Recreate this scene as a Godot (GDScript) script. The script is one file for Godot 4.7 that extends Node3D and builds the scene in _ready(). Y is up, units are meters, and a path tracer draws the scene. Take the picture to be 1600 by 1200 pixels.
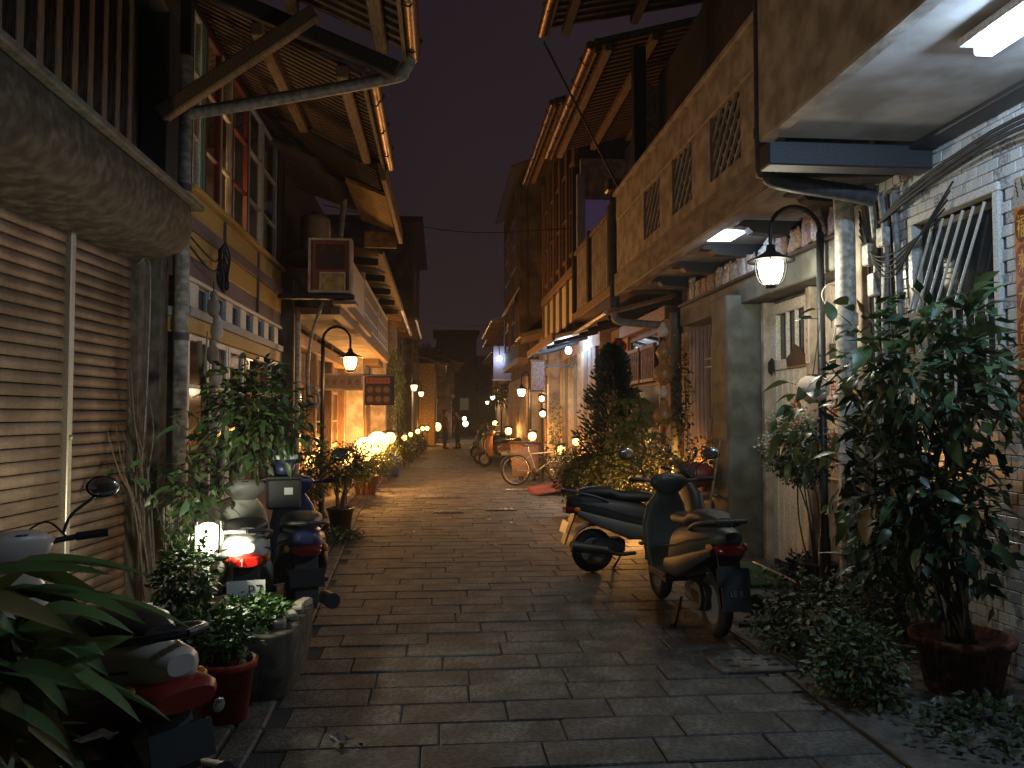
extends Node3D
# A narrow old street at night. x to the right, y up, the street runs away along -z; V(x, y, d) is a point d metres down the street.

var rng := RandomNumberGenerator.new()
var M := {}
var taken := {}
var leafy := []
var font := SystemFont.new()
const WARM := Color(1.0, 0.8, 0.56)
const AMBER := Color(1.0, 0.69, 0.36)
const WHITE := Color(1.0, 0.97, 0.86)
const COOL := Color(0.72, 0.86, 1.0)

func V(x, y, d) -> Vector3:
	return Vector3(x, y, -d)

func rr(a, b) -> float:
	return rng.randf_range(a, b)

func numbered(called) -> String:
	var n = taken.get(called, 0)
	taken[called] = n + 1
	return called if n == 0 else "%s_%03d" % [called, n]

func tag(o, label, category, group = ""):
	o.set_meta("label", label)
	o.set_meta("category", category)
	if group:
		o.set_meta("group", group)
	return o

func thing(called, label, category, at = Vector3.ZERO, turn = 0.0, group = "") -> Node3D:
	var o := Node3D.new()
	o.name = numbered(called)
	add_child(o)
	o.position = at
	o.rotation.y = turn
	return tag(o, label, category, group)

func dup(root, at, turn, label, group = "") -> Node3D:
	var r = root.duplicate()
	var called = root.name.rstrip("0123456789").rstrip("_")
	r.name = numbered(called)
	add_child(r)
	r.position = at
	r.rotation.y = turn
	r.set_meta("label", label)
	if group:
		r.set_meta("group", group)
	return r

func offset_of(p) -> Vector3:
	var v := Vector3.ZERO
	while p is Node3D and p != self:
		v += p.position
		p = p.get_parent()
	return v

func put(called, mesh, m, p = null) -> MeshInstance3D:   # a mesh in its parent's own axes
	var o := MeshInstance3D.new()
	o.mesh = mesh
	o.material_override = M[m] if m is String else m
	if p == null:
		o.name = numbered(called)
		add_child(o)
	else:
		o.name = called
		p.add_child(o, true)
	return o

func obj(called, st, m, p = null) -> MeshInstance3D:     # a shape laid out in the street's axes
	st.generate_normals()
	var o := put(called, st.commit(), m, p)
	if p != null:
		o.position = -offset_of(p)
	return o

func loc(called, st, m, p) -> MeshInstance3D:            # a shape laid out in its parent's axes
	st.generate_normals()
	return put(called, st.commit(), m, p)

func struct(o, kind = "structure"):
	o.set_meta("kind", kind)
	return o

# ---------------------------------------------------------------- shapes
func mb() -> SurfaceTool:
	var st := SurfaceTool.new()
	st.begin(Mesh.PRIMITIVE_TRIANGLES)
	st.set_smooth_group(-1)
	return st

func quad(st, a, b, c, d, out):
	if (b - a).cross(c - a).dot(out) + (c - a).cross(d - a).dot(out) > 0:
		var t = b
		b = d
		d = t
	st.add_vertex(a); st.add_vertex(b); st.add_vertex(c)
	st.add_vertex(a); st.add_vertex(c); st.add_vertex(d)

func tri(st, a, b, c, out):
	if (b - a).cross(c - a).dot(out) > 0:
		var t = b
		b = c
		c = t
	st.add_vertex(a); st.add_vertex(b); st.add_vertex(c)

func box(st, c: Vector3, size: Vector3, basis := Basis.IDENTITY, bev := 0.0):
	st.set_smooth_group(-1)
	var h := size / 2
	bev = minf(bev, minf(h.x, minf(h.y, h.z)) * 0.45)
	for a in 3:
		var b := (a + 1) % 3
		var e := (a + 2) % 3
		for s in [-1.0, 1.0]:
			var n := Vector3.ZERO
			n[a] = s
			var q := []
			for k in [[-1, -1], [1, -1], [1, 1], [-1, 1]]:
				var p := Vector3.ZERO
				p[a] = s * h[a]; p[b] = k[0] * (h[b] - bev); p[e] = k[1] * (h[e] - bev)
				q.append(c + basis * p)
			quad(st, q[0], q[1], q[2], q[3], basis * n)
			if bev > 0:
				for s2 in [-1.0, 1.0]:   # the edge between the faces a,s and b,s2
					var p1 := Vector3.ZERO
					p1[a] = s * h[a]; p1[b] = s2 * (h[b] - bev); p1[e] = h[e] - bev
					var p2 := p1
					p2[e] = -p1[e]
					var p3 := Vector3.ZERO
					p3[a] = s * (h[a] - bev); p3[b] = s2 * h[b]; p3[e] = h[e] - bev
					var p4 := p3
					p4[e] = -p3[e]
					var m := n
					m[b] = s2
					quad(st, c + basis * p1, c + basis * p2, c + basis * p4, c + basis * p3, basis * m)
	if bev > 0:
		for x in [-1.0, 1.0]:
			for y in [-1.0, 1.0]:
				for z in [-1.0, 1.0]:
					var s := Vector3(x, y, z)
					var i := h - Vector3.ONE * bev
					tri(st, c + basis * (s * Vector3(h.x, i.y, i.z)), c + basis * (s * Vector3(i.x, h.y, i.z)), c + basis * (s * Vector3(i.x, i.y, h.z)), basis * s)

func blk(called, m, p, x0, x1, y0, y1, d0, d1, bev := 0.0) -> MeshInstance3D:
	var st := mb()
	box(st, V((x0 + x1) / 2.0, (y0 + y1) / 2.0, (d0 + d1) / 2.0), Vector3(absf(x1 - x0), absf(y1 - y0), absf(d1 - d0)), Basis.IDENTITY, bev)
	return obj(called, st, m, p)

func beam(st, a: Vector3, b: Vector3, w: float, h: float, bev := 0.0, up := Vector3.UP):
	var z := (b - a).normalized()
	if absf(z.dot(up)) > 0.99:
		up = Vector3.RIGHT
	var x := up.cross(z).normalized()
	box(st, (a + b) / 2, Vector3(w, h, a.distance_to(b)), Basis(x, z.cross(x), z), bev)

func tube(st, pts, r0: float, r1 := -1.0, seg := 8, caps := true):
	if r1 < 0:
		r1 = r0
	st.set_smooth_group(rng.randi_range(1, 1000000))
	var n = pts.size()
	var t0: Vector3 = (pts[1] - pts[0]).normalized()
	var x := t0.cross(Vector3.UP if absf(t0.y) < 0.9 else Vector3.RIGHT).normalized()
	var rings := []
	for i in n:
		var t: Vector3 = (pts[mini(i + 1, n - 1)] - pts[maxi(i - 1, 0)]).normalized()
		x = (x - t * x.dot(t)).normalized()
		var y := t.cross(x)
		var r := lerpf(r0, r1, float(i) / (n - 1))
		var ring := []
		for k in seg:
			ring.append(pts[i] + (x * cos(TAU * k / seg) + y * sin(TAU * k / seg)) * r)
		rings.append(ring)
	for i in n - 1:
		for k in seg:
			var a: Vector3 = rings[i][k]
			quad(st, a, rings[i][(k + 1) % seg], rings[i + 1][(k + 1) % seg], rings[i + 1][k], (a + rings[i][(k + 1) % seg]) / 2 - pts[i])
	if caps:
		st.set_smooth_group(-1)
		for e in [0, n - 1]:
			var out: Vector3 = pts[0] - pts[1] if e == 0 else pts[n - 1] - pts[n - 2]
			for k in range(1, seg - 1):
				tri(st, rings[e][0], rings[e][k], rings[e][k + 1], out)

func bend(pts, n := 6) -> Array:   # a smooth path through points
	var c := Curve3D.new()
	for i in pts.size():
		var t: Vector3 = (pts[mini(i + 1, pts.size() - 1)] - pts[maxi(i - 1, 0)]) / 6.0
		c.add_point(pts[i], -t, t)
	var out := []
	var steps = (pts.size() - 1) * n
	for i in steps + 1:
		out.append(c.samplef(float(i) / n))
	return out

func lathe(st, prof, at := Vector3.ZERO, seg := 20, basis := Basis.IDENTITY):
	st.set_smooth_group(rng.randi_range(1, 1000000))
	for i in prof.size() - 1:
		var a: Vector2 = prof[i]
		var b: Vector2 = prof[i + 1]
		for k in seg:
			var c0 := Vector3(cos(TAU * k / seg), 0, sin(TAU * k / seg))
			var c1 := Vector3(cos(TAU * (k + 1) / seg), 0, sin(TAU * (k + 1) / seg))
			var q := [c0 * a.x + Vector3.UP * a.y, c1 * a.x + Vector3.UP * a.y, c1 * b.x + Vector3.UP * b.y, c0 * b.x + Vector3.UP * b.y]
			var out := (c0 + c1) / 2 * (b.y - a.y) - Vector3.UP * (b.x - a.x)
			if out.length() < 1e-6:
				continue
			for j in 4:
				q[j] = at + basis * q[j]
			if a.x < 1e-5:
				tri(st, q[0], q[2], q[3], basis * out)
			elif b.x < 1e-5:
				tri(st, q[0], q[1], q[2], basis * out)
			else:
				quad(st, q[0], q[1], q[2], q[3], basis * out)

func ball(st, c: Vector3, r: Vector3, seg := 12, basis := Basis.IDENTITY):
	var prof := []
	for i in 9:
		var a := PI * (i / 8.0 - 0.5)
		prof.append(Vector2(cos(a) if i % 8 else 0.0, sin(a)))
	lathe(st, prof, c, seg, basis * Basis.from_scale(r))

func ring(c: Vector3, hx: float, hy: float, x := Vector3.RIGHT, y := Vector3.UP, n := 16, e := 2.6) -> Array:
	var out := []
	for k in n:
		var a := TAU * k / n
		out.append(c + x * hx * signf(cos(a)) * pow(absf(cos(a)), 2.0 / e) + y * hy * signf(sin(a)) * pow(absf(sin(a)), 2.0 / e))
	return out

func loft(st, rings, caps := true):
	st.set_smooth_group(rng.randi_range(1, 1000000))
	var mids := []
	for r in rings:
		var m := Vector3.ZERO
		for p in r:
			m += p
		mids.append(m / r.size())
	for i in rings.size() - 1:
		var n = rings[i].size()
		for k in n:
			var a: Vector3 = rings[i][k]
			var c: Vector3 = rings[i + 1][(k + 1) % n]
			quad(st, a, rings[i][(k + 1) % n], c, rings[i + 1][k], (a + c) / 2 - (mids[i] + mids[i + 1]) / 2)
	if caps:
		st.set_smooth_group(-1)
		var l = rings.size() - 1
		for e in [0, l]:
			var out: Vector3 = mids[0] - mids[1] if e == 0 else mids[l] - mids[l - 1]
			for k in range(1, rings[e].size() - 1):
				tri(st, rings[e][0], rings[e][k], rings[e][k + 1], out)

func extrude(st, poly, a: Vector3, x: Vector3, y: Vector3, along: Vector3, smooth := false):   # a flat outline in x, y pushed along a line
	var pts := PackedVector2Array(poly)
	var f := []
	var mid := Vector3.ZERO
	for p in pts:
		f.append(a + x * p.x + y * p.y)
		mid += f[-1] / pts.size()
	st.set_smooth_group(-1)
	var t := Geometry2D.triangulate_polygon(pts)
	for i in range(0, t.size(), 3):
		tri(st, f[t[i]], f[t[i + 1]], f[t[i + 2]], -along)
		tri(st, f[t[i]] + along, f[t[i + 1]] + along, f[t[i + 2]] + along, along)
	if smooth:
		st.set_smooth_group(rng.randi_range(1, 1000000))
	var clockwise := Geometry2D.is_polygon_clockwise(pts)
	for i in pts.size():
		var j := (i + 1) % pts.size()
		var e := pts[j] - pts[i]
		var n2 := Vector2(-e.y, e.x) if clockwise else Vector2(e.y, -e.x)
		quad(st, f[i], f[j], f[j] + along, f[i] + along, x * n2.x + y * n2.y)

# ---------------------------------------------------------------- foliage
func leaf_into(A, b: Vector3, dir: Vector3, up: Vector3, l: float, w: float, col: Color):
	var side := dir.cross(up).normalized() * w * 0.5
	up = side.cross(dir).normalized()
	var i = A.v.size()
	var mid := b + dir * l * 0.5 - up * w * 0.13
	for p in [b, b + dir * l * 0.42 + side, b + dir * l - up * l * 0.12, b + dir * l * 0.42 - side, mid]:
		A.v.append(p)
		A.c.append(col)
	for n in [up, up - side.normalized() * 0.35, up + dir * 0.3, up + side.normalized() * 0.35, up]:
		A.n.append(n.normalized())
	for k in [1, 0, 4, 2, 1, 4, 3, 2, 4, 0, 3, 4]:
		A.i.append(i + k)

func arrays() -> Dictionary:
	return {"v": PackedVector3Array(), "n": PackedVector3Array(), "c": PackedColorArray(), "i": PackedInt32Array()}

func mesh_of(A) -> ArrayMesh:
	var s := []
	s.resize(Mesh.ARRAY_MAX)
	s[Mesh.ARRAY_VERTEX] = A.v; s[Mesh.ARRAY_NORMAL] = A.n; s[Mesh.ARRAY_COLOR] = A.c; s[Mesh.ARRAY_INDEX] = A.i
	var me := ArrayMesh.new()
	me.add_surface_from_arrays(Mesh.PRIMITIVE_TRIANGLES, s)
	return me

var lumps := FastNoiseLite.new()

func spot_in(r: Vector3, hollow: float) -> Array:   # [place within an uneven ellipsoid, the way outward]
	var dir := Vector3(rng.randfn(), rng.randfn(), rng.randfn()).normalized()
	var k := 0.78 + 0.5 * lumps.get_noise_3d(dir.x * 120 + r.x * 99, dir.y * 120, dir.z * 120 + r.z * 77)
	return [dir * r * k * pow(rr(hollow, 1.0), 0.6), dir]

func green(base: Color) -> Color:
	var k := rr(0.6, 1.25)
	return Color(base.r * k * rr(0.8, 1.35), base.g * k, base.b * k * rr(0.7, 1.2))

func cloud(A, n: int, c: Vector3, r: Vector3, l: float, w: float, col: Color, droop := 0.3, hollow := 0.25):
	for i in n:
		var s := spot_in(r, hollow)
		var dir: Vector3 = (s[1] * 0.8 + Vector3(rng.randfn(), rng.randfn() * 0.7, rng.randfn()) * 0.8 - Vector3.UP * droop).normalized()
		var up := (Vector3.UP + Vector3(rng.randfn(), 0, rng.randfn()) * 0.5).normalized()
		if absf(up.dot(dir)) > 0.96:
			up = Vector3.RIGHT
		var k := rr(0.6, 1.2)
		leaf_into(A, c + s[0], dir, up, l * k, w * k, green(col))

func broad_leaf(l: float, w: float, droop: float, wave: float, stalk: float) -> ArrayMesh:   # a leaf along -z, ribbed down its middle
	var st := mb()
	st.set_smooth_group(1)
	var n := 7
	var rows := []
	for i in n + 1:
		var t := float(i) / n
		var half := w * 0.5 * pow(sin(PI * pow(t, 0.75)), 0.85) + 0.0006
		var y := -droop * l * t * t
		var e := wave * w * sin(t * 9.0)
		rows.append([Vector3(-half, y + half * 0.32 + e, -stalk - l * t), Vector3(0, y, -stalk - l * t), Vector3(half, y + half * 0.32 - e, -stalk - l * t)])
	for i in n:
		quad(st, rows[i][0], rows[i][1], rows[i + 1][1], rows[i + 1][0], Vector3.UP)
		quad(st, rows[i][1], rows[i][2], rows[i + 1][2], rows[i + 1][1], Vector3.UP)
	if stalk > 0:
		tube(st, [Vector3.ZERO, Vector3(0, stalk * 0.05, -stalk * 0.5), Vector3(0, 0, -stalk)], 0.003, 0.002, 4, false)
	st.generate_normals()
	return st.commit()

func leaf_part(p, mesh, m, at: Vector3, dir: Vector3, k := 1.0, roll := 0.5):
	var o := put("leaf", mesh, m, p)
	var up := (Vector3.UP + Vector3(rng.randfn(), 0, rng.randfn()) * roll).normalized()
	dir = dir.normalized()
	if absf(up.dot(dir)) > 0.95:
		up = Vector3.RIGHT
	o.transform = Transform3D(Basis.looking_at(dir, up) * Basis.from_scale(Vector3.ONE * k), at - offset_of(p))
	return o

func leaf_parts(p, n: int, c: Vector3, r: Vector3, meshes, mats, droop := 0.35, hollow := 0.3):
	for i in n:
		var s := spot_in(r, hollow)
		var dir: Vector3 = s[1] * 0.9 + Vector3(rng.randfn(), rng.randfn() * 0.6, rng.randfn()) * 0.6 - Vector3.UP * droop
		leaf_part(p, meshes[rng.randi() % meshes.size()], mats[rng.randi() % mats.size()], c + s[0], dir, rr(0.65, 1.15))

func stuff(called, A, m, p = null) -> MeshInstance3D:
	var o := put(called, mesh_of(A), m, p)
	if p != null:
		o.position = -offset_of(p)
	o.set_meta("kind", "stuff")
	return o

func stems(p, called, base: Vector3, tips, r := 0.012):
	for t in tips:
		var st := mb()
		var mid := base.lerp(t, 0.5) + Vector3(rr(-0.06, 0.06), rr(0.0, 0.08), rr(-0.06, 0.06))
		tube(st, bend([base, mid, t], 4), r, r * 0.45, 6)
		obj(called, st, "bark", p)

func pot(called, label, c: Vector3, r: float, h: float, m, group = "") -> Node3D:
	var p := thing(called, label, "plant pot", c, 0.0, group)
	var st := mb()
	lathe(st, [Vector2(0, 0), Vector2(r * 0.7, 0), Vector2(r * 0.92, h * 0.86), Vector2(r * 1.0, h * 0.86), Vector2(r * 1.03, h * 0.98), Vector2(r * 1.0, h), Vector2(r * 0.9, h), Vector2(r * 0.84, h * 0.9), Vector2(0, h * 0.88)], c, 28)
	obj("body", st, m, p)
	st = mb()
	lathe(st, [Vector2(0, h * 0.89), Vector2(r * 0.82, h * 0.885), Vector2(r * 0.84, h * 0.87)], c, 18)
	obj("soil", st, "soil", p)
	return p

# ---------------------------------------------------------------- materials
func lin(r, g, b) -> Color:
	return Color(r, g, b).linear_to_srgb()

func noise_tex(seed_, freq, lo, hi, octaves := 4, size := 512) -> NoiseTexture2D:
	var f := FastNoiseLite.new()
	f.noise_type = FastNoiseLite.TYPE_SIMPLEX_SMOOTH
	f.seed = seed_
	f.frequency = freq
	f.fractal_octaves = octaves
	var t := NoiseTexture2D.new()
	t.width = size
	t.height = size
	t.seamless = true
	t.noise = f
	if hi < 1.5:
		var g := Gradient.new()
		g.colors = PackedColorArray([Color(lo, lo * 0.98, lo * 0.95), Color((lo + hi) / 2, (lo + hi) / 2, (lo + hi) / 2), Color(hi, hi, hi)])
		g.offsets = PackedFloat32Array([0.25, 0.5, 0.75])
		t.color_ramp = g
	return t

var T := {}

func mat(called, col: Color, rough := 0.8, tex = "", scale = 1.0, bump := 0.0, metal := 0.0) -> StandardMaterial3D:
	var m := StandardMaterial3D.new()
	m.resource_name = called
	m.albedo_color = col
	m.roughness = rough
	m.metallic = metal
	if tex:
		m.albedo_texture = T[tex]
		m.uv1_triplanar = true
		m.uv1_world_triplanar = true
		m.uv1_scale = Vector3.ONE * scale if scale is float or scale is int else scale
		if bump > 0:
			m.heightmap_enabled = true
			m.heightmap_texture = T["height"]
			m.heightmap_scale = bump
	M[called] = m
	return m

func glow(called, col: Color, k: float):
	var m := mat(called, Color(0.9, 0.88, 0.8), 0.4)
	m.emission_enabled = true
	m.emission = col
	m.emission_energy_multiplier = k
	return m

func leafmat(called, col: Color, rough := 0.42):
	var m := mat(called, col, rough)
	m.vertex_color_use_as_albedo = called.begins_with("tinted")
	m.backlight_enabled = true
	m.backlight = Color(0.3, 0.34, 0.2)
	return m

func lamp(p, at: Vector3, e: float, col: Color, size := 0.05):
	var l := OmniLight3D.new()
	l.name = "lamp_light"
	l.light_energy = e * 4.0
	l.light_color = col
	l.light_size = size
	l.omni_range = 60.0
	l.omni_attenuation = 2.0
	l.shadow_enabled = true
	p.add_child(l, true)
	l.position = at - offset_of(p)

func materials():
	T["grime"] = noise_tex(3, 0.02, 0.7, 1.0, 6)
	T["fine"] = noise_tex(5, 0.05, 0.86, 1.0, 4)
	T["stain"] = noise_tex(9, 0.01, 0.78, 1.0, 6)
	T["height"] = noise_tex(7, 0.04, 0, 2, 5)
	var g := Vector3(6, 0.5, 6)
	mat("stone_a", lin(0.15, 0.14, 0.122), 0.72, "grime", 2.6, 0.35)
	mat("stone_b", lin(0.125, 0.117, 0.104), 0.7, "grime", 2.2, 0.35)
	mat("stone_c", lin(0.175, 0.162, 0.138), 0.75, "grime", 3.1, 0.35)
	mat("mortar", lin(0.05, 0.046, 0.04), 0.95, "fine", 4.0, 0.4)
	T["blotch"] = noise_tex(21, 0.014, 0.66, 1.0, 5)
	mat("concrete", lin(0.24, 0.225, 0.2), 0.85, "grime", 1.3, 0.4)
	mat("dark_concrete", lin(0.14, 0.12, 0.1), 0.88, "stain", 1.1, 0.5)
	mat("mossy", lin(0.125, 0.1, 0.07), 0.95, "grime", 1.1, 0.1)
	mat("plaster", lin(0.42, 0.36, 0.3), 0.85, "stain", 0.6, 0.12)
	mat("cream", lin(0.46, 0.39, 0.32), 0.8, "stain", 0.7, 0.1)
	mat("grey_paint", lin(0.14, 0.145, 0.12), 0.75, "stain", 0.6, 0.04)
	mat("white_paint", lin(0.7, 0.68, 0.62), 0.55, "fine", 1.0, 0.04)
	mat("soffit", lin(0.4, 0.355, 0.325), 0.9, "stain", 0.35, 0.0)
	mat("ochre", lin(0.42, 0.26, 0.09), 0.75, "stain", 1.5, 0.2)
	mat("yellow", lin(0.45, 0.3, 0.085), 0.7, "fine", 1.2, 0.05)
	mat("purple", lin(0.15, 0.11, 0.13), 0.75, "fine", 1.2, 0.05)
	mat("greyblue", lin(0.36, 0.4, 0.45), 0.7, "fine", 1.2, 0.05)
	mat("red_paint", lin(0.15, 0.018, 0.018), 0.55, "fine", 2.0)
	mat("green_paint", lin(0.1, 0.28, 0.22), 0.6, "fine", 2.0)
	mat("wood_dark", lin(0.085, 0.055, 0.035), 0.75, "grime", g, 0.4)
	mat("wood_brown", lin(0.22, 0.13, 0.07), 0.7, "grime", g, 0.4)
	mat("wood_pale", lin(0.36, 0.24, 0.14), 0.7, "grime", g, 0.4)
	mat("beam_dark", lin(0.06, 0.045, 0.038), 0.75, "grime", Vector3(6, 6, 0.5), 0.4)
	mat("beam_brown", lin(0.3, 0.19, 0.1), 0.7, "grime", Vector3(6, 6, 0.5), 0.4)
	mat("beam_grey", lin(0.3, 0.25, 0.2), 0.8, "stain", Vector3(1.5, 1.5, 0.5), 0.1)
	mat("black_wood", lin(0.02, 0.019, 0.02), 0.6, "fine", 3.0, 0.2)
	mat("shutter", lin(0.26, 0.18, 0.13), 0.48, "fine", Vector3(0.8, 3.0, 0.8), 0.03, 0.2)
	mat("rail_metal", lin(0.5, 0.44, 0.36), 0.4, "fine", 3.0, 0.0, 0.4)
	mat("pipe_grey", lin(0.32, 0.3, 0.29), 0.55, "grime", 1.4, 0.1)
	mat("pipe_white", lin(0.62, 0.6, 0.54), 0.5, "grime", 1.4, 0.1)
	mat("pipe_dark", lin(0.07, 0.065, 0.07), 0.5, "grime", 1.4, 0.1)
	mat("gutter", lin(0.4, 0.26, 0.16), 0.35, "grime", 1.4, 0.1, 0.7)
	mat("iron", lin(0.022, 0.022, 0.024), 0.45, "fine", 4.0, 0.1, 0.3)
	mat("grille", lin(0.6, 0.57, 0.5), 0.45, "fine", 3.0)
	mat("steel", lin(0.55, 0.54, 0.52), 0.25, "", 1.0, 0.0, 1.0)
	mat("tile_a", lin(0.56, 0.55, 0.52), 0.2, "fine", 3.0)
	mat("tile_b", lin(0.46, 0.45, 0.43), 0.24, "grime", 3.0)
	mat("tile_c", lin(0.64, 0.62, 0.58), 0.18, "fine", 2.0)
	mat("grout", lin(0.09, 0.085, 0.08), 0.95, "fine", 4.0)
	mat("terracotta", lin(0.35, 0.12, 0.055), 0.8, "grime", 2.4, 0.3)
	mat("red_plastic", lin(0.42, 0.045, 0.02), 0.5, "grime", 2.0)
	mat("glazed", lin(0.06, 0.04, 0.03), 0.35, "grime", 2.0)
	mat("blue_bin", lin(0.04, 0.07, 0.22), 0.5, "grime", 2.0)
	mat("soil", lin(0.03, 0.022, 0.016), 0.95, "fine", 5.0, 1.0)
	mat("bark", lin(0.17, 0.13, 0.095), 0.85, "grime", Vector3(8, 1.5, 8), 0.8)
	mat("straw", lin(0.55, 0.5, 0.42), 0.85, "grime", Vector3(14, 1, 14), 0.4)
	mat("rubber", lin(0.018, 0.018, 0.018), 0.75, "fine", 6.0)
	mat("black_plastic", lin(0.03, 0.03, 0.032), 0.5, "fine", 5.0, 0.1)
	mat("seat_black", lin(0.022, 0.021, 0.022), 0.48, "fine", 6.0, 0.3)
	mat("dark_glass", lin(0.02, 0.024, 0.026), 0.06)
	mat("mirror", lin(0.8, 0.82, 0.85), 0.03, "", 1.0, 0.0, 1.0)
	for c in [["green_grey", lin(0.032, 0.038, 0.031)], ["silver_grey", lin(0.2, 0.2, 0.19)], ["pearl", lin(0.5, 0.5, 0.45)], ["off_white", lin(0.55, 0.46, 0.4)], ["black_paint", lin(0.02, 0.02, 0.022)], ["dull_grey", lin(0.1, 0.1, 0.095)], ["navy", lin(0.02, 0.03, 0.1)], ["orange_paint", lin(0.2, 0.075, 0.028)], ["maroon", lin(0.16, 0.03, 0.02)]]:
		var m := mat(c[0], c[1], 0.42)
		m.clearcoat_enabled = true
		m.clearcoat = 0.25 if c[0] in ["pearl", "off_white", "navy"] else 0.05
		m.clearcoat_roughness = 0.25
		if m.clearcoat < 0.1:
			m.roughness = 0.55
	mat("tail_red", lin(0.16, 0.008, 0.006), 0.2)
	mat("tail_dull", lin(0.2, 0.014, 0.008), 0.4)
	mat("tail_bright", lin(0.6, 0.02, 0.012), 0.2)
	mat("amber_lens", lin(0.6, 0.2, 0.02), 0.2)
	mat("clear_lens", lin(0.5, 0.5, 0.5), 0.08)
	mat("plate_white", lin(0.75, 0.75, 0.72), 0.45)
	mat("plate_black", lin(0.008, 0.008, 0.008), 0.6)
	mat("ink", lin(0.01, 0.01, 0.012), 0.6)
	mat("white_ink", lin(0.75, 0.75, 0.72), 0.5)
	mat("green_mat", lin(0.015, 0.1, 0.045), 0.95, "fine", 6.0, 0.8)
	mat("red_mat", lin(0.32, 0.06, 0.05), 0.9, "fine", 5.0, 0.4)
	mat("canvas", lin(0.5, 0.46, 0.4), 0.85, "grime", 1.5, 0.2)
	mat("curtain_blue", lin(0.2, 0.26, 0.34), 0.9, "grime", Vector3(7, 0.4, 7), 0.3)
	mat("curtain_red", lin(0.4, 0.06, 0.04), 0.9, "grime", Vector3(7, 0.4, 7), 0.3)
	mat("curtain_orange", lin(0.6, 0.22, 0.06), 0.9, "grime", Vector3(7, 0.4, 7), 0.3)
	mat("plastic_wrap", lin(0.6, 0.57, 0.55), 0.22, "grime", 2.5, 0.6)
	mat("kraft", lin(0.4, 0.27, 0.17), 0.7, "grime", 2.5, 0.5)
	mat("pink_card", lin(0.34, 0.23, 0.2), 0.6, "grime", 2.0, 0.3)
	mat("lantern_red", lin(0.5, 0.05, 0.025), 0.6, "fine", 3.0)
	mat("lantern_paper", lin(0.75, 0.62, 0.52), 0.8, "fine", 3.0)
	mat("gourd", lin(0.5, 0.27, 0.09), 0.4, "grime", 3.0)
	mat("skin", lin(0.36, 0.2, 0.13), 0.55)
	mat("hair", lin(0.012, 0.01, 0.009), 0.6)
	var pm := mat("person_body", Color.WHITE, 0.8)
	pm.vertex_color_use_as_albedo = true
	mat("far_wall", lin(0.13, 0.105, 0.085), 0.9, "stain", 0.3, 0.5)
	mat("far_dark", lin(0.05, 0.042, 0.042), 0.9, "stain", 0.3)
	mat("brick_brown", lin(0.2, 0.11, 0.07), 0.85, "grime", 1.3, 0.4)
	for q in [["stone_a", 0.35], ["stone_b", 0.3], ["stone_c", 0.4], ["concrete", 0.4], ["mossy", 0.9], ["shutter", 0.25], ["brick_brown", 0.4], ["far_wall", 0.15], ["wood_pale", 0.8], ["terracotta", 1.5]]:
		var m: StandardMaterial3D = M[q[0]]
		m.detail_enabled = true
		m.detail_albedo = T["blotch"]
		m.detail_blend_mode = BaseMaterial3D.BLEND_MODE_MUL
		m.detail_uv_layer = BaseMaterial3D.DETAIL_UV_2
		m.uv2_triplanar = true
		m.uv2_world_triplanar = true
		m.uv2_scale = Vector3.ONE * q[1]
	for c in [["pane", 0.12], ["pane_dark", 0.45]]:
		var m := mat(c[0], Color(0.1, 0.13, 0.13, c[1]), 0.06)
		m.transparency = BaseMaterial3D.TRANSPARENCY_ALPHA
	for c in [["leaf_a", lin(0.05, 0.1, 0.03)], ["leaf_b", lin(0.035, 0.075, 0.028)], ["leaf_c", lin(0.08, 0.12, 0.04)], ["leaf_dry", lin(0.3, 0.17, 0.06)], ["ginger_a", lin(0.085, 0.16, 0.04)], ["ginger_b", lin(0.065, 0.125, 0.032)], ["ginger_tip", lin(0.22, 0.17, 0.06)]]:
		leafmat(c[0], c[1], 0.55 if c[0].begins_with("ginger") else 0.4)
	leafmat("tinted_leaves", Color.WHITE, 0.5)

# ---------------------------------------------------------------- the street
func edge(d: float, keys) -> float:
	for i in keys.size() - 1:
		if d < keys[i + 1][0]:
			return lerpf(keys[i][1], keys[i + 1][1], clampf((d - keys[i][0]) / (keys[i + 1][0] - keys[i][0]), 0, 1))
	return keys[-1][1]

const LEFT_EDGE = [[4.3, -0.84], [12.7, -1.27], [22.0, -1.38], [36.0, -1.0], [51.0, 0.1], [70.0, 2.0]]
const RIGHT_EDGE = [[5.0, 1.98], [6.0, 2.0], [8.0, 2.5], [20.0, 2.6], [36.0, 3.0], [51.0, 3.6], [70.0, 5.0]]

func strip(called, m, lo, hi, d0: float, d1: float, y: float) -> MeshInstance3D:
	var st := mb()
	var d := d0
	while d < d1 - 0.01:
		var e := minf(d + 1.0, d1)
		var a0: float = lo.call(d)
		var a1: float = lo.call(e)
		var b0: float = hi.call(d)
		var b1: float = hi.call(e)
		quad(st, V(a0, y, d), V(b0, y, d), V(b1, y, e), V(a1, y, e), Vector3.UP)
		quad(st, V(b0, y, d), V(b1, y, e), V(b1, y - 0.09, e), V(b0, y - 0.09, d), Vector3.RIGHT)
		quad(st, V(a0, y, d), V(a1, y, e), V(a1, y - 0.09, e), V(a0, y - 0.09, d), Vector3.LEFT)
		d = e
	return struct(obj(called, st, m))

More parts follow.
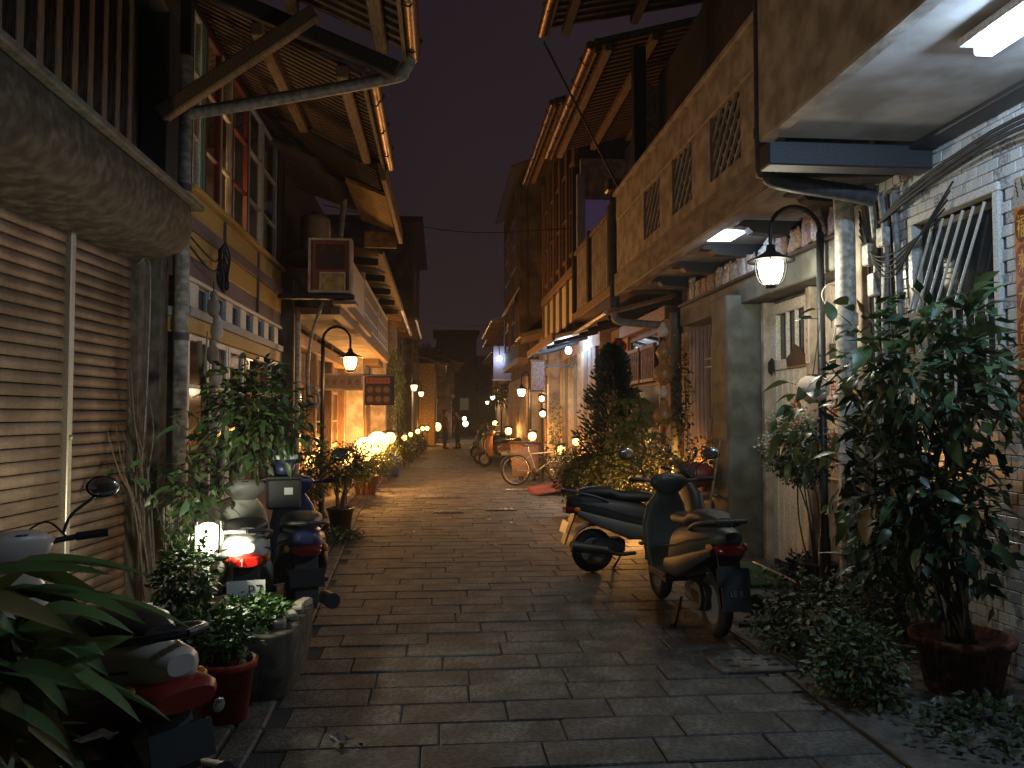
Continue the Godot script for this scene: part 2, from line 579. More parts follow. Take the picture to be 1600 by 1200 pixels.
func street():
	var st := mb()
	quad(st, V(-60, -0.05, -12), V(60, -0.05, -12), V(60, -0.05, 130), V(-60, -0.05, 130), Vector3.UP)
	struct(obj("ground", st, "mortar"))
	st = mb()
	quad(st, V(-1.6, -0.01, -8), V(4, -0.01, -8), V(6, -0.01, 90), V(-2.0, -0.01, 90), Vector3.UP)
	struct(obj("road", st, "mortar"))
	strip("sidewalk", "concrete", func(_d): return -3.2, func(d): return edge(d, LEFT_EDGE) - 0.3, -3.0, 72.0, 0.012)
	strip("sidewalk", "dark_concrete", func(d): return edge(d, RIGHT_EDGE) + 0.02, func(_d): return 6.5, -3.0, 72.0, 0.008)
	var pv := Node3D.new()
	pv.name = "pavement"
	add_child(pv)
	struct(pv)
	var shapes := []
	for l in [0.55, 0.42, 0.28, 0.16]:
		st = mb()
		box(st, Vector3(0, -0.035, 0), Vector3(l, 0.07, 0.259), Basis.IDENTITY, 0.007)
		st.generate_normals()
		shapes.append([l, st.commit()])
	var rest := mb()
	var d := 1.45
	var row := 0
	var n := 0
	while d < 46.0:
		var x0 := edge(d, LEFT_EDGE)
		var x1 := edge(d, RIGHT_EDGE)
		var x := x0 - (0.28 if row % 2 else 0.0) - rr(0.0, 0.1) + 0.08 * (row % 3)
		while x < x1 - 0.06:
			var l := 0.56 * rr(0.93, 1.08)
			var a := maxf(x, x0)
			var b := minf(x + l, x1)
			x += l
			if b - a < 0.09:
				continue
			var w := b - a - 0.008
			var tilt := Basis.from_euler(Vector3(rr(-0.006, 0.006), rr(-0.006, 0.006), rr(-0.004, 0.004)))
			var at := V((a + b) / 2, rr(-0.004, 0.003), d)
			if d < 13.2 and n < 298:
				n += 1
				var best = shapes[0]
				for s in shapes:
					if absf(s[0] - w) < absf(best[0] - w):
						best = s
				var o := put("paving_stone", best[1], ["stone_a", "stone_a", "stone_b", "stone_c"][rng.randi() % 4], pv)
				o.transform = Transform3D(tilt * Basis.from_scale(Vector3(w / best[0], 1, 1)), at)
			else:
				box(rest, at - Vector3(0, 0.02, 0), Vector3(w, 0.04, 0.252), tilt, 0.008)
		row += 1
		d += 0.268
		if absf(d - 5.0) < 0.135:
			d += 0.022     # the wide joint across the street
	var far := obj("far_paving_stones", rest, "stone_a", pv)
	far.set_meta("kind", "stuff")
	var ker := Node3D.new()
	ker.name = "gutter_kerb"
	add_child(ker)
	struct(ker)
	for line in 2:
		d = 3.2
		while d < 26.0:
			var l2 := 0.8 if d < 14.0 else 1.6
			var xo := -0.075 - 0.145 * line
			st = mb()
			beam(st, V(edge(d, LEFT_EDGE) + xo, -0.025, d + 0.006), V(edge(d + l2, LEFT_EDGE) + xo, -0.025, d + l2 - 0.006), 0.132, 0.06 + 0.014 * line, 0.01)
			obj("kerb_stone", st, "stone_b" if line else "stone_c", ker)
			d += l2
	for c in [[-0.02, 15.0, 0.95, 0.62, "wide iron drain cover set in the paving"], [0.1, 12.6, 0.5, 0.3, "small iron cover near the middle of the street"], [0.95, 12.85, 0.5, 0.3, "small iron cover right of the middle of the street"], [1.62, 16.2, 0.8, 0.5, "dark drain grating beside the red mat"]]:
		var t := thing("drain_cover", c[4], "drain cover", V(c[0], 0, c[1]), 0.0, "covers in the paving")
		st = mb()
		box(st, V(c[0], 0.0, c[1]), Vector3(c[2], 0.022, c[3]), Basis.IDENTITY, 0.004)
		obj("frame", st, "dark_concrete", t)
		for k in 5:
			st = mb()
			box(st, V(c[0] + (k - 2) * c[2] * 0.17, 0.012, c[1]), Vector3(c[2] * 0.13, 0.012, c[3] * 0.8), Basis.IDENTITY, 0.003)
			obj("bar", st, "iron", t)
	# bits of litter; the two nearest are added foil in place of dappled light
	for c in [[-0.37, 10.4, 0.05, "scrap of white paper lying left of the middle of the street"], [0.98, 11.2, 0.04, "torn white scrap on the paving, larger of the pair by the dark scooter"], [0.64, 9.3, 0.035, "tiny pale scrap on the paving in front of the covers"], [0.69, 11.6, 0.03, "small bent scrap behind the torn one"], [-0.48, 3.77, 0.075, "added crumpled foil in place of dappled light on the nearest paving stones"], [-0.35, 3.72, 0.035, "added shiny strip of foil in place of a sliver of light beside the crumpled foil"]]:
		st = mb()
		for k in 8:
			var q = Vector3(rr(-1, 1), 0, rr(-1, 1)) * c[2] * 0.6
			var u = Vector3(rr(-1, 1), rr(0, 0.7), rr(-1, 1)) * c[2] * 0.5
			var w2 = Vector3(rr(-1, 1), rr(0, 0.7), rr(-1, 1)) * c[2] * 0.5
			quad(st, V(c[0], 0.008, c[1]) + q, V(c[0], 0.008, c[1]) + q + u, V(c[0], 0.01, c[1]) + q + u + w2, V(c[0], 0.008, c[1]) + q + w2, Vector3.UP)
		tag(obj("litter", st, "steel" if c[1] < 5 else "plate_white"), c[3], "litter", "litter on the paving")

# ---------------------------------------------------------------- left side
func slatted(p, called, m, x: float, y0: float, y1: float, d0: float, d1: float, n: int, w: float, t := 0.03):
	for i in n:
		var d := lerpf(d0, d1, (i + 0.5) / n)
		blk(called, m, p, x - t / 2, x + t / 2, y0, y1, d - w / 2, d + w / 2, 0.004)

func eave(p, xw: float, yw: float, xe: float, ye: float, d0: float, d1: float, m_lath, m_purlin, gap := 0.11):
	# a sloping roof on laths, rafters below it, purlins along it, fascia and gutter on the edge
	var st := mb()
	var s := signf(xw - xe)
	var out := V(xe, ye, 0) - V(xw, yw, 0)
	beam(st, V(xw, yw + 0.09, (d0 + d1) / 2), V(xe, ye + 0.09, (d0 + d1) / 2), d1 - d0, 0.05, 0.0)
	obj("roof", st, "dark_concrete", p)
	var n := int((d1 - d0) / gap)
	for i in n:
		var d := d0 + (i + 0.5) * (d1 - d0) / n
		st = mb()
		beam(st, V(xw, yw + 0.045, d), V(xe, ye + 0.045, d), 0.045, 0.03)
		obj("lath", st, m_lath, p)
	for k in [0.3, 0.62, 0.92]:
		st = mb()
		var c := V(xw, yw - 0.02, 0).lerp(V(xe, ye - 0.02, 0), k)
		beam(st, c + Vector3(0, 0, -d0), c + Vector3(0, 0, -d1), 0.1, 0.11, 0.01)
		obj("purlin", st, m_purlin, p)
	st = mb()
	beam(st, V(xe, ye + 0.03, d0), V(xe, ye + 0.03, d1), 0.03, 0.2, 0.005)
	obj("fascia", st, m_purlin, p)
	st = mb()
	tube(st, [V(xe - s * 0.07, ye + 0.03, d0), V(xe - s * 0.07, ye + 0.0, d1)], 0.058, -1, 10)
	obj("gutter", st, "gutter", p)
	var k2 := d0 + 0.4
	while k2 < d1:
		st = mb()
		tube(st, [V(xe + s * 0.02, ye + 0.1, k2), V(xe - s * 0.075, ye + 0.105, k2), V(xe - s * 0.14, ye + 0.03, k2), V(xe - s * 0.075, ye - 0.066, k2), V(xe, ye - 0.05, k2)], 0.008, -1, 5)
		obj("gutter_hook", st, "iron", p)
		k2 += 0.7

func left_shutter_shop():
	var p := thing("shutter_shop", "dark old shop with two closed roller shutters under a rounded concrete ledge", "shop", V(-2.4, 0, 6.5))
	var turn := Basis(Vector3.UP, deg_to_rad(-4.6))
	var along := turn * Vector3(0, 0, -1)
	var end := V(-2.33, 0, 6.42)
	blk("wall", "dark_concrete", p, -6.0, -2.62, 0, 7.0, -3.0, 6.45)
	blk("end_wall", "dark_concrete", p, -6.0, -2.2, 0, 5.2, 6.46, 6.64)
	blk("pier", "dark_concrete", p, -2.62, -2.27, 0, 2.8, 6.24, 6.455, 0.01)
	var prof := []
	for i in 7:
		var a := PI * i / 6.0
		prof.append(Vector2(0.0095 * sin(a), 0.07 * i / 6.0))
	prof.append(Vector2(-0.008, 0.07)); prof.append(Vector2(-0.012, 0.0))
	var side := along.cross(Vector3.UP) * 1.0
	if side.x < 0:
		side = -side
	for s in 3:
		var a := end - along * (1.02 + 1.06 * s)
		var sh := Node3D.new()
		sh.name = "roller_shutter"
		p.add_child(sh, true)
		var st := mb()
		extrude(st, prof, Vector3.ZERO, side, Vector3.UP, along * 1.0, true)
		st.generate_normals()
		var me := st.commit()
		for k in 35:
			var o := put("slat", me, "shutter", sh)
			o.position = a + Vector3(0, 0.09 + k * 0.0765, 0) + side * rr(-0.002, 0.002) - offset_of(sh)
		st = mb()
		box(st, a + along * 0.5 + Vector3(0, 0.045, 0), Vector3(0.04, 0.085, 1.0), turn, 0.008)
		obj("bottom_bar", st, "rail_metal", sh)
		st = mb()
		box(st, a - along * 0.03 + Vector3(0, 1.38, 0) + side * 0.012, Vector3(0.06, 2.76, 0.055), turn, 0.006)
		obj("guide_rail", st, "rail_metal", p)
		st = mb()
		ball(st, a - along * 0.03 + Vector3(0, 1.36, 0) + side * 0.045, Vector3(0.014, 0.018, 0.018), 8)
		obj("lock_knob", st, "rail_metal", p)
	# rounded concrete ledge
	var rings := []
	var outline := [[-2.6, 2.66], [-2.36, 2.68], [-2.14, 2.7], [-2.0, 2.745], [-1.925, 2.82], [-1.9, 2.92], [-1.9, 3.02], [-1.91, 3.09], [-1.95, 3.1], [-2.6, 3.1]]
	var stl := mb()
	for d in [-3.0, 1.0, 3.0, 4.5, 5.6, 6.2, 6.36, 6.43]:
		var r := []
		for q in outline:
			var k := 1.0 if d < 6.3 else (0.93 if d < 6.4 else 0.75)
			r.append(V(lerpf(-2.5, q[0] + 0.008 * sin(d * 3.1 + q[1] * 9), k), lerpf(2.95, q[1] + 0.01 * sin(d * 2.3 + q[0] * 7), k), d))
		rings.append(r)
	loft(stl, rings)
	obj("ledge", stl, "mossy", p)
	blk("coping", "dark_concrete", p, -2.5, -1.86, 3.1, 3.15, -3.0, 6.42, 0.012)
	# timber storey with upright bars
	blk("sill_beam", "beam_dark", p, -2.5, -2.08, 3.153, 3.3, -3.0, 6.4, 0.015)
	slatted(p, "wall_board", "wood_dark", -2.3, 3.3, 6.2, 2.0, 6.4, 22, 0.19, 0.03)
	slatted(p, "window_bar", "wood_brown", -2.12, 3.3, 5.2, 3.2, 5.6, 12, 0.07, 0.06)
	blk("corner_post", "black_wood", p, -2.26, -2.06, 3.14, 5.4, 6.14, 6.4, 0.01)
	blk("head_beam", "beam_dark", p, -2.4, -2.06, 4.55, 4.72, 2.0, 6.4, 0.015)
	eave(p, -2.6, 5.35, -0.3, 4.36, 2.2, 6.3, "wood_pale", "beam_brown", 0.13)
	var st2 := mb()
	beam(st2, V(-2.12, 3.76, 6.15), V(-0.98, 4.6, 6.15), 0.09, 0.12, 0.012)
	obj("strut", st2, "beam_brown", p)
	st2 = mb()
	beam(st2, V(-2.3, 4.98, 6.22), V(-0.35, 4.2, 6.22), 0.09, 0.13, 0.012)
	obj("rafter", st2, "beam_dark", p)
	st2 = mb()
	tube(st2, bend([V(-2.07, 3.93, 6.56), V(-1.5, 4.02, 6.5), V(-0.45, 4.19, 6.35), V(-0.3, 4.25, 6.3), V(-0.24, 4.38, 6.22), V(-0.24, 4.5, 6.1)], 5), 0.05, -1, 10)
	obj("gutter_pipe", st2, "pipe_grey", p)
	var pp := thing("downpipe", "tall grey drainpipe at the corner of the shutter shop", "drainpipe", V(-2.07, 0, 6.56))
	st2 = mb()
	tube(st2, [V(-2.07, 0, 6.56), V(-2.07, 4.4, 6.56)], 0.055, -1, 14)
	obj("pipe", st2, "pipe_grey", pp)
	for y in [0.9, 2.1, 3.3]:
		st2 = mb()
		tube(st2, [V(-2.07, y, 6.56), V(-2.07, y + 0.06, 6.56)], 0.064, -1, 14)
		obj("clamp", st2, "pipe_dark", pp)
	var wires := thing("cable", "thin pale cable hanging down the wall beside the shutters", "cable", V(-2.2, 0, 6.3))
	st2 = mb()
	tube(st2, bend([V(-2.28, 2.65, 6.21), V(-2.19, 2.6, 6.2), V(-2.2, 1.6, 6.2), V(-2.23, 0.9, 6.2), V(-2.2, 0.1, 6.18)], 6), 0.007, -1, 5)
	obj("strand", st2, "pipe_grey", wires)
	var coil := thing("cable_coil", "coil of black cable hung on the yellow shop front", "cable", V(-1.98, 2.9, 7.4))
	st2 = mb()
	for k in 4:
		var c := V(-1.99 + 0.012 * k, 2.82 + 0.012 * k, 7.4)
		var loop := []
		for j in 21:
			loop.append(c + Vector3(0.01 * sin(j * 1.3 + k), 0.19 * sin(TAU * j / 20.0) * (1 + 0.06 * k), 0.12 * cos(TAU * j / 20.0)))
		tube(st2, loop, 0.009, -1, 5, false)
	obj("loop", st2, "rubber", coil)
	st2 = mb()
	tube(st2, bend([V(-2.05, 2.98, 6.6), V(-1.98, 2.86, 6.9), V(-1.98, 2.86, 7.2), V(-1.99, 2.99, 7.38)], 5), 0.009, -1, 5)
	tube(st2, bend([V(-2.05, 2.9, 6.6), V(-1.98, 2.76, 6.9), V(-1.98, 2.78, 7.2), V(-1.99, 2.93, 7.38)], 5), 0.009, -1, 5)
	obj("lead", st2, "rubber", coil)

func sash(p, called, m, mp, x: float, y0: float, y1: float, d0: float, d1: float, w := 0.05, cross = []):
	# a window frame with its pane: the frame's four bars in one, pane and glazing bars of its own below it
	var st := mb()
	var t := 0.05
	box(st, V(x, (y0 + y1) / 2, d0 + w / 2), Vector3(t, y1 - y0, w), Basis.IDENTITY, 0.005)
	box(st, V(x, (y0 + y1) / 2, d1 - w / 2), Vector3(t, y1 - y0, w), Basis.IDENTITY, 0.005)
	box(st, V(x, y0 + w / 2, (d0 + d1) / 2), Vector3(t - 0.006, w, d1 - d0 - 2 * w), Basis.IDENTITY, 0.005)
	box(st, V(x, y1 - w / 2, (d0 + d1) / 2), Vector3(t - 0.006, w, d1 - d0 - 2 * w), Basis.IDENTITY, 0.005)
	var f := obj(called, st, m, p)
	if mp:
		blk("pane", mp, f, x - 0.003, x + 0.003, y0 + w, y1 - w, d0 + w, d1 - w)
	for y in cross:
		blk("glazing_bar", m, f, x - t / 2 + 0.004, x + t / 2 - 0.004, y - 0.014, y + 0.014, d0 + w, d1 - w, 0.003)
	return f

func left_yellow_shop():
	var x := -2.1
	var p := thing("yellow_shop", "shop with yellow and grey painted bands and a lit upstairs window", "shop", V(x, 0, 10.5))
	var d0 := 6.68
	var d1 := 10.5
	blk("back_wall", "plaster", p, -5.2, -5.0, 0, 6.0, d0, d1)
	blk("floor_slab", "soffit", p, -5.0, x - 0.08, 2.72, 2.86, d0 + 0.02, d1 - 0.02)
	blk("upper_ceiling", "wood_dark", p, -5.0, x - 0.02, 4.95, 5.05, d0 + 0.02, d1 - 0.02)
	blk("side_wall", "plaster", p, -5.0, x - 0.02, 0.0, 5.0, d1, d1 + 0.12)
	for b in [["band", "yellow", 2.19, 2.32, 0.045], ["band", "greyblue", 2.32, 2.4, 0.07], ["band", "purple", 2.65, 2.82, 0.03], ["band", "yellow", 2.82, 3.04, 0.035], ["band", "purple", 3.04, 3.16, 0.05], ["band", "yellow", 3.16, 3.36, 0.035], ["sill", "yellow", 3.36, 3.41, 0.09]]:
		blk(b[0], b[1], p, x - 0.12, x + b[4], b[2], b[3] - 0.003, d0, d1, 0.006)
	for d in [7.75, 9.15]:
		blk("band_joint", "purple", p, x + 0.03, x + 0.058, 2.66, 3.34, d - 0.018, d + 0.018, 0.003)
	# transom lights: white piers between dark panes
	blk("transom_head", "white_paint", p, x - 0.05, x + 0.05, 2.615, 2.648, d0, d1, 0.004)
	for i in 7:
		var a := d0 + 0.1 + i * 0.555
		blk("transom_pier", "white_paint", p, x - 0.04, x + 0.03, 2.402, 2.612, a, a + 0.23, 0.005)
		if i < 6:
			sash(p, "transom_light", "greyblue", "pane_dark", x - 0.02, 2.402, 2.612, a + 0.235, a + 0.55, 0.015)
	# ground floor windows
	var q := d0 + 0.08
	var k := 0
	while q < d1 - 0.4:
		sash(p, "shop_window", "white_paint" if k != 3 else "yellow", "pane_dark", x, 0.7, 2.185, q, q + 0.6, 0.055, [1.75])
		q += 0.635
		k += 1
	blk("shop_poster", "red_mat", p, x + 0.04, x + 0.045, 1.85, 2.12, 9.15, 9.28)
	blk("stall_riser", "purple", p, x - 0.1, x + 0.03, 0, 0.69, d0, d1)
	# upstairs window
	blk("window_side", "black_wood", p, x - 0.06, x + 0.03, 3.42, 4.94, d0 + 0.01, d0 + 0.1)
	var cols := [["white_paint", 6.78, 7.02], ["green_paint", 7.03, 7.15], ["red_paint", 7.16, 7.64], ["cream", 7.65, 8.05], ["red_paint", 8.06, 8.72], ["greyblue", 8.74, 9.4], ["greyblue", 9.42, 10.2]]
	for c in cols:
		sash(p, "upper_sash", c[0], "pane", x, 3.42, 4.92, c[1], c[2], 0.045, [3.86, 4.4])
	blk("curtain", "curtain_red", p, x - 0.3, x - 0.27, 3.42, 4.2, 7.1, 7.5)
	blk("curtain", "curtain_orange", p, x - 0.32, x - 0.29, 3.9, 4.9, 7.1, 7.4)
	slatted(p, "curtain", "curtain_blue", x - 0.16, 3.42, 4.92, 8.8, 10.2, 9, 0.12, 0.03)
	blk("end_panel", "black_wood", p, x - 0.1, x + 0.04, 3.42, 4.94, 10.2, d1, 0.005)
	eave(p, -3.0, 5.45, -0.66, 4.33, 6.72, 9.05, "wood_brown", "beam_brown", 0.1)
	eave_back(p)
	var b := thing("hanging_bulb", "bare round bulb glowing behind the upstairs window of the yellow shop", "light bulb", V(-2.5, 3.75, 7.95))
	var st := mb()
	ball(st, V(-2.42, 3.78, 8.0), Vector3(0.045, 0.05, 0.045), 12)
	obj("glass", st, "glow_warm", b)
	st = mb()
	tube(st, [V(-2.42, 3.83, 8.0), V(-2.42, 4.95, 8.0)], 0.006, -1, 5)
	obj("cord", st, "rubber", b)
	lamp(b, V(-2.42, 3.78, 8.0), 0.16, WARM, 0.05)
	for s in [[6.72, 3.3, 0.03, "string of pale dried gourds hung at the near corner of the yellow shop"]]:
		var g := thing("gourd_string", s[3], "gourds", V(-2.0, 2.6, 6.75))
		for j in 7:
			st = mb()
			var c := V(-1.93 + 0.03 * (j % 2), 2.42 - j * 0.2, 6.95)
			ball(st, c, Vector3(0.055, 0.085, 0.055), 12)
			ball(st, c + Vector3(0, 0.1, 0), Vector3(0.032, 0.045, 0.032), 10)
			obj("gourd", st, "lantern_paper" if j % 2 else "plaster", g)
		st = mb()
		tube(st, [V(-1.93, 2.64, 6.95), V(-1.92, 1.1, 6.95)], 0.005, -1, 5)
		obj("cord", st, "rubber", g)

func eave_back(p):
	# boards of a second, lower strip of roof behind the first
	for k in 12:
		var st := mb()
		beam(st, V(-3.0, 5.4, 9.12 + k * 0.12), V(-0.75, 4.3, 9.12 + k * 0.12), 0.05, 0.03)
		obj("lath", st, "wood_dark", p)
	var st2 := mb()
	beam(st2, V(-3.0, 5.5, 9.75), V(-0.7, 4.37, 9.75), 1.4, 0.05)
	obj("roof", st2, "dark_concrete", p)

func left_lattice_house():
	var p := thing("balcony_house", "house with a white lattice balcony over a warmly lit plank shop front", "house", V(-2.1, 0, 14.0))
	blk("corner_pillar", "grey_paint", p, -2.35, -1.93, 0, 3.3, 10.66, 11.05, 0.015)
	blk("wall", "brick_brown", p, -6, -2.3, 0, 5.4, 11.0, 19.0)
	blk("upper_wall", "wood_dark", p, -2.3, -2.15, 3.0, 5.2, 11.06, 18.9)
	# plank shop front
	for k in 34:
		var d := 11.1 + k * 0.23
		blk("plank", "wood_pale" if k % 5 else "wood_brown", p, -2.3, -2.21 + 0.012 * (k % 3), 0.05, 2.5, d, d + 0.222, 0.006)
	for d in [11.5, 13.3, 15.2, 17.2]:
		blk("post", "wood_brown", p, -2.2, -2.05, 0.0, 2.85, d, d + 0.16, 0.012)
	for d in [12.0, 14.0, 16.0]:
		var f = sash(p, "shop_window", "wood_brown", "pane_dark", -2.17, 0.9, 2.0, d, d + 0.9, 0.06, [1.4])
	blk("lintel", "beam_brown", p, -2.25, -2.0, 2.5, 2.7, 11.06, 18.9, 0.015)
	# balcony
	blk("balcony_floor", "soffit", p, -2.15, -1.36, 2.84, 2.93, 10.7, 18.9)
	blk("balcony_edge", "beam_brown", p, -1.36, -1.24, 2.74, 2.98, 9.9, 18.9, 0.01)
	blk("awning_board", "beam_brown", p, -1.24, -1.18, 2.84, 2.99, 9.9, 13.6, 0.006)
	blk("balcony_panel", "white_paint", p, -1.33, -1.27, 2.99, 3.72, 11.0, 13.2, 0.004)
	for d in [11.0, 13.2, 16.0, 18.8]:
		blk("balcony_post", "white_paint", p, -1.34, -1.26, 2.98, 3.86, d, d + 0.07, 0.006)
	blk("handrail", "white_paint", p, -1.34, -1.26, 3.72, 3.77, 13.27, 18.8, 0.006)
	blk("lower_rail", "white_paint", p, -1.33, -1.27, 3.0, 3.04, 13.27, 18.8, 0.004)
	for y in [3.22, 3.5]:
		blk("middle_rail", "white_paint", p, -1.325, -1.275, y - 0.014, y + 0.014, 13.27, 18.8, 0.003)
	slatted(p, "baluster", "white_paint", -1.3, 3.04, 3.72, 13.3, 18.8, 38, 0.03, 0.03)
	# sloping warm soffit of the roof above
	var st := mb()
	beam(st, V(-1.2, 4.45, 11.0), V(-0.7, 4.26, 11.0), 2.0, 0.04)
	obj("soffit_board", st, "ochre", p)
	blk("soffit_face", "ochre", p, -1.16, -0.68, 4.02, 4.26, 12.02, 12.06)
	st = mb()
	beam(st, V(-0.66, 4.25, 9.0), V(-0.63, 4.22, 12.2), 0.06, 0.2, 0.008)
	obj("fascia", st, "beam_brown", p)
	st = mb()
	beam(st, V(-3.2, 5.3, 11.0), V(-0.66, 4.38, 11.0), 2.2, 0.05)
	obj("roof", st, "dark_concrete", p)
	st = mb()
	beam(st, V(-2.6, 4.5, 15.6), V(-0.9, 4.0, 15.6), 6.6, 0.06)
	obj("rear_roof", st, "dark_concrete", p)
	for k in 5:
		st = mb()
		beam(st, V(-2.3, 3.98, 12.6 + k * 1.5), V(-1.0, 3.9, 12.6 + k * 1.5), 0.1, 0.12, 0.01)
		obj("rafter", st, "beam_dark", p)
	st = mb()
	tube(st, bend([V(-1.26, 4.3, 10.4), V(-1.3, 3.9, 10.4), V(-1.36, 3.0, 10.4), V(-1.4, 2.9, 10.4)], 4), 0.035, -1, 8)
	obj("gutter_pipe", st, "pipe_grey", p)
	# clutter on the balcony's near end
	var tank := thing("storage_drum", "round pale drum stored on the ledge above the framed sign", "drum", V(-1.75, 3.7, 10.9))
	st = mb()
	lathe(st, [Vector2(0, 0), Vector2(0.2, 0), Vector2(0.21, 0.02), Vector2(0.2, 0.25), Vector2(0.21, 0.27), Vector2(0.2, 0.5), Vector2(0.15, 0.55), Vector2(0, 0.56)], V(-1.75, 3.72, 11.2), 20)
	obj("body", st, "plaster", tank)
	st = mb()
	lathe(st, [Vector2(0, 0.56), Vector2(0.06, 0.56), Vector2(0.06, 0.61), Vector2(0, 0.62)], V(-1.75, 3.72, 11.2), 12)
	obj("cap", st, "pipe_dark", tank)
	blk("ledge", "beam_dark", p, -2.2, -1.4, 3.62, 3.7, 10.7, 11.6, 0.01)
	# framed box hung out from the pillar
	var b := thing("framed_sign", "square dark red sign box in a pale frame hung out from the pillar", "sign", V(-1.35, 3.0, 9.6))
	blk("panel", "maroon", b, -1.56, -1.1, 2.99, 3.6, 9.64, 9.8)
	for f in [[-1.585, -1.555, 2.965, 3.62], [-1.105, -1.075, 2.965, 3.62]]:
		blk("frame", "cream", b, f[0], f[1], f[2], f[3], 9.6, 9.82, 0.005)
	for f in [[2.965, 2.995], [3.59, 3.62]]:
		blk("frame", "cream", b, -1.555, -1.105, f[0], f[1], 9.602, 9.82, 0.005)
	blk("notice", "ochre", b, -1.44, -1.16, 3.0, 3.2, 9.625, 9.64)
	for f in [[-1.455, -1.435], [-1.165, -1.145]]:
		blk("notice_frame", "cream", b, f[0], f[1], 2.997, 3.215, 9.615, 9.638, 0.003)
	blk("notice_frame", "cream", b, -1.435, -1.165, 3.195, 3.215, 9.617, 9.638, 0.003)
	var wr := put("writing", sheet(0.34, 0.3), paper("sign_print", 128, 112, Color(0.16, 0.06, 0.05), ["da", "ji"], Color(0.3, 0.14, 0.12), true), b)
	wr.position = V(-1.33, 3.4, 9.63) - offset_of(b)
	blk("bracket", "black_wood", b, -1.95, -1.05, 2.9, 2.955, 9.66, 9.78, 0.006)
	blk("lamp_shelf", "beam_brown", b, -1.3, -1.02, 2.83, 2.87, 9.6, 9.9, 0.004)
	# plumbing on the pillar
	var pp := thing("wall_pipes", "two pale pipes and a looped hose running down beside the green-grey pillar", "pipes", V(-1.8, 0, 10.6))
	st = mb()
	tube(st, [V(-1.86, 0, 10.55), V(-1.86, 2.85, 10.55)], 0.035, -1, 10)
	obj("pipe", st, "pipe_white", pp)
	st = mb()
	tube(st, bend([V(-1.45, 2.88, 9.9), V(-1.62, 2.55, 10.2), V(-1.7, 2.2, 10.4), V(-1.7, 1.8, 10.45), V(-1.62, 1.62, 10.45), V(-1.57, 1.7, 10.45), V(-1.62, 1.85, 10.45), V(-1.74, 1.9, 10.5)], 5), 0.022, -1, 8)
	obj("hose", st, "pipe_white", pp)
	# printed boards
	var s1 := thing("shop_sign", "pale red shop board over the plank door behind the left street lamp", "sign", V(-1.6, 1.9, 13.6))
	blk("board", "cream", s1, -2.02, -1.33, 1.93, 2.22, 13.7, 13.73, 0.004)
	var w1 := put("print", sheet(0.64, 0.22), paper("board_print", 192, 66, Color(0.5, 0.4, 0.34), ["ping", "an", "da", "jia", "ji"], Color(0.36, 0.13, 0.1), false), s1)
	w1.position = V(-1.675, 2.075, 13.69) - offset_of(s1)
	var s2 := thing("snack_banner", "dark blue banner with a red strip of writing and six pale round snacks", "banner", V(-1.1, 1.9, 13.6))
	blk("cloth", "navy", s2, -1.31, -0.8, 1.68, 2.19, 13.8, 13.815)
	var w2 := put("print", sheet(0.49, 0.49), banner_print(), s2)
	w2.position = V(-1.055, 1.935, 13.79) - offset_of(s2)
	st = mb()
	tube(st, [V(-1.35, 2.2, 13.8), V(-0.78, 2.2, 13.8)], 0.012, -1, 6)
	obj("rod", st, "wood_brown", s2)

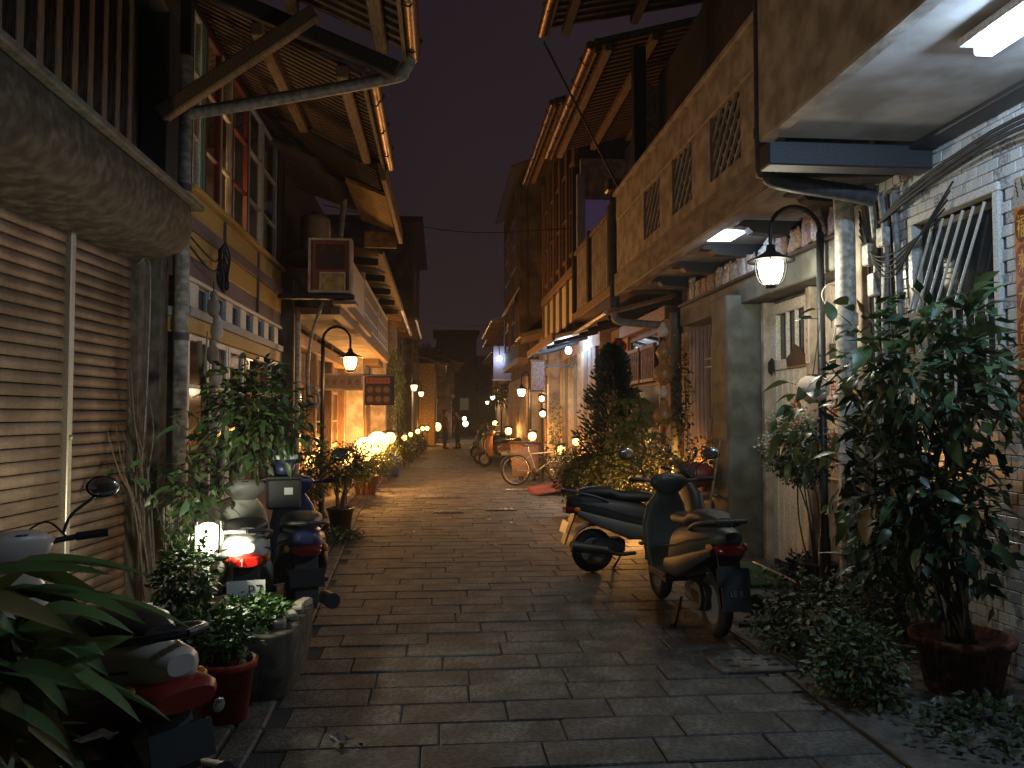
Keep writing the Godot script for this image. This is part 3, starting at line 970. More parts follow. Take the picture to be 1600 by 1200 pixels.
# ---------------------------------------------------------------- right side
func tile_house():
	var x := 3.25
	var p := thing("tiled_house", "house faced with small white wall tiles, a barred window and a lit ceiling above", "house", V(x, 0, 4.5))
	# wall with the window left open: y 1.55-2.86, d 4.4-5.2
	blk("wall", "grout", p, x + 0.012, x + 3.0, 0, 1.55, -3.0, 5.72)
	blk("wall", "grout", p, x + 0.012, x + 3.0, 2.86, 6.5, -3.0, 5.72)
	blk("wall", "grout", p, x + 0.012, x + 3.0, 1.55, 2.86, -3.0, 4.42)
	blk("wall", "grout", p, x + 0.012, x + 3.0, 1.55, 2.86, 5.22, 5.72)
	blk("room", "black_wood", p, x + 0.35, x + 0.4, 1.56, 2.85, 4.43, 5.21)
	var me := []
	for k in 3:
		var st := mb()
		box(st, Vector3.ZERO, Vector3(0.016, 0.0655, 0.0905), Basis.IDENTITY, 0.004)
		st.generate_normals()
		me.append(st.commit())
	var rest := mb()
	var n := 0
	for r in range(46, -1, -1):
		var y := 0.05 + r * 0.07
		var d := 2.9 + (0.047 if r % 2 else 0.0)
		while d < 5.68:
			if not (y > 1.5 and y < 2.9 and d > 4.36 and d < 5.27):
				var at := V(x + 0.006 + rr(-0.0015, 0.0015), y, d)
				var tilt := Basis.from_euler(Vector3(0, rr(-0.01, 0.01), rr(-0.01, 0.01)))
				if d > 3.85 and n < 298:
					n += 1
					var o := put("tile", me[0], ["tile_a", "tile_b", "tile_c", "tile_a"][rng.randi() % 4], p)
					o.transform = Transform3D(tilt, at - offset_of(p))
				elif d > 3.3 or y > 2.6:
					box(rest, at, Vector3(0.016, 0.0655, 0.0905), tilt, 0.003)
			d += 0.095
	var f := obj("lower_tiles", rest, "tile_a", p)
	f.set_meta("kind", "stuff")
	# window surround of thin glazed strips, frame and bars
	for s in [[2.82, 2.875, 4.36, 5.27], [1.53, 1.57, 4.36, 5.27]]:
		blk("window_surround", "tile_c", p, x - 0.02, x + 0.06, s[0], s[1], s[2], s[3], 0.006)
	for s in [[4.36, 4.415], [5.215, 5.27]]:
		blk("window_surround", "tile_c", p, x - 0.018, x + 0.06, 1.571, 2.819, s[0], s[1], 0.006)
	var w = sash(p, "window", "grey_paint", "dark_glass", x + 0.1, 1.58, 2.81, 4.42, 5.21, 0.045, [2.2])
	for i in 8:
		var st := mb()
		tube(st, [V(x - 0.03, 1.57, 4.46 + i * 0.1), V(x - 0.03, 2.2, 4.46 + i * 0.1)], 0.008, -1, 6)
		obj("window_bar", st, "grille", w)
	for i in 6:
		var st := mb()
		tube(st, [V(x - 0.02, 2.78, 4.47 + i * 0.1), V(x - 0.05, 2.2, 4.72 + i * 0.1)], 0.009, -1, 6)
		obj("slanted_bar", st, "grille", w)
	blk("awning_panel", "grey_paint", w, x - 0.06, x - 0.05, 1.75, 2.2, 5.0, 5.3)
	# the slab overhead
	blk("slab", "soffit", p, 2.14, x - 0.005, 3.3, 3.42, -3.0, 4.93)
	blk("fascia", "cream", p, 2.04, 2.14, 3.27, 4.25, -3.0, 4.96, 0.012)
	blk("parapet_cap", "cream", p, 2.0, 2.2, 4.25, 4.33, -3.0, 4.98, 0.015)
	blk("parapet_wall", "plaster", p, 2.09, 2.14, 4.33, 6.5, -3.0, 4.9)
	sash(p, "parapet_window", "beam_dark", "dark_glass", 2.07, 4.4, 5.4, 3.3, 4.3, 0.05, [4.9])
	blk("end_beam", "black_wood", p, 2.12, x, 3.14, 3.3, 4.985, 5.15, 0.01)
	blk("wall_beam", "black_wood", p, 3.08, x - 0.008, 3.262, 3.297, 1.0, 4.98, 0.008)
	for k in 3:
		var st := mb()
		tube(st, bend([V(3.1, 3.12 - 0.03 * k, 2.5), V(3.12, 3.1 - 0.03 * k, 3.5), V(3.16, 3.14 - 0.03 * k, 4.3), V(3.17, 3.05 - 0.03 * k, 5.1), V(3.16, 2.9, 5.5)], 4), 0.012, -1, 6)
		obj("conduit", st, "rubber", p)
	var lt := thing("ceiling_lamp", "long bluish-white ceiling lamp above the tiled wall", "ceiling lamp", V(2.55, 3.28, 3.3))
	blk("housing", "white_paint", lt, 2.44, 2.66, 3.255, 3.297, 2.75, 3.55, 0.01)
	for d in [2.96, 3.34]:
		blk("tube", "glow_cool", lt, 2.5, 2.6, 3.2, 3.25, d - 0.18, d + 0.18, 0.02)
	for d in [2.96, 3.34]:
		lamp(lt, V(2.55, 3.225, d), 0.36, COOL, 0.03)
	# couplet strip on the tiles
	var c := thing("couplet_strip", "weathered red and gold couplet board with two golden characters on the tiles", "couplet", V(x - 0.02, 2.0, 4.1))
	blk("board", "ochre", c, x - 0.03, x - 0.004, 1.42, 2.84, 4.1, 4.215, 0.004)
	var pr := put("print", sheet(0.105, 1.4), couplet_print(), c)
	pr.transform = Transform3D(Basis(Vector3.UP, -PI / 2), V(x - 0.0325, 2.13, 4.157) - offset_of(c))

func lattice_balcony_house():
	var x := 3.3
	var p := thing("lattice_house", "house with a long plastered balcony pierced by three lattice openings", "house", V(x, 0, 8.5))
	blk("side_wall", "plaster", p, x - 0.04, x + 3, 0, 6.4, 5.73, 6.05)
	blk("wall", "grey_paint", p, x + 0.14, x + 3, 0, 6.6, 6.05, 11.2)
	blk("pillar", "grey_paint", p, 2.98, x + 0.14, 0, 2.78, 8.15, 8.62, 0.015)
	blk("lintel", "grey_paint", p, x - 0.16, x + 0.14, 2.68, 2.93, 6.06, 10.3, 0.012)
	blk("ledge", "beam_dark", p, x - 0.2, x + 0.14, 2.932, 2.96, 6.06, 10.3, 0.006)
	# plank wall and door
	for k in 7:
		blk("wall_plank", "cream", p, x + 0.09, x + 0.135, 0.05, 2.67, 6.1 + k * 0.115, 6.21 + k * 0.115, 0.006)
	blk("door_jamb", "cream", p, x + 0.0, x + 0.138, 0, 2.67, 6.92, 7.0, 0.008)
	blk("door_jamb", "cream", p, x + 0.0, x + 0.138, 0, 2.67, 7.95, 8.03, 0.008)
	var d := Node3D.new()
	d.name = "door"
	p.add_child(d, true)
	for k in 7:
		blk("plank", "white_paint", d, x + 0.07, x + 0.11, 0.06, 1.96, 7.02 + k * 0.131, 7.14 + k * 0.131, 0.012)
	blk("upper_frame", "white_paint", d, x + 0.06, x + 0.12, 1.96, 2.06, 7.01, 7.94, 0.006)
	blk("upper_frame", "white_paint", d, x + 0.06, x + 0.12, 2.52, 2.63, 7.01, 7.94, 0.006)
	blk("upper_frame", "white_paint", d, x + 0.06, x + 0.12, 2.06, 2.52, 7.01, 7.16, 0.006)
	blk("upper_frame", "white_paint", d, x + 0.06, x + 0.12, 2.06, 2.52, 7.78, 7.94, 0.006)
	for k in 2:
		blk("window_bar", "white_paint", d, x + 0.065, x + 0.1, 2.06, 2.52, 7.34 + k * 0.2, 7.37 + k * 0.2, 0.004)
	blk("pane", "dark_glass", d, x + 0.105, x + 0.112, 2.06, 2.52, 7.16, 7.78)
	var st := mb()
	extrude(st, [Vector2(0.03, -0.02), Vector2(0.5, -0.02), Vector2(0.52, 0.06), Vector2(0.42, 0.1), Vector2(0.34, 0.19), Vector2(0.24, 0.15), Vector2(0.13, 0.08)], V(x + 0.05, 2.0, 7.0), Vector3(0, 0, -1), Vector3.UP, Vector3(-0.008, 0, 0))
	obj("scroll", st, "black_wood", d)
	st = mb()
	extrude(st, [Vector2(0.0, 0.0), Vector2(0.16, 0.0), Vector2(0.15, 0.1), Vector2(0.06, 0.14), Vector2(0.0, 0.1)], V(x + 0.05, 1.95, 7.8), Vector3(0, 0, -1), Vector3.UP, Vector3(-0.008, 0, 0))
	obj("scroll", st, "black_wood", d)
	st = mb()
	ball(st, V(x + 0.04, 1.43, 7.83), Vector3(0.032, 0.032, 0.032), 12)
	tube(st, [V(x + 0.07, 1.43, 7.83), V(x + 0.04, 1.43, 7.83)], 0.012)
	obj("knob", st, "rail_metal", d)
	var sk := thing("door_charm", "red diamond paper charm stuck on the white plank door", "door charm", V(x + 0.06, 1.52, 7.35))
	st = mb()
	extrude(st, [Vector2(-0.085, 0), Vector2(-0.05, -0.06), Vector2(-0.055, -0.08), Vector2(0, -0.165), Vector2(0.055, -0.08), Vector2(0.05, -0.06), Vector2(0.085, 0), Vector2(0.05, 0.06), Vector2(0.055, 0.08), Vector2(0, 0.165), Vector2(-0.055, 0.08), Vector2(-0.05, 0.06)], V(x + 0.068, 1.54, 7.36), Vector3(0, 0, -1), Vector3.UP, Vector3(-0.004, 0, 0))
	obj("paper", st, "lantern_red", sk)
	var ps := thing("wall_poster", "tall white poster with columns of red characters between door and pipes", "poster", V(x + 0.08, 1.5, 6.5))
	blk("sheet", "plate_white", ps, x + 0.08, x + 0.085, 0.95, 1.86, 6.28, 6.78)
	var pr := put("print", sheet(0.48, 0.88), paper("poster_print", 160, 294, Color(0.8, 0.77, 0.72), ["da", "jia", "ping", "an", "ji", "fu", "da", "lai"], Color(0.55, 0.06, 0.04), true), ps)
	pr.transform = Transform3D(Basis(Vector3.UP, -PI / 2), V(x + 0.077, 1.405, 6.53) - offset_of(ps))
	var nt := thing("door_notice", "narrow pale and red paper strip pasted beside the door window", "notice", V(x, 2.2, 6.9))
	blk("sheet", "plate_white", nt, x - 0.006, x - 0.002, 1.98, 2.42, 6.925, 6.995)
	var pr2 := put("print", sheet(0.064, 0.42), paper("strip_print", 32, 208, Color(0.75, 0.68, 0.62), ["ji", "ping", "an", "da"], Color(0.6, 0.1, 0.07), true), nt)
	pr2.transform = Transform3D(Basis(Vector3.UP, -PI / 2), V(x - 0.009, 2.2, 6.96) - offset_of(nt))
	# grille window, boards beyond the pillar
	var w = sash(p, "grille_window", "grey_paint", "dark_glass", x + 0.1, 1.48, 2.66, 8.75, 9.6, 0.05)
	for k in 7:
		st = mb()
		var dd := 8.8 + k * 0.115
		tube(st, bend([V(x - 0.05, 1.48, dd), V(x - 0.05, 2.42, dd), V(x + 0.02, 2.52, dd), V(x + 0.06, 2.66, dd)], 4), 0.011, -1, 6)
		obj("grille_bar", st, "grille", w)
	for y in [2.1, 2.2]:
		st = mb()
		tube(st, [V(x - 0.06, y, 8.72), V(x - 0.06, y, 9.62)], 0.012, -1, 6)
		obj("cross_bar", st, "grille", w)
	blk("low_board", "wood_pale", p, x - 0.02, x + 0.02, 0.9, 1.46, 8.7, 9.5, 0.006)
	blk("low_ledge", "concrete", p, 2.95, x + 0.14, 0, 0.55, 8.63, 10.2, 0.02)
	for k in 9:
		blk("wall_board", "wood_brown", p, x + 0.08, x + 0.13, 0.56, 2.67, 9.62 + k * 0.16, 9.77 + k * 0.16, 0.006)
	# balcony
	blk("balcony_floor", "soffit", p, 2.58, x + 0.14, 3.3, 3.4, 5.72, 11.15)
	blk("balcony_beam", "beam_grey", p, 2.44, 2.58, 3.2, 3.52, 5.72, 11.15, 0.015)
	blk("balcony_base", "cream", p, 2.47, 2.57, 3.52, 3.66, 5.74, 11.1, 0.006)
	blk("balcony_top", "cream", p, 2.46, 2.58, 4.26, 4.62, 5.74, 11.1, 0.01)
	blk("handrail", "cream", p, 2.42, 2.62, 4.62, 4.69, 5.72, 11.15, 0.015)
	var holes := [[6.38, 7.14], [7.68, 8.36], [8.85, 9.58]]
	var from := 5.74
	for h in holes + [[11.1, 11.1]]:
		blk("balcony_pier", "cream", p, 2.47, 2.57, 3.66, 4.26, from, h[0], 0.004)
		from = h[1]
	for h in holes:
		var mid: float = (h[0] + h[1]) / 2
		for s in [-1.0, 1.0]:
			for k in 6:
				var u := -0.45 + k * 0.18
				var a := Vector2(mid + u - s * 0.3, 3.66)
				var b := Vector2(mid + u + s * 0.3, 4.26)
				var l = Geometry2D.segment_intersects_segment(a, b, Vector2(h[0], 3.6), Vector2(h[0], 4.3))
				var r = Geometry2D.segment_intersects_segment(a, b, Vector2(h[1], 3.6), Vector2(h[1], 4.3))
				if a.x < h[0]:
					a = l if l != null else Vector2.ZERO
				if b.x < h[0]:
					b = l if l != null else Vector2.ZERO
				if a.x > h[1]:
					a = r if r != null else Vector2.ZERO
				if b.x > h[1]:
					b = r if r != null else Vector2.ZERO
				if a == Vector2.ZERO or b == Vector2.ZERO or a.distance_to(b) < 0.08:
					continue
				st = mb()
				beam(st, V(2.515 + s * 0.012, a.y, a.x), V(2.515 + s * 0.012, b.y, b.x), 0.022, 0.03)
				obj("lattice_bar", st, "cream", p)
	for dd in [5.95, 7.05, 8.05, 9.05, 10.05]:
		st = mb()
		extrude(st, [Vector2(0, 0), Vector2(0, 0.13), Vector2(-0.66, 0.13), Vector2(-0.72, 0.09), Vector2(-0.72, 0.07), Vector2(-0.62, 0.065), Vector2(-0.58, 0.02), Vector2(-0.3, 0.0)], V(x + 0.12, 3.165, dd), Vector3.RIGHT, Vector3.UP, V(0, 0, 0.13))
		obj("corbel", st, "black_wood", p)
	# upper storey and roof
	blk("upper_post", "black_wood", p, 2.44, 2.6, 4.7, 6.25, 9.9, 10.06, 0.01)
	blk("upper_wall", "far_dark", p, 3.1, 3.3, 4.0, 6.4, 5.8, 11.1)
	eave(p, 4.2, 6.9, 1.3, 6.28, 5.2, 9.75, "wood_dark", "beam_dark", 0.16)
	st = mb()
	tube(st, [V(2.5, 4.6, 10.9), V(1.25, 6.15, 9.7)], 0.015, -1, 6)
	obj("stay_rod", st, "iron", p)
	var pp := thing("corner_pipe", "thick grey drainpipe with a square head at the far corner of the lattice balcony", "drainpipe", V(2.44, 0, 11.25))
	st = mb()
	tube(st, [V(2.47, 3.05, 11.25), V(2.47, 4.72, 11.25)], 0.07, -1, 12)
	obj("pipe", st, "pipe_dark", pp)
	blk("hopper", "gutter", pp, 2.35, 2.6, 4.72, 4.9, 11.14, 11.36, 0.02)
	st = mb()
	tube(st, bend([V(2.47, 3.1, 11.25), V(2.47, 2.95, 11.25), V(2.55, 2.85, 11.22), V(3.15, 2.8, 11.2)], 5), 0.055, -1, 10)
	obj("elbow", st, "pipe_grey", pp)
	# drainpipe between the two balconies
	var dp := thing("elbow_pipe", "brown drainpipe that bends under the balcony towards the tiled wall", "drainpipe", V(2.3, 0, 5.5))
	st = mb()
	tube(st, bend([V(2.3, 6.3, 5.5), V(2.3, 4.5, 5.5), V(2.3, 3.35, 5.5), V(2.33, 3.24, 5.5), V(2.45, 3.18, 5.5), V(2.9, 3.12, 5.5), V(3.12, 3.08, 5.5)], 5), 0.062, -1, 12)
	obj("pipe", st, "pipe_dark", dp)
	for y in [3.5, 4.6]:
		st = mb()
		tube(st, [V(2.3, y, 5.5), V(2.3, y + 0.07, 5.5)], 0.072, -1, 12)
		obj("collar", st, "pipe_dark", dp)
	blk("bracket_beam", "black_wood", dp, 2.36, 3.24, 3.22, 3.3, 5.42, 5.62, 0.01)
	# bags and folded cards along the ledge
	var names := [["kraft", "brown paper bag"], ["plastic_wrap", "clear wrapped packet"], ["pink_card", "pink card sleeve"], ["canvas", "creased canvas bag"]]
	var where := ["nearest the grey pipe", "over the poster", "left of the poster", "right of the door window", "over the door's near jamb", "over the white door", "over the door's far jamb", "behind the street lantern", "just past the street lantern", "over the grey pillar", "at the pillar's far edge", "over the near bars of the grille window", "over the grille window", "past the grille window", "next to last on the ledge", "last on the ledge"]
	for k in 16:
		var t = names[[2, 1, 2, 0, 2, 1, 1, 1, 1, 3, 1, 3, 0, 0, 3, 1][k]]
		var dd := 6.2 + k * 0.245
		var h := rr(0.2, 0.3)
		var lean := rr(-0.3, 0.3)
		var b := thing("ledge_bag", "%s standing on the ledge %s" % [t[1], where[k]], "bag", V(3.2, 2.96, dd), 0.0, "bags along the ledge")
		var rings := []
		for j in 5:
			var f := j / 4.0
			var r := ring(V(3.2 - 0.03 * f, 2.965 + h * f, dd + lean * h * f), lerpf(0.055, 0.012, f * f), 0.1 * (1 - 0.15 * f), Vector3.RIGHT, Vector3(0, lean * 0.2, -1).normalized(), 12, 4.0)
			for i in r.size():
				r[i] += Vector3(rr(-1, 1), rr(-1, 1), rr(-1, 1)) * 0.013
			rings.append(r)
		st = mb()
		loft(st, rings)
		obj("body", st, t[0], b)
		blk("fold", t[0], b, 3.14, 3.2, 2.96 + h - 0.05, 2.96 + h - 0.01, dd + lean * h - 0.07, dd + lean * h + 0.07, 0.008)

func pipe_cluster():
	var p := thing("pipe_stack", "thick white drainpipe lit by the lantern between the door and the tiled wall", "drainpipe", V(3.12, 0, 5.92))
	var st := mb()
	tube(st, [V(3.12, 0, 5.92), V(3.12, 2.95, 5.92), V(3.1, 3.2, 5.9)], 0.075, -1, 16)
	obj("pipe", st, "pipe_white", p)
	for y in [0.8, 2.2]:
		st = mb()
		tube(st, [V(3.12, y, 5.92), V(3.12, y + 0.09, 5.92)], 0.087, -1, 16)
		obj("collar", st, "pipe_white", p)
	var b := thing("cable_bundle", "tangle of cables and thin conduits with small boxes beside the barred window", "cables", V(3.2, 0, 5.5))
	for k in 6:
		st = mb()
		var d := 5.35 + k * 0.075
		tube(st, bend([V(3.2, 3.1, d + 0.03), V(3.21, 2.7, d + rr(-0.02, 0.02)), V(3.2, 2.1, d + rr(-0.03, 0.03)), V(3.22, 1.4, d), V(3.22, 0.3, d)], 4), [0.022, 0.01, 0.03, 0.012, 0.018, 0.01][k], -1, 7)
		obj("conduit", st, ["pipe_grey", "rubber", "pipe_grey", "rubber", "pipe_white", "rubber"][k], b)
	for k in 5:
		st = mb()
		var y := 2.78 + 0.05 * k
		var sag := 0.15 + 0.09 * k
		tube(st, bend([V(3.2, y + 0.1, 5.85), V(3.14, y - sag * 0.7, 5.55), V(3.13, y - sag, 5.3), V(3.16, y - sag * 0.6, 5.05), V(3.21, y, 4.85 - 0.03 * k)], 5), 0.0065, -1, 5)
		obj("loose_wire", st, "rubber", b)
	for q in [[2.62, 2.78, 5.62], [2.38, 2.55, 5.55], [2.72, 2.86, 5.42]]:
		blk("junction_box", "pipe_white", b, 3.14, 3.2, q[0], q[1], q[2], q[2] + 0.1, 0.01)
	var m := thing("meter_box", "pale meter box mounted above the poster beside the white drainpipe", "meter box", V(3.3, 2.4, 6.2))
	blk("case", "pipe_white", m, 3.22, 3.32, 2.36, 2.6, 6.12, 6.24, 0.012)
	blk("cover", "plate_white", m, 3.205, 3.22, 2.39, 2.57, 6.135, 6.225, 0.006)
	for k in 3:
		st = mb()
		tube(st, [V(3.27, 2.36, 6.14 + k * 0.035), V(3.28, 1.9, 6.14 + k * 0.035)], 0.008, -1, 6)
		obj("lead", st, "pipe_grey", m)
	var tg := thing("paper_tag", "small yellow tag hanging from wires beside the white drainpipe", "tag", V(3.1, 2.0, 6.15))
	st = mb()
	box(st, V(3.12, 2.0, 6.15), Vector3(0.07, 0.16, 0.004), Basis(Vector3.UP, 0.3))
	obj("card", st, "canvas", tg)
	st = mb()
	tube(st, bend([V(3.12, 2.08, 6.15), V(3.16, 2.3, 6.15), V(3.08, 2.38, 6.15), V(3.04, 2.48, 6.15), V(3.1, 2.56, 6.15), V(3.2, 2.52, 6.15)], 4), 0.005, -1, 5)
	obj("wire", st, "pipe_white", tg)
	var pl := thing("paper_lantern", "round pale paper lantern hanging below the meter box", "lantern", V(3.0, 1.7, 5.95))
	st = mb()
	ball(st, V(2.98, 1.72, 6.2), Vector3(0.13, 0.115, 0.13), 20)
	obj("paper", st, "lantern_paper", pl)
	for y in [-0.115, 0.1]:
		st = mb()
		tube(st, [V(2.98, 1.72 + y, 6.2), V(2.98, 1.735 + y, 6.2)], 0.05, -1, 14)
		obj("collar", st, "wood_brown", pl)
	st = mb()
	tube(st, [V(2.98, 1.83, 6.2), V(3.1, 2.6, 6.2)], 0.004, -1, 5)
	obj("cord", st, "rubber", pl)

func railing_house():
	var p := thing("railing_house", "two-storey house with a slatted balcony railing and a bluish lit room upstairs", "house", V(3.3, 0, 13.0))
	blk("wall", "brick_brown", p, 3.36, 7.0, 0, 3.3, 11.22, 15.0)
	blk("upper_wall", "plaster", p, 3.5, 7.0, 3.3, 6.6, 11.22, 15.0)
	blk("dividing_wall", "cream", p, 2.62, 3.5, 3.42, 6.4, 14.86, 15.0)
	blk("near_wall", "ochre", p, 2.75, 3.5, 3.42, 6.3, 11.22, 11.3)
	blk("balcony_floor", "beam_brown", p, 2.46, 3.5, 3.28, 3.42, 11.4, 15.0, 0.01)
	for d in [11.5, 13.2, 14.75]:
		blk("post", "wood_dark", p, 2.44, 2.58, 3.42, 6.2 if d > 14 else 4.62, d, d + 0.13, 0.008)
	blk("handrail", "wood_pale", p, 2.46, 2.56, 4.5, 4.57, 11.63, 14.75, 0.01)
	slatted(p, "baluster", "cream", 2.51, 3.46, 4.5, 11.66, 14.7, 24, 0.08, 0.02)
	sash(p, "lit_window", "greyblue", null, 3.46, 3.6, 5.4, 12.6, 14.6, 0.08, [4.4])
	blk("lit_curtain", "glow_blue", p, 3.485, 3.495, 3.65, 5.35, 12.66, 14.54)  # bluish room light put into the curtain as its own glow
	blk("added_wall_glow", "glow_blue", p, 2.7, 3.34, 3.9, 5.6, 14.83, 14.857)  # added glowing panel: bluish light on the dividing wall put into its colour
	blk("blue_post", "greyblue", p, 2.5, 2.64, 3.42, 6.0, 14.55, 14.68)
	eave(p, 4.0, 6.75, 1.95, 6.2, 9.9, 14.2, "wood_brown", "beam_brown", 0.14)
	# ground floor: a window rail, a pale panel and a door
	blk("pale_panel", "plaster", p, 3.3, 3.355, 1.2, 2.95, 14.0, 14.8, 0.01)
	blk("lintel", "beam_brown", p, 3.2, 3.4, 2.9, 3.1, 11.25, 14.95, 0.01)
	for a in [[11.9, 12.75], [12.85, 13.8]]:
		var r := Node3D.new()
		r.name = "window_rail"
		p.add_child(r, true)
		blk("top_rail", "wood_pale", r, 3.2, 3.26, 2.56, 2.62, a[0], a[1], 0.006)
		blk("bottom_rail", "wood_pale", r, 3.2, 3.26, 2.04, 2.09, a[0], a[1], 0.006)
		slatted(r, "baluster", "wood_pale", 3.23, 2.09, 2.56, a[0], a[1], 7, 0.045, 0.03)
	sash(p, "window", "wood_brown", "dark_glass", 3.33, 1.0, 2.85, 11.9, 13.85, 0.07, [2.0])
	var aw := thing("lean_to", "low tin canopy edge with a bright gutter below the slatted railing", "canopy", V(2.6, 3.0, 11.5))
	var st := mb()
	beam(st, V(3.35, 3.25, 12.6), V(2.35, 2.98, 12.6), 2.9, 0.03)
	obj("sheet", st, "beam_brown", aw)
	st = mb()
	tube(st, [V(2.33, 2.98, 11.2), V(2.33, 2.96, 14.05)], 0.035, -1, 8)
	obj("gutter", st, "gutter", aw)
	for k in 4:
		st = mb()
		beam(st, V(3.35, 3.18, 11.4 + k * 0.8), V(2.4, 2.92, 11.4 + k * 0.8), 0.05, 0.06)
		obj("rafter", st, "beam_dark", aw)
	var col := thing("side_pipe", "grey-green pipe standing against the dark boards past the grille window", "drainpipe", V(3.1, 0, 10.4))
	st = mb()
	tube(st, [V(3.15, 0, 10.6), V(3.15, 2.9, 10.6)], 0.065, -1, 12)
	obj("pipe", st, "grey_paint", col)
	st = mb()
	tube(st, [V(3.15, 1.9, 10.6), V(3.15, 1.98, 10.6)], 0.075, -1, 12)
	obj("collar", st, "grey_paint", col)

func panel_house():
	var p := thing("panel_house", "timber-framed house with white panels and a lit wooden canopy over its door", "house", V(2.6, 0, 17.5))
	blk("wall", "plaster", p, 3.0, 7.0, 0, 3.2, 15.02, 20.0)
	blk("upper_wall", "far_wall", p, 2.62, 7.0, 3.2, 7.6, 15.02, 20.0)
	for k in 5:
		blk("panel", "white_paint", p, 2.57, 2.615, 3.36, 4.24, 15.2 + k * 0.96, 16.02 + k * 0.96, 0.01)
	for k in 6:
		blk("stud", "wood_brown", p, 2.52, 2.618, 3.2, 7.3, 15.03 + k * 0.96, 15.17 + k * 0.96, 0.01)
	blk("rail_beam", "beam_brown", p, 2.5, 2.616, 4.26, 4.42, 15.03, 20.0, 0.01)
	for k in 5:
		sash(p, "upper_window", "wood_brown", "dark_glass", 2.59, 4.7, 6.6, 15.25 + k * 0.96, 15.95 + k * 0.96, 0.07, [5.6])
	eave(p, 4.2, 8.1, 2.15, 7.45, 14.9, 20.1, "wood_brown", "beam_brown", 0.2)
	# wooden canopy
	var st := mb()
	beam(st, V(3.0, 3.2, 16.9), V(2.1, 2.98, 16.9), 4.4, 0.05)
	obj("canopy", st, "white_paint", p)
	blk("canopy_edge", "beam_brown", p, 2.04, 2.1, 2.9, 3.05, 14.7, 19.1, 0.01)
	for k in 4:
		st = mb()
		beam(st, V(3.0, 3.12, 15.2 + k * 1.1), V(2.15, 2.9, 15.2 + k * 1.1), 0.06, 0.07)
		obj("canopy_rafter", st, "iron", p)
	for k in 11:
		blk("plank", ["wood_brown", "wood_pale", "wood_dark"][k % 3], p, 2.93, 2.998, 0.05, 2.85, 15.1 + k * 0.42, 15.1 + k * 0.42 + 0.4, 0.01)
	var b := thing("canopy_bulb", "bright white bulb under the wooden canopy of the panel house", "light bulb", V(2.68, 2.9, 16.4))
	st = mb()
	ball(st, V(2.62, 2.86, 16.4), Vector3(0.075, 0.085, 0.075), 14)
	obj("glass", st, "glow_cool", b)
	st = mb()
	tube(st, [V(2.62, 2.94, 16.4), V(2.62, 3.06, 16.4)], 0.03, -1, 10)
	obj("socket", st, "iron", b)
	lamp(b, V(2.62, 2.86, 16.4), 0.55, COOL, 0.07)
	var ds := thing("paper_diamonds", "two yellow and white paper diamonds hanging under the canopy", "decoration", V(2.62, 2.4, 15.9))
	for q in [[2.58, "canvas", 2.6], [2.38, "plate_white", 2.68]]:
		st = mb()
		extrude(st, [Vector2(0, -0.16), Vector2(0.075, 0), Vector2(0, 0.16), Vector2(-0.075, 0)], V(q[2], q[0], 15.9), Vector3(0.8, 0.3, -0.5).normalized(), Vector3.UP, V(0, 0, 0.01))
		obj("paper", st, q[1], ds)
	var sg := thing("pink_sign", "upright pale pink sign box on the corner past the panel house", "sign", V(2.1, 2.2, 17.5))
	blk("box", "pink_card", sg, 1.98, 2.28, 2.06, 2.72, 17.6, 17.72, 0.015)
	blk("frame", "wood_brown", sg, 1.96, 2.3, 2.72, 2.75, 17.58, 17.74, 0.006)
	blk("frame", "wood_brown", sg, 1.96, 2.3, 2.03, 2.06, 17.58, 17.74, 0.006)
	blk("writing", "kraft", sg, 2.04, 2.22, 2.2, 2.24, 17.592, 17.6)
	blk("arm", "iron", sg, 2.28, 2.95, 2.6, 2.64, 17.64, 17.68)

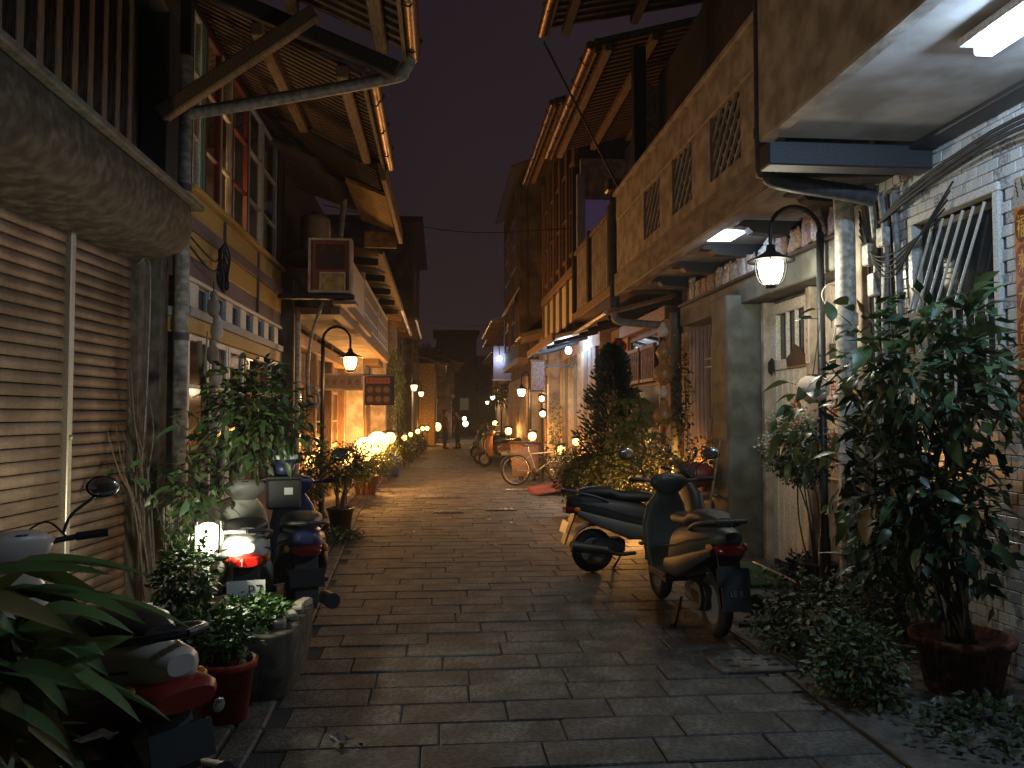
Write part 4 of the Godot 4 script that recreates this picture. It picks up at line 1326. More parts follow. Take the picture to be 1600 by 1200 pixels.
func row_house(label, side: float, x: float, d0: float, d1: float, h: float, m, jut := 0.4, lit = false):
	var p := thing("row_house", label, "house", V(x, 0, (d0 + d1) / 2), 0.0, "houses farther down the street")
	var X := func(a): return x + side * a
	blk("wall", m, p, X.call(0.0), X.call(4.0), 0, h, d0, d1)
	var mid := (d0 + d1) / 2
	blk("upper_bay", m, p, X.call(-jut), X.call(-0.004), 2.9, minf(h, 5.6), d0 + 0.1, d1 - 0.1, 0.02)
	blk("bay_beam", "beam_brown", p, X.call(-jut - 0.05), X.call(-0.008), 2.72, 2.9, d0 + 0.05, d1 - 0.05, 0.01)
	var y := 3.4
	while y < h - 1.0:
		var xx: float = X.call(-jut - 0.02) if y < 5 else X.call(-0.02)
		for k in 2:
			var a := lerpf(d0, d1, 0.14 + 0.42 * k)
			sash(p, "window", "wood_brown", "dark_glass" if not (lit and k == 0) else "glow_dim", xx, y, y + 1.25, a, a + (d1 - d0) * 0.3, 0.08, [y + 0.6])
		y += 2.5
	var dd := lerpf(d0, d1, 0.2)
	var n := 6
	for k in n:
		blk("plank", "wood_pale" if k % 2 else "wood_brown", p, X.call(-0.05), X.call(-0.003), 0.05, 2.3, lerpf(d0 + 0.3, d1 - 0.3, k / float(n)), lerpf(d0 + 0.3, d1 - 0.3, (k + 0.94) / n), 0.01)
	blk("lintel", "beam_brown", p, X.call(-0.1), X.call(-0.005), 2.3, 2.5, d0 + 0.2, d1 - 0.2, 0.01)
	var st := mb()
	beam(st, V(X.call(1.2), h + 0.45, mid), V(X.call(-jut - 0.55), h - 0.05, mid), d1 - d0 + 0.2, 0.08)
	obj("roof", st, "dark_concrete", p)
	for k in 5:
		st = mb()
		var d := lerpf(d0 + 0.2, d1 - 0.2, k / 4.0)
		beam(st, V(X.call(0.0), h + 0.03, d), V(X.call(-jut - 0.5), h - 0.12, d), 0.09, 0.12)
		obj("rafter", st, "beam_brown", p)
	st = mb()
	tube(st, [V(X.call(-jut - 0.58), h - 0.05, d0), V(X.call(-jut - 0.58), h - 0.07, d1)], 0.06, -1, 8)
	obj("gutter", st, "gutter", p)
	return p

func far_houses():
	var a = row_house("house with a pale pilaster and hanging creeper beyond the lattice balcony", -1.0, -1.85, 19.1, 25.0, 4.1, "plaster", 0.3)
	blk("pilaster", "plaster", a, -1.85, -1.42, 0, 3.3, 20.6, 21.1, 0.02)
	blk("pilaster", "plaster", a, -1.85, -1.3, 0, 5.0, 23.0, 23.5, 0.02)
	row_house("brown row house behind the creeper with warm light at its foot", -1.0, -1.75, 25.1, 31.0, 4.6, "brick_brown", 0.35)
	var t := thing("tall_block", "tall dark concrete block rising over the left roofs with a flat roof edge", "building", V(-1.3, 0, 36))
	blk("wall", "far_wall", t, -8, -1.15, 0, 9.0, 31.1, 41.0)
	blk("roof_edge", "beam_dark", t, -8, -0.75, 9.0, 9.2, 30.8, 41.2)
	for y in [3.6, 6.4]:
		for k in 2:
			sash(t, "window", "wood_brown", "dark_glass", -1.13, y, y + 1.3, 32.5 + k * 4, 35.0 + k * 4, 0.1, [y + 0.65])
	row_house("low house with orange lit plaster at the end of the left row", -1.0, -0.35, 41.2, 52.0, 4.2, "ochre", 0.0, false)
	row_house("dim house past the orange one on the left", -1.0, 0.6, 52.2, 62.0, 5.0, "far_wall", 0.2)
	# right
	var b := thing("narrow_tower", "tall narrow grey house with a gabled top beyond the panel house", "building", V(2.3, 0, 24))
	blk("wall", "far_wall", b, 2.35, 7, 0, 8.2, 21.5, 27.5)
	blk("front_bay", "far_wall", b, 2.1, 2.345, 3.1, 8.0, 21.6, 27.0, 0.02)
	blk("bay_beam", "beam_brown", b, 2.05, 2.345, 2.95, 3.1, 21.6, 27.0)
	var st := mb()
	beam(st, V(3.6, 8.9, 24.4), V(1.85, 8.2, 24.4), 6.4, 0.08)
	obj("roof", st, "dark_concrete", b)
	st = mb()
	beam(st, V(2.1, 5.0, 22.0), V(1.7, 4.3, 22.0), 0.9, 0.05)
	obj("window_hood", st, "cream", b)
	for k in 2:
		sash(b, "window", "wood_brown", "dark_glass", 2.08, 3.5, 4.9, 22.4 + k * 2.2, 24.0 + k * 2.2, 0.08, [4.2])
		sash(b, "window", "wood_brown", "dark_glass", 2.08, 5.7, 7.2, 22.4 + k * 2.2, 24.0 + k * 2.2, 0.08, [6.4])
	for k in 8:
		blk("plank", "wood_pale" if k % 2 else "wood_brown", b, 2.28, 2.345, 0.05, 2.6, 21.6 + k * 0.7, 22.26 + k * 0.7, 0.01)
	row_house("low corner house between the panel house and the narrow tower", 1.0, 2.7, 20.1, 21.4, 3.6, "plaster", 0.1)
	row_house("house with jutting upper floor beyond the narrow tower", 1.0, 2.75, 27.6, 34.0, 4.9, "brick_brown", 0.45)
	row_house("row house with a lit upper window farther along on the right", 1.0, 3.1, 34.2, 42.0, 5.2, "plaster", 0.4, true)
	row_house("dim house near the end of the right row", 1.0, 3.6, 42.2, 52.0, 5.0, "far_wall", 0.4)
	row_house("last dark house on the right where the street bends", 1.0, 4.4, 52.2, 64.0, 5.6, "far_wall", 0.3)
	for q in [[-14.0, -0.6, 7.2, 70.0, "dark gabled building closing the left of the street's end"], [-0.5, 3.2, 9.2, 74.0, "taller dark building straight ahead at the end of the street"], [3.3, 12.0, 6.6, 71.0, "low dark building closing the right of the street's end"]]:
		var e := thing("end_building", q[4], "building", V((q[0] + q[1]) / 2, 0, q[3]))
		blk("wall", "far_dark", e, q[0], q[1], 0, q[2], q[3], q[3] + 6)
		st = mb()
		beam(st, V(q[0] - 0.3, q[2] + 0.1, q[3] + 2.8), V(q[1] + 0.3, q[2] + 0.1, q[3] + 2.8), 6.4, 0.25)
		obj("roof_edge", st, "beam_dark", e)
		for k in 2:
			for y in [2.6, 4.9]:
				st = mb()
				box(st, V(lerpf(maxf(q[0], -3.0), minf(q[1], 6.5), 0.3 + 0.4 * k), y, q[3] - 0.03), Vector3(0.8, 1.1, 0.06))
				obj("window", st, "glow_dim" if (k == 1 and y < 3 and q[0] < 0) else "dark_glass", e)

# ---------------------------------------------------------------- print
const STROKES := {
	"da": [[0.1, 0.35, 0.9, 0.35], [0.5, 0.08, 0.5, 0.4, 0.15, 0.92], [0.5, 0.4, 0.88, 0.92]],
	"ji": [[0.2, 0.18, 0.8, 0.18], [0.5, 0.05, 0.5, 0.42], [0.28, 0.42, 0.72, 0.42], [0.25, 0.58, 0.75, 0.58, 0.75, 0.92, 0.25, 0.92, 0.25, 0.58]],
	"ping": [[0.2, 0.12, 0.8, 0.12], [0.3, 0.22, 0.36, 0.42], [0.7, 0.22, 0.62, 0.42], [0.08, 0.52, 0.92, 0.52], [0.5, 0.12, 0.5, 0.95]],
	"an": [[0.5, 0.03, 0.52, 0.14], [0.12, 0.32, 0.12, 0.18, 0.88, 0.18, 0.86, 0.32], [0.48, 0.28, 0.3, 0.65, 0.75, 0.92], [0.68, 0.4, 0.5, 0.75, 0.2, 0.92], [0.08, 0.55, 0.92, 0.55]],
	"jia": [[0.5, 0.02, 0.5, 0.1], [0.12, 0.25, 0.12, 0.14, 0.88, 0.14, 0.86, 0.25], [0.25, 0.32, 0.75, 0.32], [0.5, 0.32, 0.2, 0.52], [0.42, 0.42, 0.58, 0.65, 0.55, 0.92, 0.45, 0.9], [0.5, 0.55, 0.18, 0.75], [0.55, 0.66, 0.2, 0.92], [0.8, 0.42, 0.6, 0.56, 0.9, 0.88]],
	"fu": [[0.2, 0.05, 0.25, 0.15], [0.08, 0.25, 0.35, 0.25, 0.08, 0.6], [0.22, 0.42, 0.22, 0.95], [0.25, 0.5, 0.34, 0.6], [0.45, 0.1, 0.92, 0.1], [0.52, 0.22, 0.86, 0.22, 0.86, 0.38, 0.52, 0.38, 0.52, 0.22], [0.48, 0.5, 0.9, 0.5, 0.9, 0.92, 0.48, 0.92, 0.48, 0.5], [0.48, 0.71, 0.9, 0.71], [0.69, 0.5, 0.69, 0.92]],
	"lai": [[0.12, 0.22, 0.88, 0.22], [0.5, 0.04, 0.5, 0.96], [0.3, 0.3, 0.18, 0.52], [0.3, 0.35, 0.42, 0.5], [0.7, 0.3, 0.58, 0.52], [0.7, 0.35, 0.82, 0.5], [0.08, 0.58, 0.92, 0.58], [0.48, 0.6, 0.12, 0.92], [0.52, 0.6, 0.9, 0.92]],
}

func sheet(w, h) -> QuadMesh:
	var q := QuadMesh.new()
	q.size = Vector2(w, h)
	return q

func dot(im: Image, x: float, y: float, r: float, c: Color, ry := -1.0):
	ry = r if ry < 0 else ry
	for j in range(maxi(0, int(y - ry)), mini(im.get_height(), int(y + ry) + 1)):
		for i in range(maxi(0, int(x - r)), mini(im.get_width(), int(x + r) + 1)):
			if Vector2((i + 0.5 - x) / r, (j + 0.5 - y) / ry).length() <= 1.0:
				im.set_pixel(i, j, c)

func brush(im: Image, glyph, at: Vector2, size: Vector2, w: float, c: Color):
	for s in STROKES[glyph]:
		for k in range(0, s.size() - 2, 2):
			var a := at + Vector2(s[k], s[k + 1]) * size
			var b := at + Vector2(s[k + 2], s[k + 3]) * size
			var n := int(a.distance_to(b)) + 1
			for i in n + 1:
				var p := a.lerp(b, float(i) / n)
				dot(im, p.x, p.y, w * (1.0 - 0.35 * i / n), c)

func printed(called, im: Image, rough := 0.6) -> StandardMaterial3D:
	var m := StandardMaterial3D.new()
	m.resource_name = called
	m.albedo_texture = ImageTexture.create_from_image(im)
	m.roughness = rough
	return m

func aged(im: Image, k: float):
	for j in im.get_height():
		for i in im.get_width():
			var v := 1.0 - k * maxf(0.0, lumps.get_noise_2d(i * 9.0, j * 9.0) + 0.5 * lumps.get_noise_2d(i * 40.0, j * 31.0))
			im.set_pixel(i, j, im.get_pixel(i, j) * Color(v, v, v, 1))

func paper(called, w: int, h: int, bg: Color, glyphs, ink: Color, upright: bool) -> StandardMaterial3D:
	var im := Image.create(w, h, false, Image.FORMAT_RGB8)
	im.fill(bg)
	if upright:
		var cols := 2 if w > 60 else 1
		var per: int = ceili(glyphs.size() / float(cols))
		var s := minf(w / (cols + 0.4), h / (per + 0.4))
		for i in glyphs.size():
			var c = i / per
			brush(im, glyphs[i], Vector2(w - (c + 1) * w / float(cols) + (w / float(cols) - s) / 2 + s * 0.12, h * 0.03 + (i % per) * h * 0.95 / per), Vector2(s, s) * 0.76, maxf(1.2, s * 0.05), ink)
	else:
		var s := minf(w / float(glyphs.size()), h) * 0.8
		for i in glyphs.size():
			brush(im, glyphs[i], Vector2((i + 0.12) * w / float(glyphs.size()), (h - s) / 2), Vector2(s, s), maxf(1.2, s * 0.05), ink)
	aged(im, 0.5)
	return printed(called, im)

func banner_print() -> StandardMaterial3D:
	var im := Image.create(200, 200, false, Image.FORMAT_RGB8)
	im.fill(Color(0.1, 0.11, 0.24))
	im.fill_rect(Rect2i(4, 62, 172, 134), Color(0.24, 0.13, 0.1))
	im.fill_rect(Rect2i(6, 10, 166, 42), Color(0.55, 0.36, 0.29))
	for i in 5:
		brush(im, ["fu", "lai", "da", "ji", "jia"][i], Vector2(12 + i * 32, 17), Vector2(26, 28), 1.8, Color(0.6, 0.12, 0.08))
	for i in 6:
		var c := Vector2(36 + (i % 3) * 56, 95 + (i / 3) * 66)
		dot(im, c.x, c.y, 24, Color(0.38, 0.28, 0.24))
		dot(im, c.x - 2, c.y - 3, 18, Color(0.46, 0.36, 0.3))
		dot(im, c.x, c.y - 12, 6, Color(0.5, 0.3, 0.2))
	aged(im, 0.4)
	return printed("banner_print", im, 0.7)

func couplet_print() -> StandardMaterial3D:
	var im := Image.create(64, 832, false, Image.FORMAT_RGB8)
	im.fill(Color(0.72, 0.42, 0.12))
	im.fill_rect(Rect2i(0, 0, 64, 96), Color(0.62, 0.58, 0.52))
	for q in [[8, 10, 20, 60], [36, 4, 44, 40], [50, 14, 56, 70]]:
		for k in 20:
			dot(im, lerpf(q[0], q[2], k / 19.0) + 3 * sin(k), lerpf(q[1], q[3], k / 19.0), 2.6, Color(0.1, 0.08, 0.06))
	var i := 0
	for g in ["fu", "lai", "da", "ji", "ping", "an"]:
		var y := 112 + i * 118
		dot(im, 32, y + 48, 31, Color(0.5, 0.1, 0.04) if i != 0 else Color(0.36, 0.14, 0.07), 56)
		brush(im, g, Vector2(9, y + 8), Vector2(46, 82), 3.0, Color(0.85, 0.6, 0.18))
		i += 1
	aged(im, 0.55)
	return printed("couplet_print", im, 0.3)

func lettering(p, text, at: Vector3, basis: Basis, height: float, m):
	var t := TextMesh.new()
	t.text = text
	t.font = font
	t.font_size = 64
	t.pixel_size = height / 64.0
	t.depth = 0.002
	var o := put("lettering", t, m, p)
	o.transform = Transform3D(basis, at)
	return o

# ---------------------------------------------------------------- scooters and the bicycle
func wheel(p, c: Vector3, r := 0.225, w := 0.052):
	var b := Basis(Vector3(0, 0, 1), PI / 2)
	var st := mb()
	var prof := []
	for i in 13:
		var a := TAU * i / 12.0
		prof.append(Vector2(r - w + w * cos(a), w * 0.95 * sin(a)))
	lathe(st, prof, Vector3.ZERO, 28, b)
	var t := loc("wheel", st, "rubber", p)
	t.position = c
	st = mb()
	lathe(st, [Vector2(0, -0.045), Vector2(0.05, -0.045), Vector2(r - 2 * w, -0.03), Vector2(r - 1.7 * w, -0.036), Vector2(r - 1.7 * w, 0.036), Vector2(r - 2 * w, 0.03), Vector2(0.05, 0.045), Vector2(0, 0.045)], Vector3.ZERO, 22, b)
	loc("rim", st, "silver_grey", t)
	st = mb()
	tube(st, [Vector3(-0.09, 0, 0), Vector3(0.09, 0, 0)], 0.03, -1, 10)
	loc("hub", st, "pipe_dark", t)

func arch(st, c: Vector3, r: float, a0: float, a1: float, w: float):
	var poly := []
	for i in 13:
		var a := deg_to_rad(lerpf(a0, a1, i / 12.0))
		poly.append(Vector2(cos(a), sin(a)) * (r + 0.012))
	for i in 13:
		var a := deg_to_rad(lerpf(a1, a0, i / 12.0))
		poly.append(Vector2(cos(a), sin(a)) * r)
	extrude(st, poly, c - Vector3(w / 2, 0, 0), Vector3(0, 0, 1), Vector3.UP, Vector3(w, 0, 0))

func scooter(label, at: Vector3, turn: float, body, trim, seat = "seat_black", scale_ := 0.94, plate = "plate_white", group = "") -> Node3D:
	var p := thing("scooter", label, "scooter", at, turn, group)
	p.scale = Vector3.ONE * scale_
	wheel(p, Vector3(0, 0.225, 0.58))
	wheel(p, Vector3(0, 0.225, -0.64))
	var R := Vector3.RIGHT
	var U := Vector3.UP
	var B := Vector3(0, 0, 1)
	var st := mb()
	loft(st, [ring(Vector3(0, 0.47, -0.06), 0.13, 0.17), ring(Vector3(0, 0.52, 0.06), 0.165, 0.2), ring(Vector3(0, 0.585, 0.28), 0.178, 0.185), ring(Vector3(0, 0.645, 0.5), 0.165, 0.15), ring(Vector3(0, 0.695, 0.7), 0.125, 0.105), ring(Vector3(0, 0.73, 0.84), 0.085, 0.06), ring(Vector3(0, 0.74, 0.87), 0.05, 0.035)])
	loc("body", st, body, p)
	for s in [-1.0, 1.0]:
		st = mb()
		loft(st, [ring(Vector3(s * 0.15, 0.4, -0.04), 0.03, 0.06, R, U, 10), ring(Vector3(s * 0.172, 0.44, 0.25), 0.026, 0.085, R, U, 10), ring(Vector3(s * 0.155, 0.54, 0.55), 0.022, 0.06, R, U, 10), ring(Vector3(s * 0.115, 0.63, 0.78), 0.012, 0.03, R, U, 10)])
		loc("side_trim", st, trim, p)
		st = mb()
		tube(st, bend([Vector3(s * 0.15, 0.74, 0.45), Vector3(s * 0.165, 0.8, 0.62), Vector3(s * 0.12, 0.84, 0.82), Vector3(0, 0.85, 0.9)], 5), 0.014, -1, 8)
		loc("grab_rail", st, "pipe_dark", p)
	st = mb()
	loft(st, [ring(Vector3(0, 0.745, -0.1), 0.07, 0.03), ring(Vector3(0, 0.765, -0.02), 0.125, 0.05), ring(Vector3(0, 0.775, 0.15), 0.148, 0.055), ring(Vector3(0, 0.785, 0.32), 0.152, 0.055), ring(Vector3(0, 0.825, 0.42), 0.148, 0.06), ring(Vector3(0, 0.835, 0.6), 0.12, 0.05), ring(Vector3(0, 0.825, 0.74), 0.06, 0.03)])
	loc("seat", st, seat, p)
	st = mb()
	box(st, Vector3(0, 0.3, -0.22), Vector3(0.36, 0.06, 0.42), Basis.IDENTITY, 0.02)
	loc("floorboard", st, "black_plastic", p)
	st = mb()
	loft(st, [ring(Vector3(0, 0.27, -0.4), 0.17, 0.05, R, B), ring(Vector3(0, 0.45, -0.48), 0.195, 0.065, R, B), ring(Vector3(0, 0.65, -0.515), 0.2, 0.07, R, B), ring(Vector3(0, 0.82, -0.5), 0.165, 0.07, R, B), ring(Vector3(0, 0.93, -0.46), 0.09, 0.055, R, B)])
	loc("leg_shield", st, body, p)
	st = mb()
	loft(st, [ring(Vector3(0, 0.42, -0.53), 0.1, 0.05, R, B), ring(Vector3(0, 0.58, -0.585), 0.13, 0.06, R, B), ring(Vector3(0, 0.76, -0.565), 0.11, 0.06, R, B), ring(Vector3(0, 0.86, -0.52), 0.06, 0.04, R, B)])
	loc("nose", st, trim, p)
	st = mb()
	loft(st, [ring(Vector3(0, 0.92, -0.44), 0.08, 0.05, R, B), ring(Vector3(0, 0.98, -0.44), 0.15, 0.085, R, B), ring(Vector3(0, 1.035, -0.43), 0.165, 0.09, R, B), ring(Vector3(0, 1.075, -0.41), 0.11, 0.06, R, B), ring(Vector3(0, 1.085, -0.4), 0.05, 0.03, R, B)])
	var cowl := loc("handlebar_cowl", st, body if body != "pearl" else trim, p)
	st = mb()
	ball(st, Vector3(0, 1.0, -0.51), Vector3(0.085, 0.05, 0.035), 14)
	loc("headlight", st, "clear_lens", cowl)
	st = mb()
	ball(st, Vector3(0, 1.068, -0.385), Vector3(0.07, 0.012, 0.04), 14)
	loc("dial", st, "dark_glass", cowl)
	for s in [-1.0, 1.0]:
		st = mb()
		tube(st, [Vector3(s * 0.14, 1.02, -0.41), Vector3(s * 0.25, 1.035, -0.37)], 0.013, -1, 8)
		var hb := loc("handlebar", st, "pipe_dark", p)
		st = mb()
		tube(st, [Vector3(s * 0.24, 1.034, -0.374), Vector3(s * 0.36, 1.045, -0.325)], 0.019, -1, 10)
		loc("grip", st, "rubber", hb)
		st = mb()
		tube(st, bend([Vector3(s * 0.2, 1.03, -0.43), Vector3(s * 0.3, 1.03, -0.415), Vector3(s * 0.36, 1.025, -0.37)], 4), 0.006, -1, 6)
		loc("brake_lever", st, "steel", hb)
		st = mb()
		var mc := Vector3(s * 0.37, 1.25, -0.4)
		tube(st, bend([Vector3(s * 0.2, 1.05, -0.41), Vector3(s * 0.24, 1.13, -0.42), Vector3(s * 0.33, 1.2, -0.41), mc], 4), 0.008, -1, 6)
		var mb_ := Basis(Vector3.UP, -s * 0.25) * Basis(Vector3.RIGHT, -0.12)
		ball(st, mc, Vector3(0.075, 0.052, 0.022), 16, mb_)
		var mi := loc("mirror", st, "black_plastic", p)
		st = mb()
		ball(st, mc + mb_ * Vector3(0, 0, 0.016), Vector3(0.066, 0.044, 0.01), 16, mb_)
		loc("mirror_glass", st, "mirror", mi)
		st = mb()
		tube(st, [Vector3(s * 0.075, 0.225, -0.64), Vector3(s * 0.075, 0.5, -0.55)], 0.02, -1, 8)
		loc("fork_leg", st, "silver_grey", p)
		st = mb()
		ball(st, Vector3(s * 0.13, 0.66, 0.78), Vector3(0.022, 0.028, 0.035), 10)
		loc("indicator", st, "amber_lens", p)
		st = mb()
		tube(st, bend([Vector3(s * 0.22, 1.03, -0.42), Vector3(s * 0.16, 1.1, -0.5), Vector3(s * 0.06, 1.0, -0.55), Vector3(s * 0.05, 0.8, -0.55)], 4), 0.005, -1, 5)
		loc("brake_cable", st, "rubber", p)
		st = mb()
		tube(st, bend([Vector3(s * 0.176, 0.56, 0.0), Vector3(s * 0.184, 0.6, 0.25), Vector3(s * 0.169, 0.67, 0.5), Vector3(s * 0.118, 0.72, 0.74)], 4), 0.004, -1, 5)
		loc("panel_seam", st, "rubber", p)
		st = mb()
		box(st, Vector3(s * 0.19, 0.31, 0.08), Vector3(0.07, 0.03, 0.12), Basis.IDENTITY, 0.01)
		loc("foot_peg", st, "black_plastic", p)
	st = mb()
	arch(st, Vector3(0, 0.225, -0.64), 0.245, 15, 165, 0.13)
	loc("front_fender", st, body, p)
	st = mb()
	arch(st, Vector3(0, 0.235, 0.58), 0.25, 5, 120, 0.15)
	var rf := loc("rear_fender", st, "black_plastic", p)
	st = mb()
	beam(st, Vector3(0, 0.62, 0.78), Vector3(0, 0.3, 0.9), 0.16, 0.014, 0.004)
	loc("plate_holder", st, "black_plastic", rf)
	st = mb()
	loft(st, [ring(Vector3(0, 0.655, 0.76), 0.11, 0.04), ring(Vector3(0, 0.65, 0.85), 0.1, 0.042), ring(Vector3(0, 0.648, 0.885), 0.07, 0.028)])
	loc("tail_light", st, "tail_bright" if body == "pearl" else "tail_red", p)
	var pb := Basis(Vector3.RIGHT, -0.3)
	st = mb()
	box(st, Vector3(0, 0.475, 0.885), Vector3(0.235, 0.125, 0.006), pb, 0.002)
	loc("number_plate", st, plate, p)
	st = mb()
	box(st, Vector3(-0.02, 0.27, 0.42), Vector3(0.2, 0.16, 0.36), Basis.IDENTITY, 0.04)
	tube(st, [Vector3(-0.12, 0.27, 0.5), Vector3(-0.02, 0.27, 0.5)], 0.1, -1, 14)
	loc("engine", st, "pipe_dark", p)
	st = mb()
	tube(st, bend([Vector3(0.1, 0.2, 0.15), Vector3(0.14, 0.2, 0.35), Vector3(0.165, 0.25, 0.5)], 4), 0.02, -1, 8)
	tube(st, [Vector3(0.165, 0.25, 0.48), Vector3(0.175, 0.3, 0.86)], 0.048, 0.055, 14)
	loc("exhaust", st, "black_plastic", p)
	st = mb()
	tube(st, [Vector3(-0.12, 0.2, 0.2), Vector3(-0.2, 0.01, 0.28)], 0.012, -1, 6)
	tube(st, [Vector3(-0.2, 0.01, 0.28), Vector3(-0.24, 0.005, 0.28)], 0.014, -1, 6)
	loc("side_stand", st, "iron", p)
	return p

func bicycle():
	var p := thing("bicycle", "pale framed bicycle leaning across the right edge of the street", "bicycle", V(2.1, 0, 17.3), deg_to_rad(-84))
	p.rotation.z = 0.0
	for z in [0.5, -0.52]:
		var b := Basis(Vector3(0, 0, 1), PI / 2)
		var st := mb()
		var prof := []
		for i in 9:
			var a := TAU * i / 8.0
			prof.append(Vector2(0.315 + 0.02 * cos(a), 0.02 * sin(a)))
		lathe(st, prof, Vector3.ZERO, 36, b)
		var w := loc("wheel", st, "rubber", p)
		w.position = Vector3(0, 0.335, z)
		st = mb()
		prof = []
		for i in 7:
			var a := TAU * i / 6.0
			prof.append(Vector2(0.285 + 0.014 * cos(a), 0.012 * sin(a)))
		lathe(st, prof, Vector3.ZERO, 36, b)
		loc("rim", st, "steel", w)
		for k in 18:
			st = mb()
			var a := TAU * k / 18.0
			tube(st, [Vector3(0.02 * (1 if k % 2 else -1), cos(a + 0.4) * 0.02, sin(a + 0.4) * 0.02), Vector3(0, cos(a) * 0.28, sin(a) * 0.28)], 0.0018, -1, 4)
			loc("spoke", st, "steel", w)
		st = mb()
		tube(st, [Vector3(-0.05, 0, 0), Vector3(0.05, 0, 0)], 0.022, -1, 10)
		loc("hub", st, "pipe_dark", w)
	var bb := Vector3(0, 0.29, 0.06)
	var seat := Vector3(0, 0.72, 0.2)
	var head := Vector3(0, 0.76, -0.36)
	var fork := Vector3(0, 0.62, -0.41)
	for q in [["seat_tube", bb, seat], ["down_tube", bb, fork], ["top_tube", Vector3(0, 0.68, 0.185), head - Vector3(0, 0.04, -0.01)], ["head_tube", head, fork]]:
		var st := mb()
		tube(st, [q[1], q[2]], 0.017, -1, 10)
		loc(q[0], st, "silver_grey", p)
	for s in [-1.0, 1.0]:
		for q in [["chain_stay", bb, Vector3(0, 0.335, 0.5)], ["seat_stay", Vector3(0, 0.66, 0.18), Vector3(0, 0.335, 0.5)], ["fork_blade", fork, Vector3(0, 0.335, -0.52)]]:
			var st := mb()
			tube(st, [q[1] + Vector3(s * 0.02, 0, 0), q[2] + Vector3(s * 0.05, 0, 0)], 0.009, -1, 8)
			loc(q[0], st, "silver_grey", p)
		var st2 := mb()
		tube(st2, [Vector3(s * 0.06, bb.y, bb.z), Vector3(s * 0.08, bb.y - s * 0.14, bb.z + s * 0.09)], 0.01, -1, 8)
		box(st2, Vector3(s * 0.12, bb.y - s * 0.14, bb.z + s * 0.09), Vector3(0.09, 0.018, 0.06), Basis.IDENTITY, 0.004)
		loc("crank", st2, "black_plastic", p)
	var st3 := mb()
	lathe(st3, [Vector2(0, -0.004), Vector2(0.09, -0.004), Vector2(0.09, 0.004), Vector2(0, 0.004)], bb + Vector3(0.05, 0, 0), 22, Basis(Vector3(0, 0, 1), PI / 2))
	loc("chainring", st3, "black_plastic", p)
	st3 = mb()
	tube(st3, [seat, seat + Vector3(0, 0.12, 0.03)], 0.012, -1, 8)
	loc("seat_post", st3, "steel", p)
	st3 = mb()
	loft(st3, [ring(seat + Vector3(0, 0.135, -0.11), 0.018, 0.016), ring(seat + Vector3(0, 0.14, 0.0), 0.03, 0.022), ring(seat + Vector3(0, 0.145, 0.1), 0.075, 0.026), ring(seat + Vector3(0, 0.15, 0.15), 0.06, 0.02)])
	loc("saddle", st3, "seat_black", p)
	st3 = mb()
	tube(st3, [head, head + Vector3(0, 0.12, -0.03)], 0.014, -1, 8)
	tube(st3, bend([head + Vector3(-0.28, 0.14, 0.06), head + Vector3(-0.12, 0.13, -0.04), head + Vector3(0.12, 0.13, -0.04), head + Vector3(0.28, 0.14, 0.06)], 5), 0.012, -1, 8)
	loc("handlebar", st3, "black_plastic", p)
	st3 = mb()
	arch(st3, Vector3(0, 0.335, 0.5), 0.35, 20, 120, 0.05)
	loc("mudguard", st3, "black_plastic", p)

